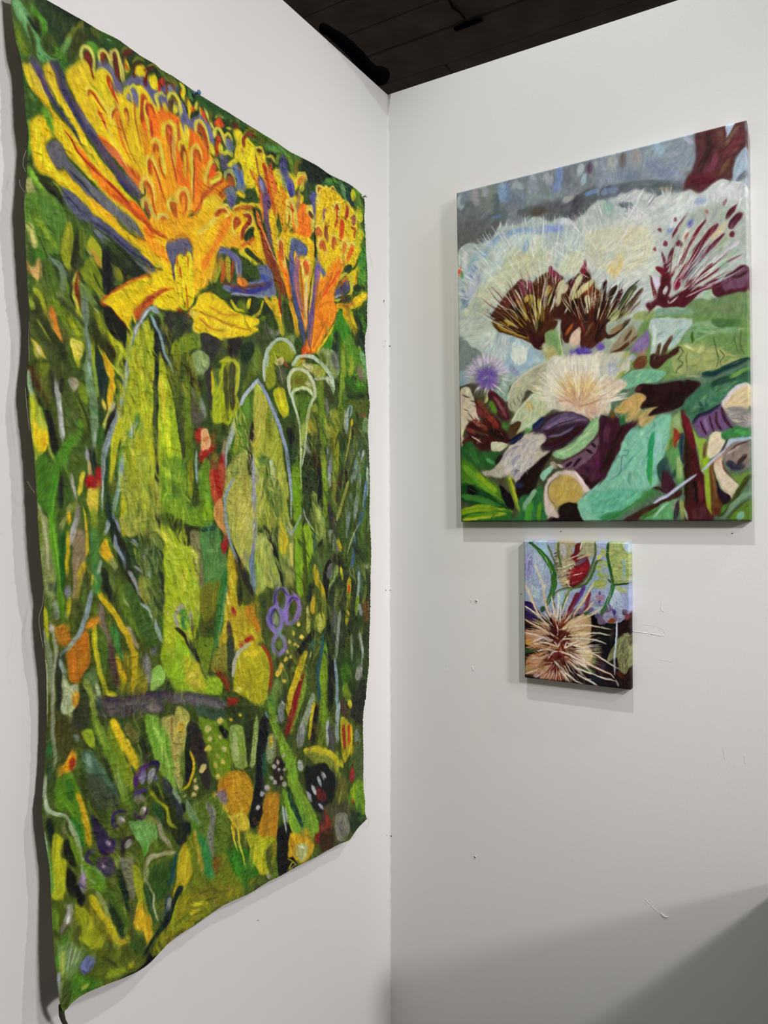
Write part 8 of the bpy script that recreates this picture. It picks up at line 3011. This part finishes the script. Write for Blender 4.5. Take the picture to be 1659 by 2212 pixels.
def thread(pxs, r=.00022, x=.05, mat=M_THREAD):
    P = catmull(np.array(pxs, float), False, 3.0)
    V, Fc = tube_mesh(hit_x(P, np.full(len(P), x)), r, 5); mesh_obj('loose_thread', V, Fc, mat, tap, True)
thread([(57, 325), (51, 340), (50, 358), (56, 372)]); thread([(42, 388), (44, 402), (54, 416)], .0002)
thread([(55, 838), (58, 880), (64, 930)]); thread([(59, 1040), (66, 1052), (75, 1065)], .0002)
thread([(95, 1275), (92, 1305), (84, 1340), (93, 1400)], .0002); thread([(63, 695), (62, 740), (63, 780)], .0002)
thread([(788, 1680), (790, 1693), (786, 1702)], .0002, .014); thread([(792, 1764), (796, 1774), (793, 1786), (790, 1790)], .0003, .014)
thread([(793, 1762), (798, 1772), (796, 1781)], .0002, .014)
# twisted tail of cloth at the bottom left corner
P = hit_x(np.array([(133, 2172), (133, 2190), (137, 2204), (147, 2222)], float), np.array([.055, .050, .045, .042]))
V, Fc = tube_mesh(P, [.0042, .0038, .0032, .0024], 7); mesh_obj('cloth_tail', V, Fc, M_DARKTHREAD, tap, True)

def lathe_x(name, base, prof, mat, parent, n=14, axis='x'):
    V = []; Fc = []
    for i, (d, r) in enumerate(prof):
        for k in range(n):
            t = 2 * math.pi * k / n
            V.append((base[0] + d, base[1] + r * math.cos(t), base[2] + r * math.sin(t)))
    for i in range(len(prof) - 1):
        for k in range(n):
            k2 = (k + 1) % n; Fc.append((i * n + k, i * n + k2, (i + 1) * n + k2, (i + 1) * n + k))
    Fc.append(tuple(range(n))); Fc.append(tuple((len(prof) - 1) * n + k for k in range(n)))
    return mesh_obj(name, V, Fc, mat, parent, True)

def push_pin(px, label, mat, x0):
    b = hit_x(np.array([px], float), np.array([x0]))[0]
    e = empty('push_pin', tuple(b)); tag(e, label, 'push pin', 'push pins holding the loose canvas')
    lathe_x('pin_needle', (0.0, b[1], b[2]), [(-.004, .0005), (x0 + .002, .0006)], M_STEEL, e, 8)
    lathe_x('pin_head', b, [(0, .0042), (.0012, .0044), (.0018, .0026), (.0065, .0022), (.0085, .0034), (.0095, .0042), (.0108, .0040), (.0112, .002)], mat, e)
push_pin((783, 425), 'clear plastic push pin in the corner nearest the joint of the walls', M_PIN, .014)
push_pin((421, 203), 'clear push pin with a painted blue reflection halfway along the top edge of the green canvas', M_PIN_BLUE_REFL, .014)

# ------------------------------------------------------------------ stretched canvases on the right wall
def stretched(name, label, x0, z0, w, h, rot, depth, nu, nv, painter, gain):
    root = empty(name, (x0 + w / 2, 0, z0 - h)); tag(root, label, 'painting')
    R = .0035; arc = R * math.pi / 2
    ext = np.concatenate([np.linspace(arc / 4, arc, 4), arc + np.array([.25, .6, 1.0]) * (depth - R)])
    def axis(L, n):
        return np.concatenate([-ext[::-1], np.linspace(R, L - R, n) - 0, L + ext]), n
    def wrap(d, L):
        """signed run along the cloth -> (position along the face, depth behind the face)"""
        pos = np.array(d, float).copy(); dep = np.zeros_like(pos)
        for sgn in (0, 1):
            m = d < 0 if sgn == 0 else d > L
            e = -d[m] if sgn == 0 else d[m] - L
            th = np.clip(e / R, 0, math.pi / 2)
            ins = R * (1 - np.sin(th)); dp = R * (1 - np.cos(th)) + np.clip(e - arc, 0, None)
            pos[m] = ins if sgn == 0 else L - ins; dep[m] = dp
        return pos, dep
    du, _ = axis(w, nu); dv, _ = axis(h, nv)
    pu, eu = wrap(du, w); pv, ev = wrap(dv, h)
    U, Vv = np.meshgrid(pu, pv); E = np.maximum(*np.meshgrid(eu, ev))
    c, s = math.cos(rot), math.sin(rot)
    Xw = x0 + U * c + Vv * s; Zw = z0 + U * s - Vv * c; Yw = -depth + E
    rr = np.random.default_rng(5)
    Yw = Yw - .0003 * value_noise(len(dv), len(du), 5, 5, rr) * (E == 0)
    P = np.stack([Xw, Yw, Zw], -1)
    Fp = np.stack([x0 + np.clip(U, .001, w - .001) * c + np.clip(Vv, .001, h - .001) * s, np.full_like(U, -depth), z0 + np.clip(U, .001, w - .001) * s - np.clip(Vv, .001, h - .001) * c], -1)
    col = srgb2lin(painter.sample(to_px(Fp.reshape(-1, 3)))) ** 1.08 * gain
    grid_mesh('painted_canvas', P, np.clip(col, 0, .95), M_CANV, root)
    # wooden stretcher bars behind the cloth
    def bar(a, b):
        lo = np.array([min(a[0], b[0]), max(a[1], b[1])]); hi = np.array([max(a[0], b[0]), min(a[1], b[1])])
        q = [(lo[0], lo[1]), (hi[0], lo[1]), (hi[0], hi[1]), (lo[0], hi[1])]
        V = [(x0 + u * c + v * s, y, z0 + u * s - v * c) for y in (-depth + .005, -.0015) for u, v in q]
        mesh_obj('stretcher_bar', V, [(0, 1, 2, 3), (7, 6, 5, 4), (0, 4, 5, 1), (1, 5, 6, 2), (2, 6, 7, 3), (3, 7, 4, 0)], M_WOOD, root)
    bw = min(.04, w * .16); k = .006
    bar((k, k), (w - k, k + bw)); bar((k, h - k - bw), (w - k, h - k)); bar((k, k + bw), (k + bw, h - k - bw)); bar((w - k - bw, k + bw), (w - k, h - k - bw))
    return root

PB = Painter(('y', -.02), .18, .84, 1.42, 2.26, 1150, 11)
PB.run(CAN_BIG); PB.daubs(3500, 12, 3.0, -55, 30, (985, 250, 1630, 1135), .035, .5); PB.warp(1.2); PB.smear(-55, 6, 1.3, .06, .55); PB.run(CAN_BIG_FINE); PB.finish(.02)
stretched('stretched_canvas', 'large stretched canvas of pale fluffy seed heads and purple thistle buds under grey sky', .19601, 2.21876, .60987, .76385, .01418, .02, 440, 550, PB, GAIN_C)
PS = Painter(('y', -.02), .34, .62, 1.08, 1.44, 1900, 12)
PS.run(CAN_SMALL); PS.daubs(900, 7, 1.6, -40, 40, (1125, 1160, 1370, 1500), .04, .5); PS.warp(1.2); PS.smear(-40, 4, 1.2, .06, .5); PS.run(CAN_SMALL_FINE); PS.finish(.02)
stretched('stretched_canvas', 'small stretched canvas of spiky cream teasel and red bud below the bigger one', .36016, 1.41532, .23, .30538, .00622, .02, 300, 400, PS, GAIN_C)
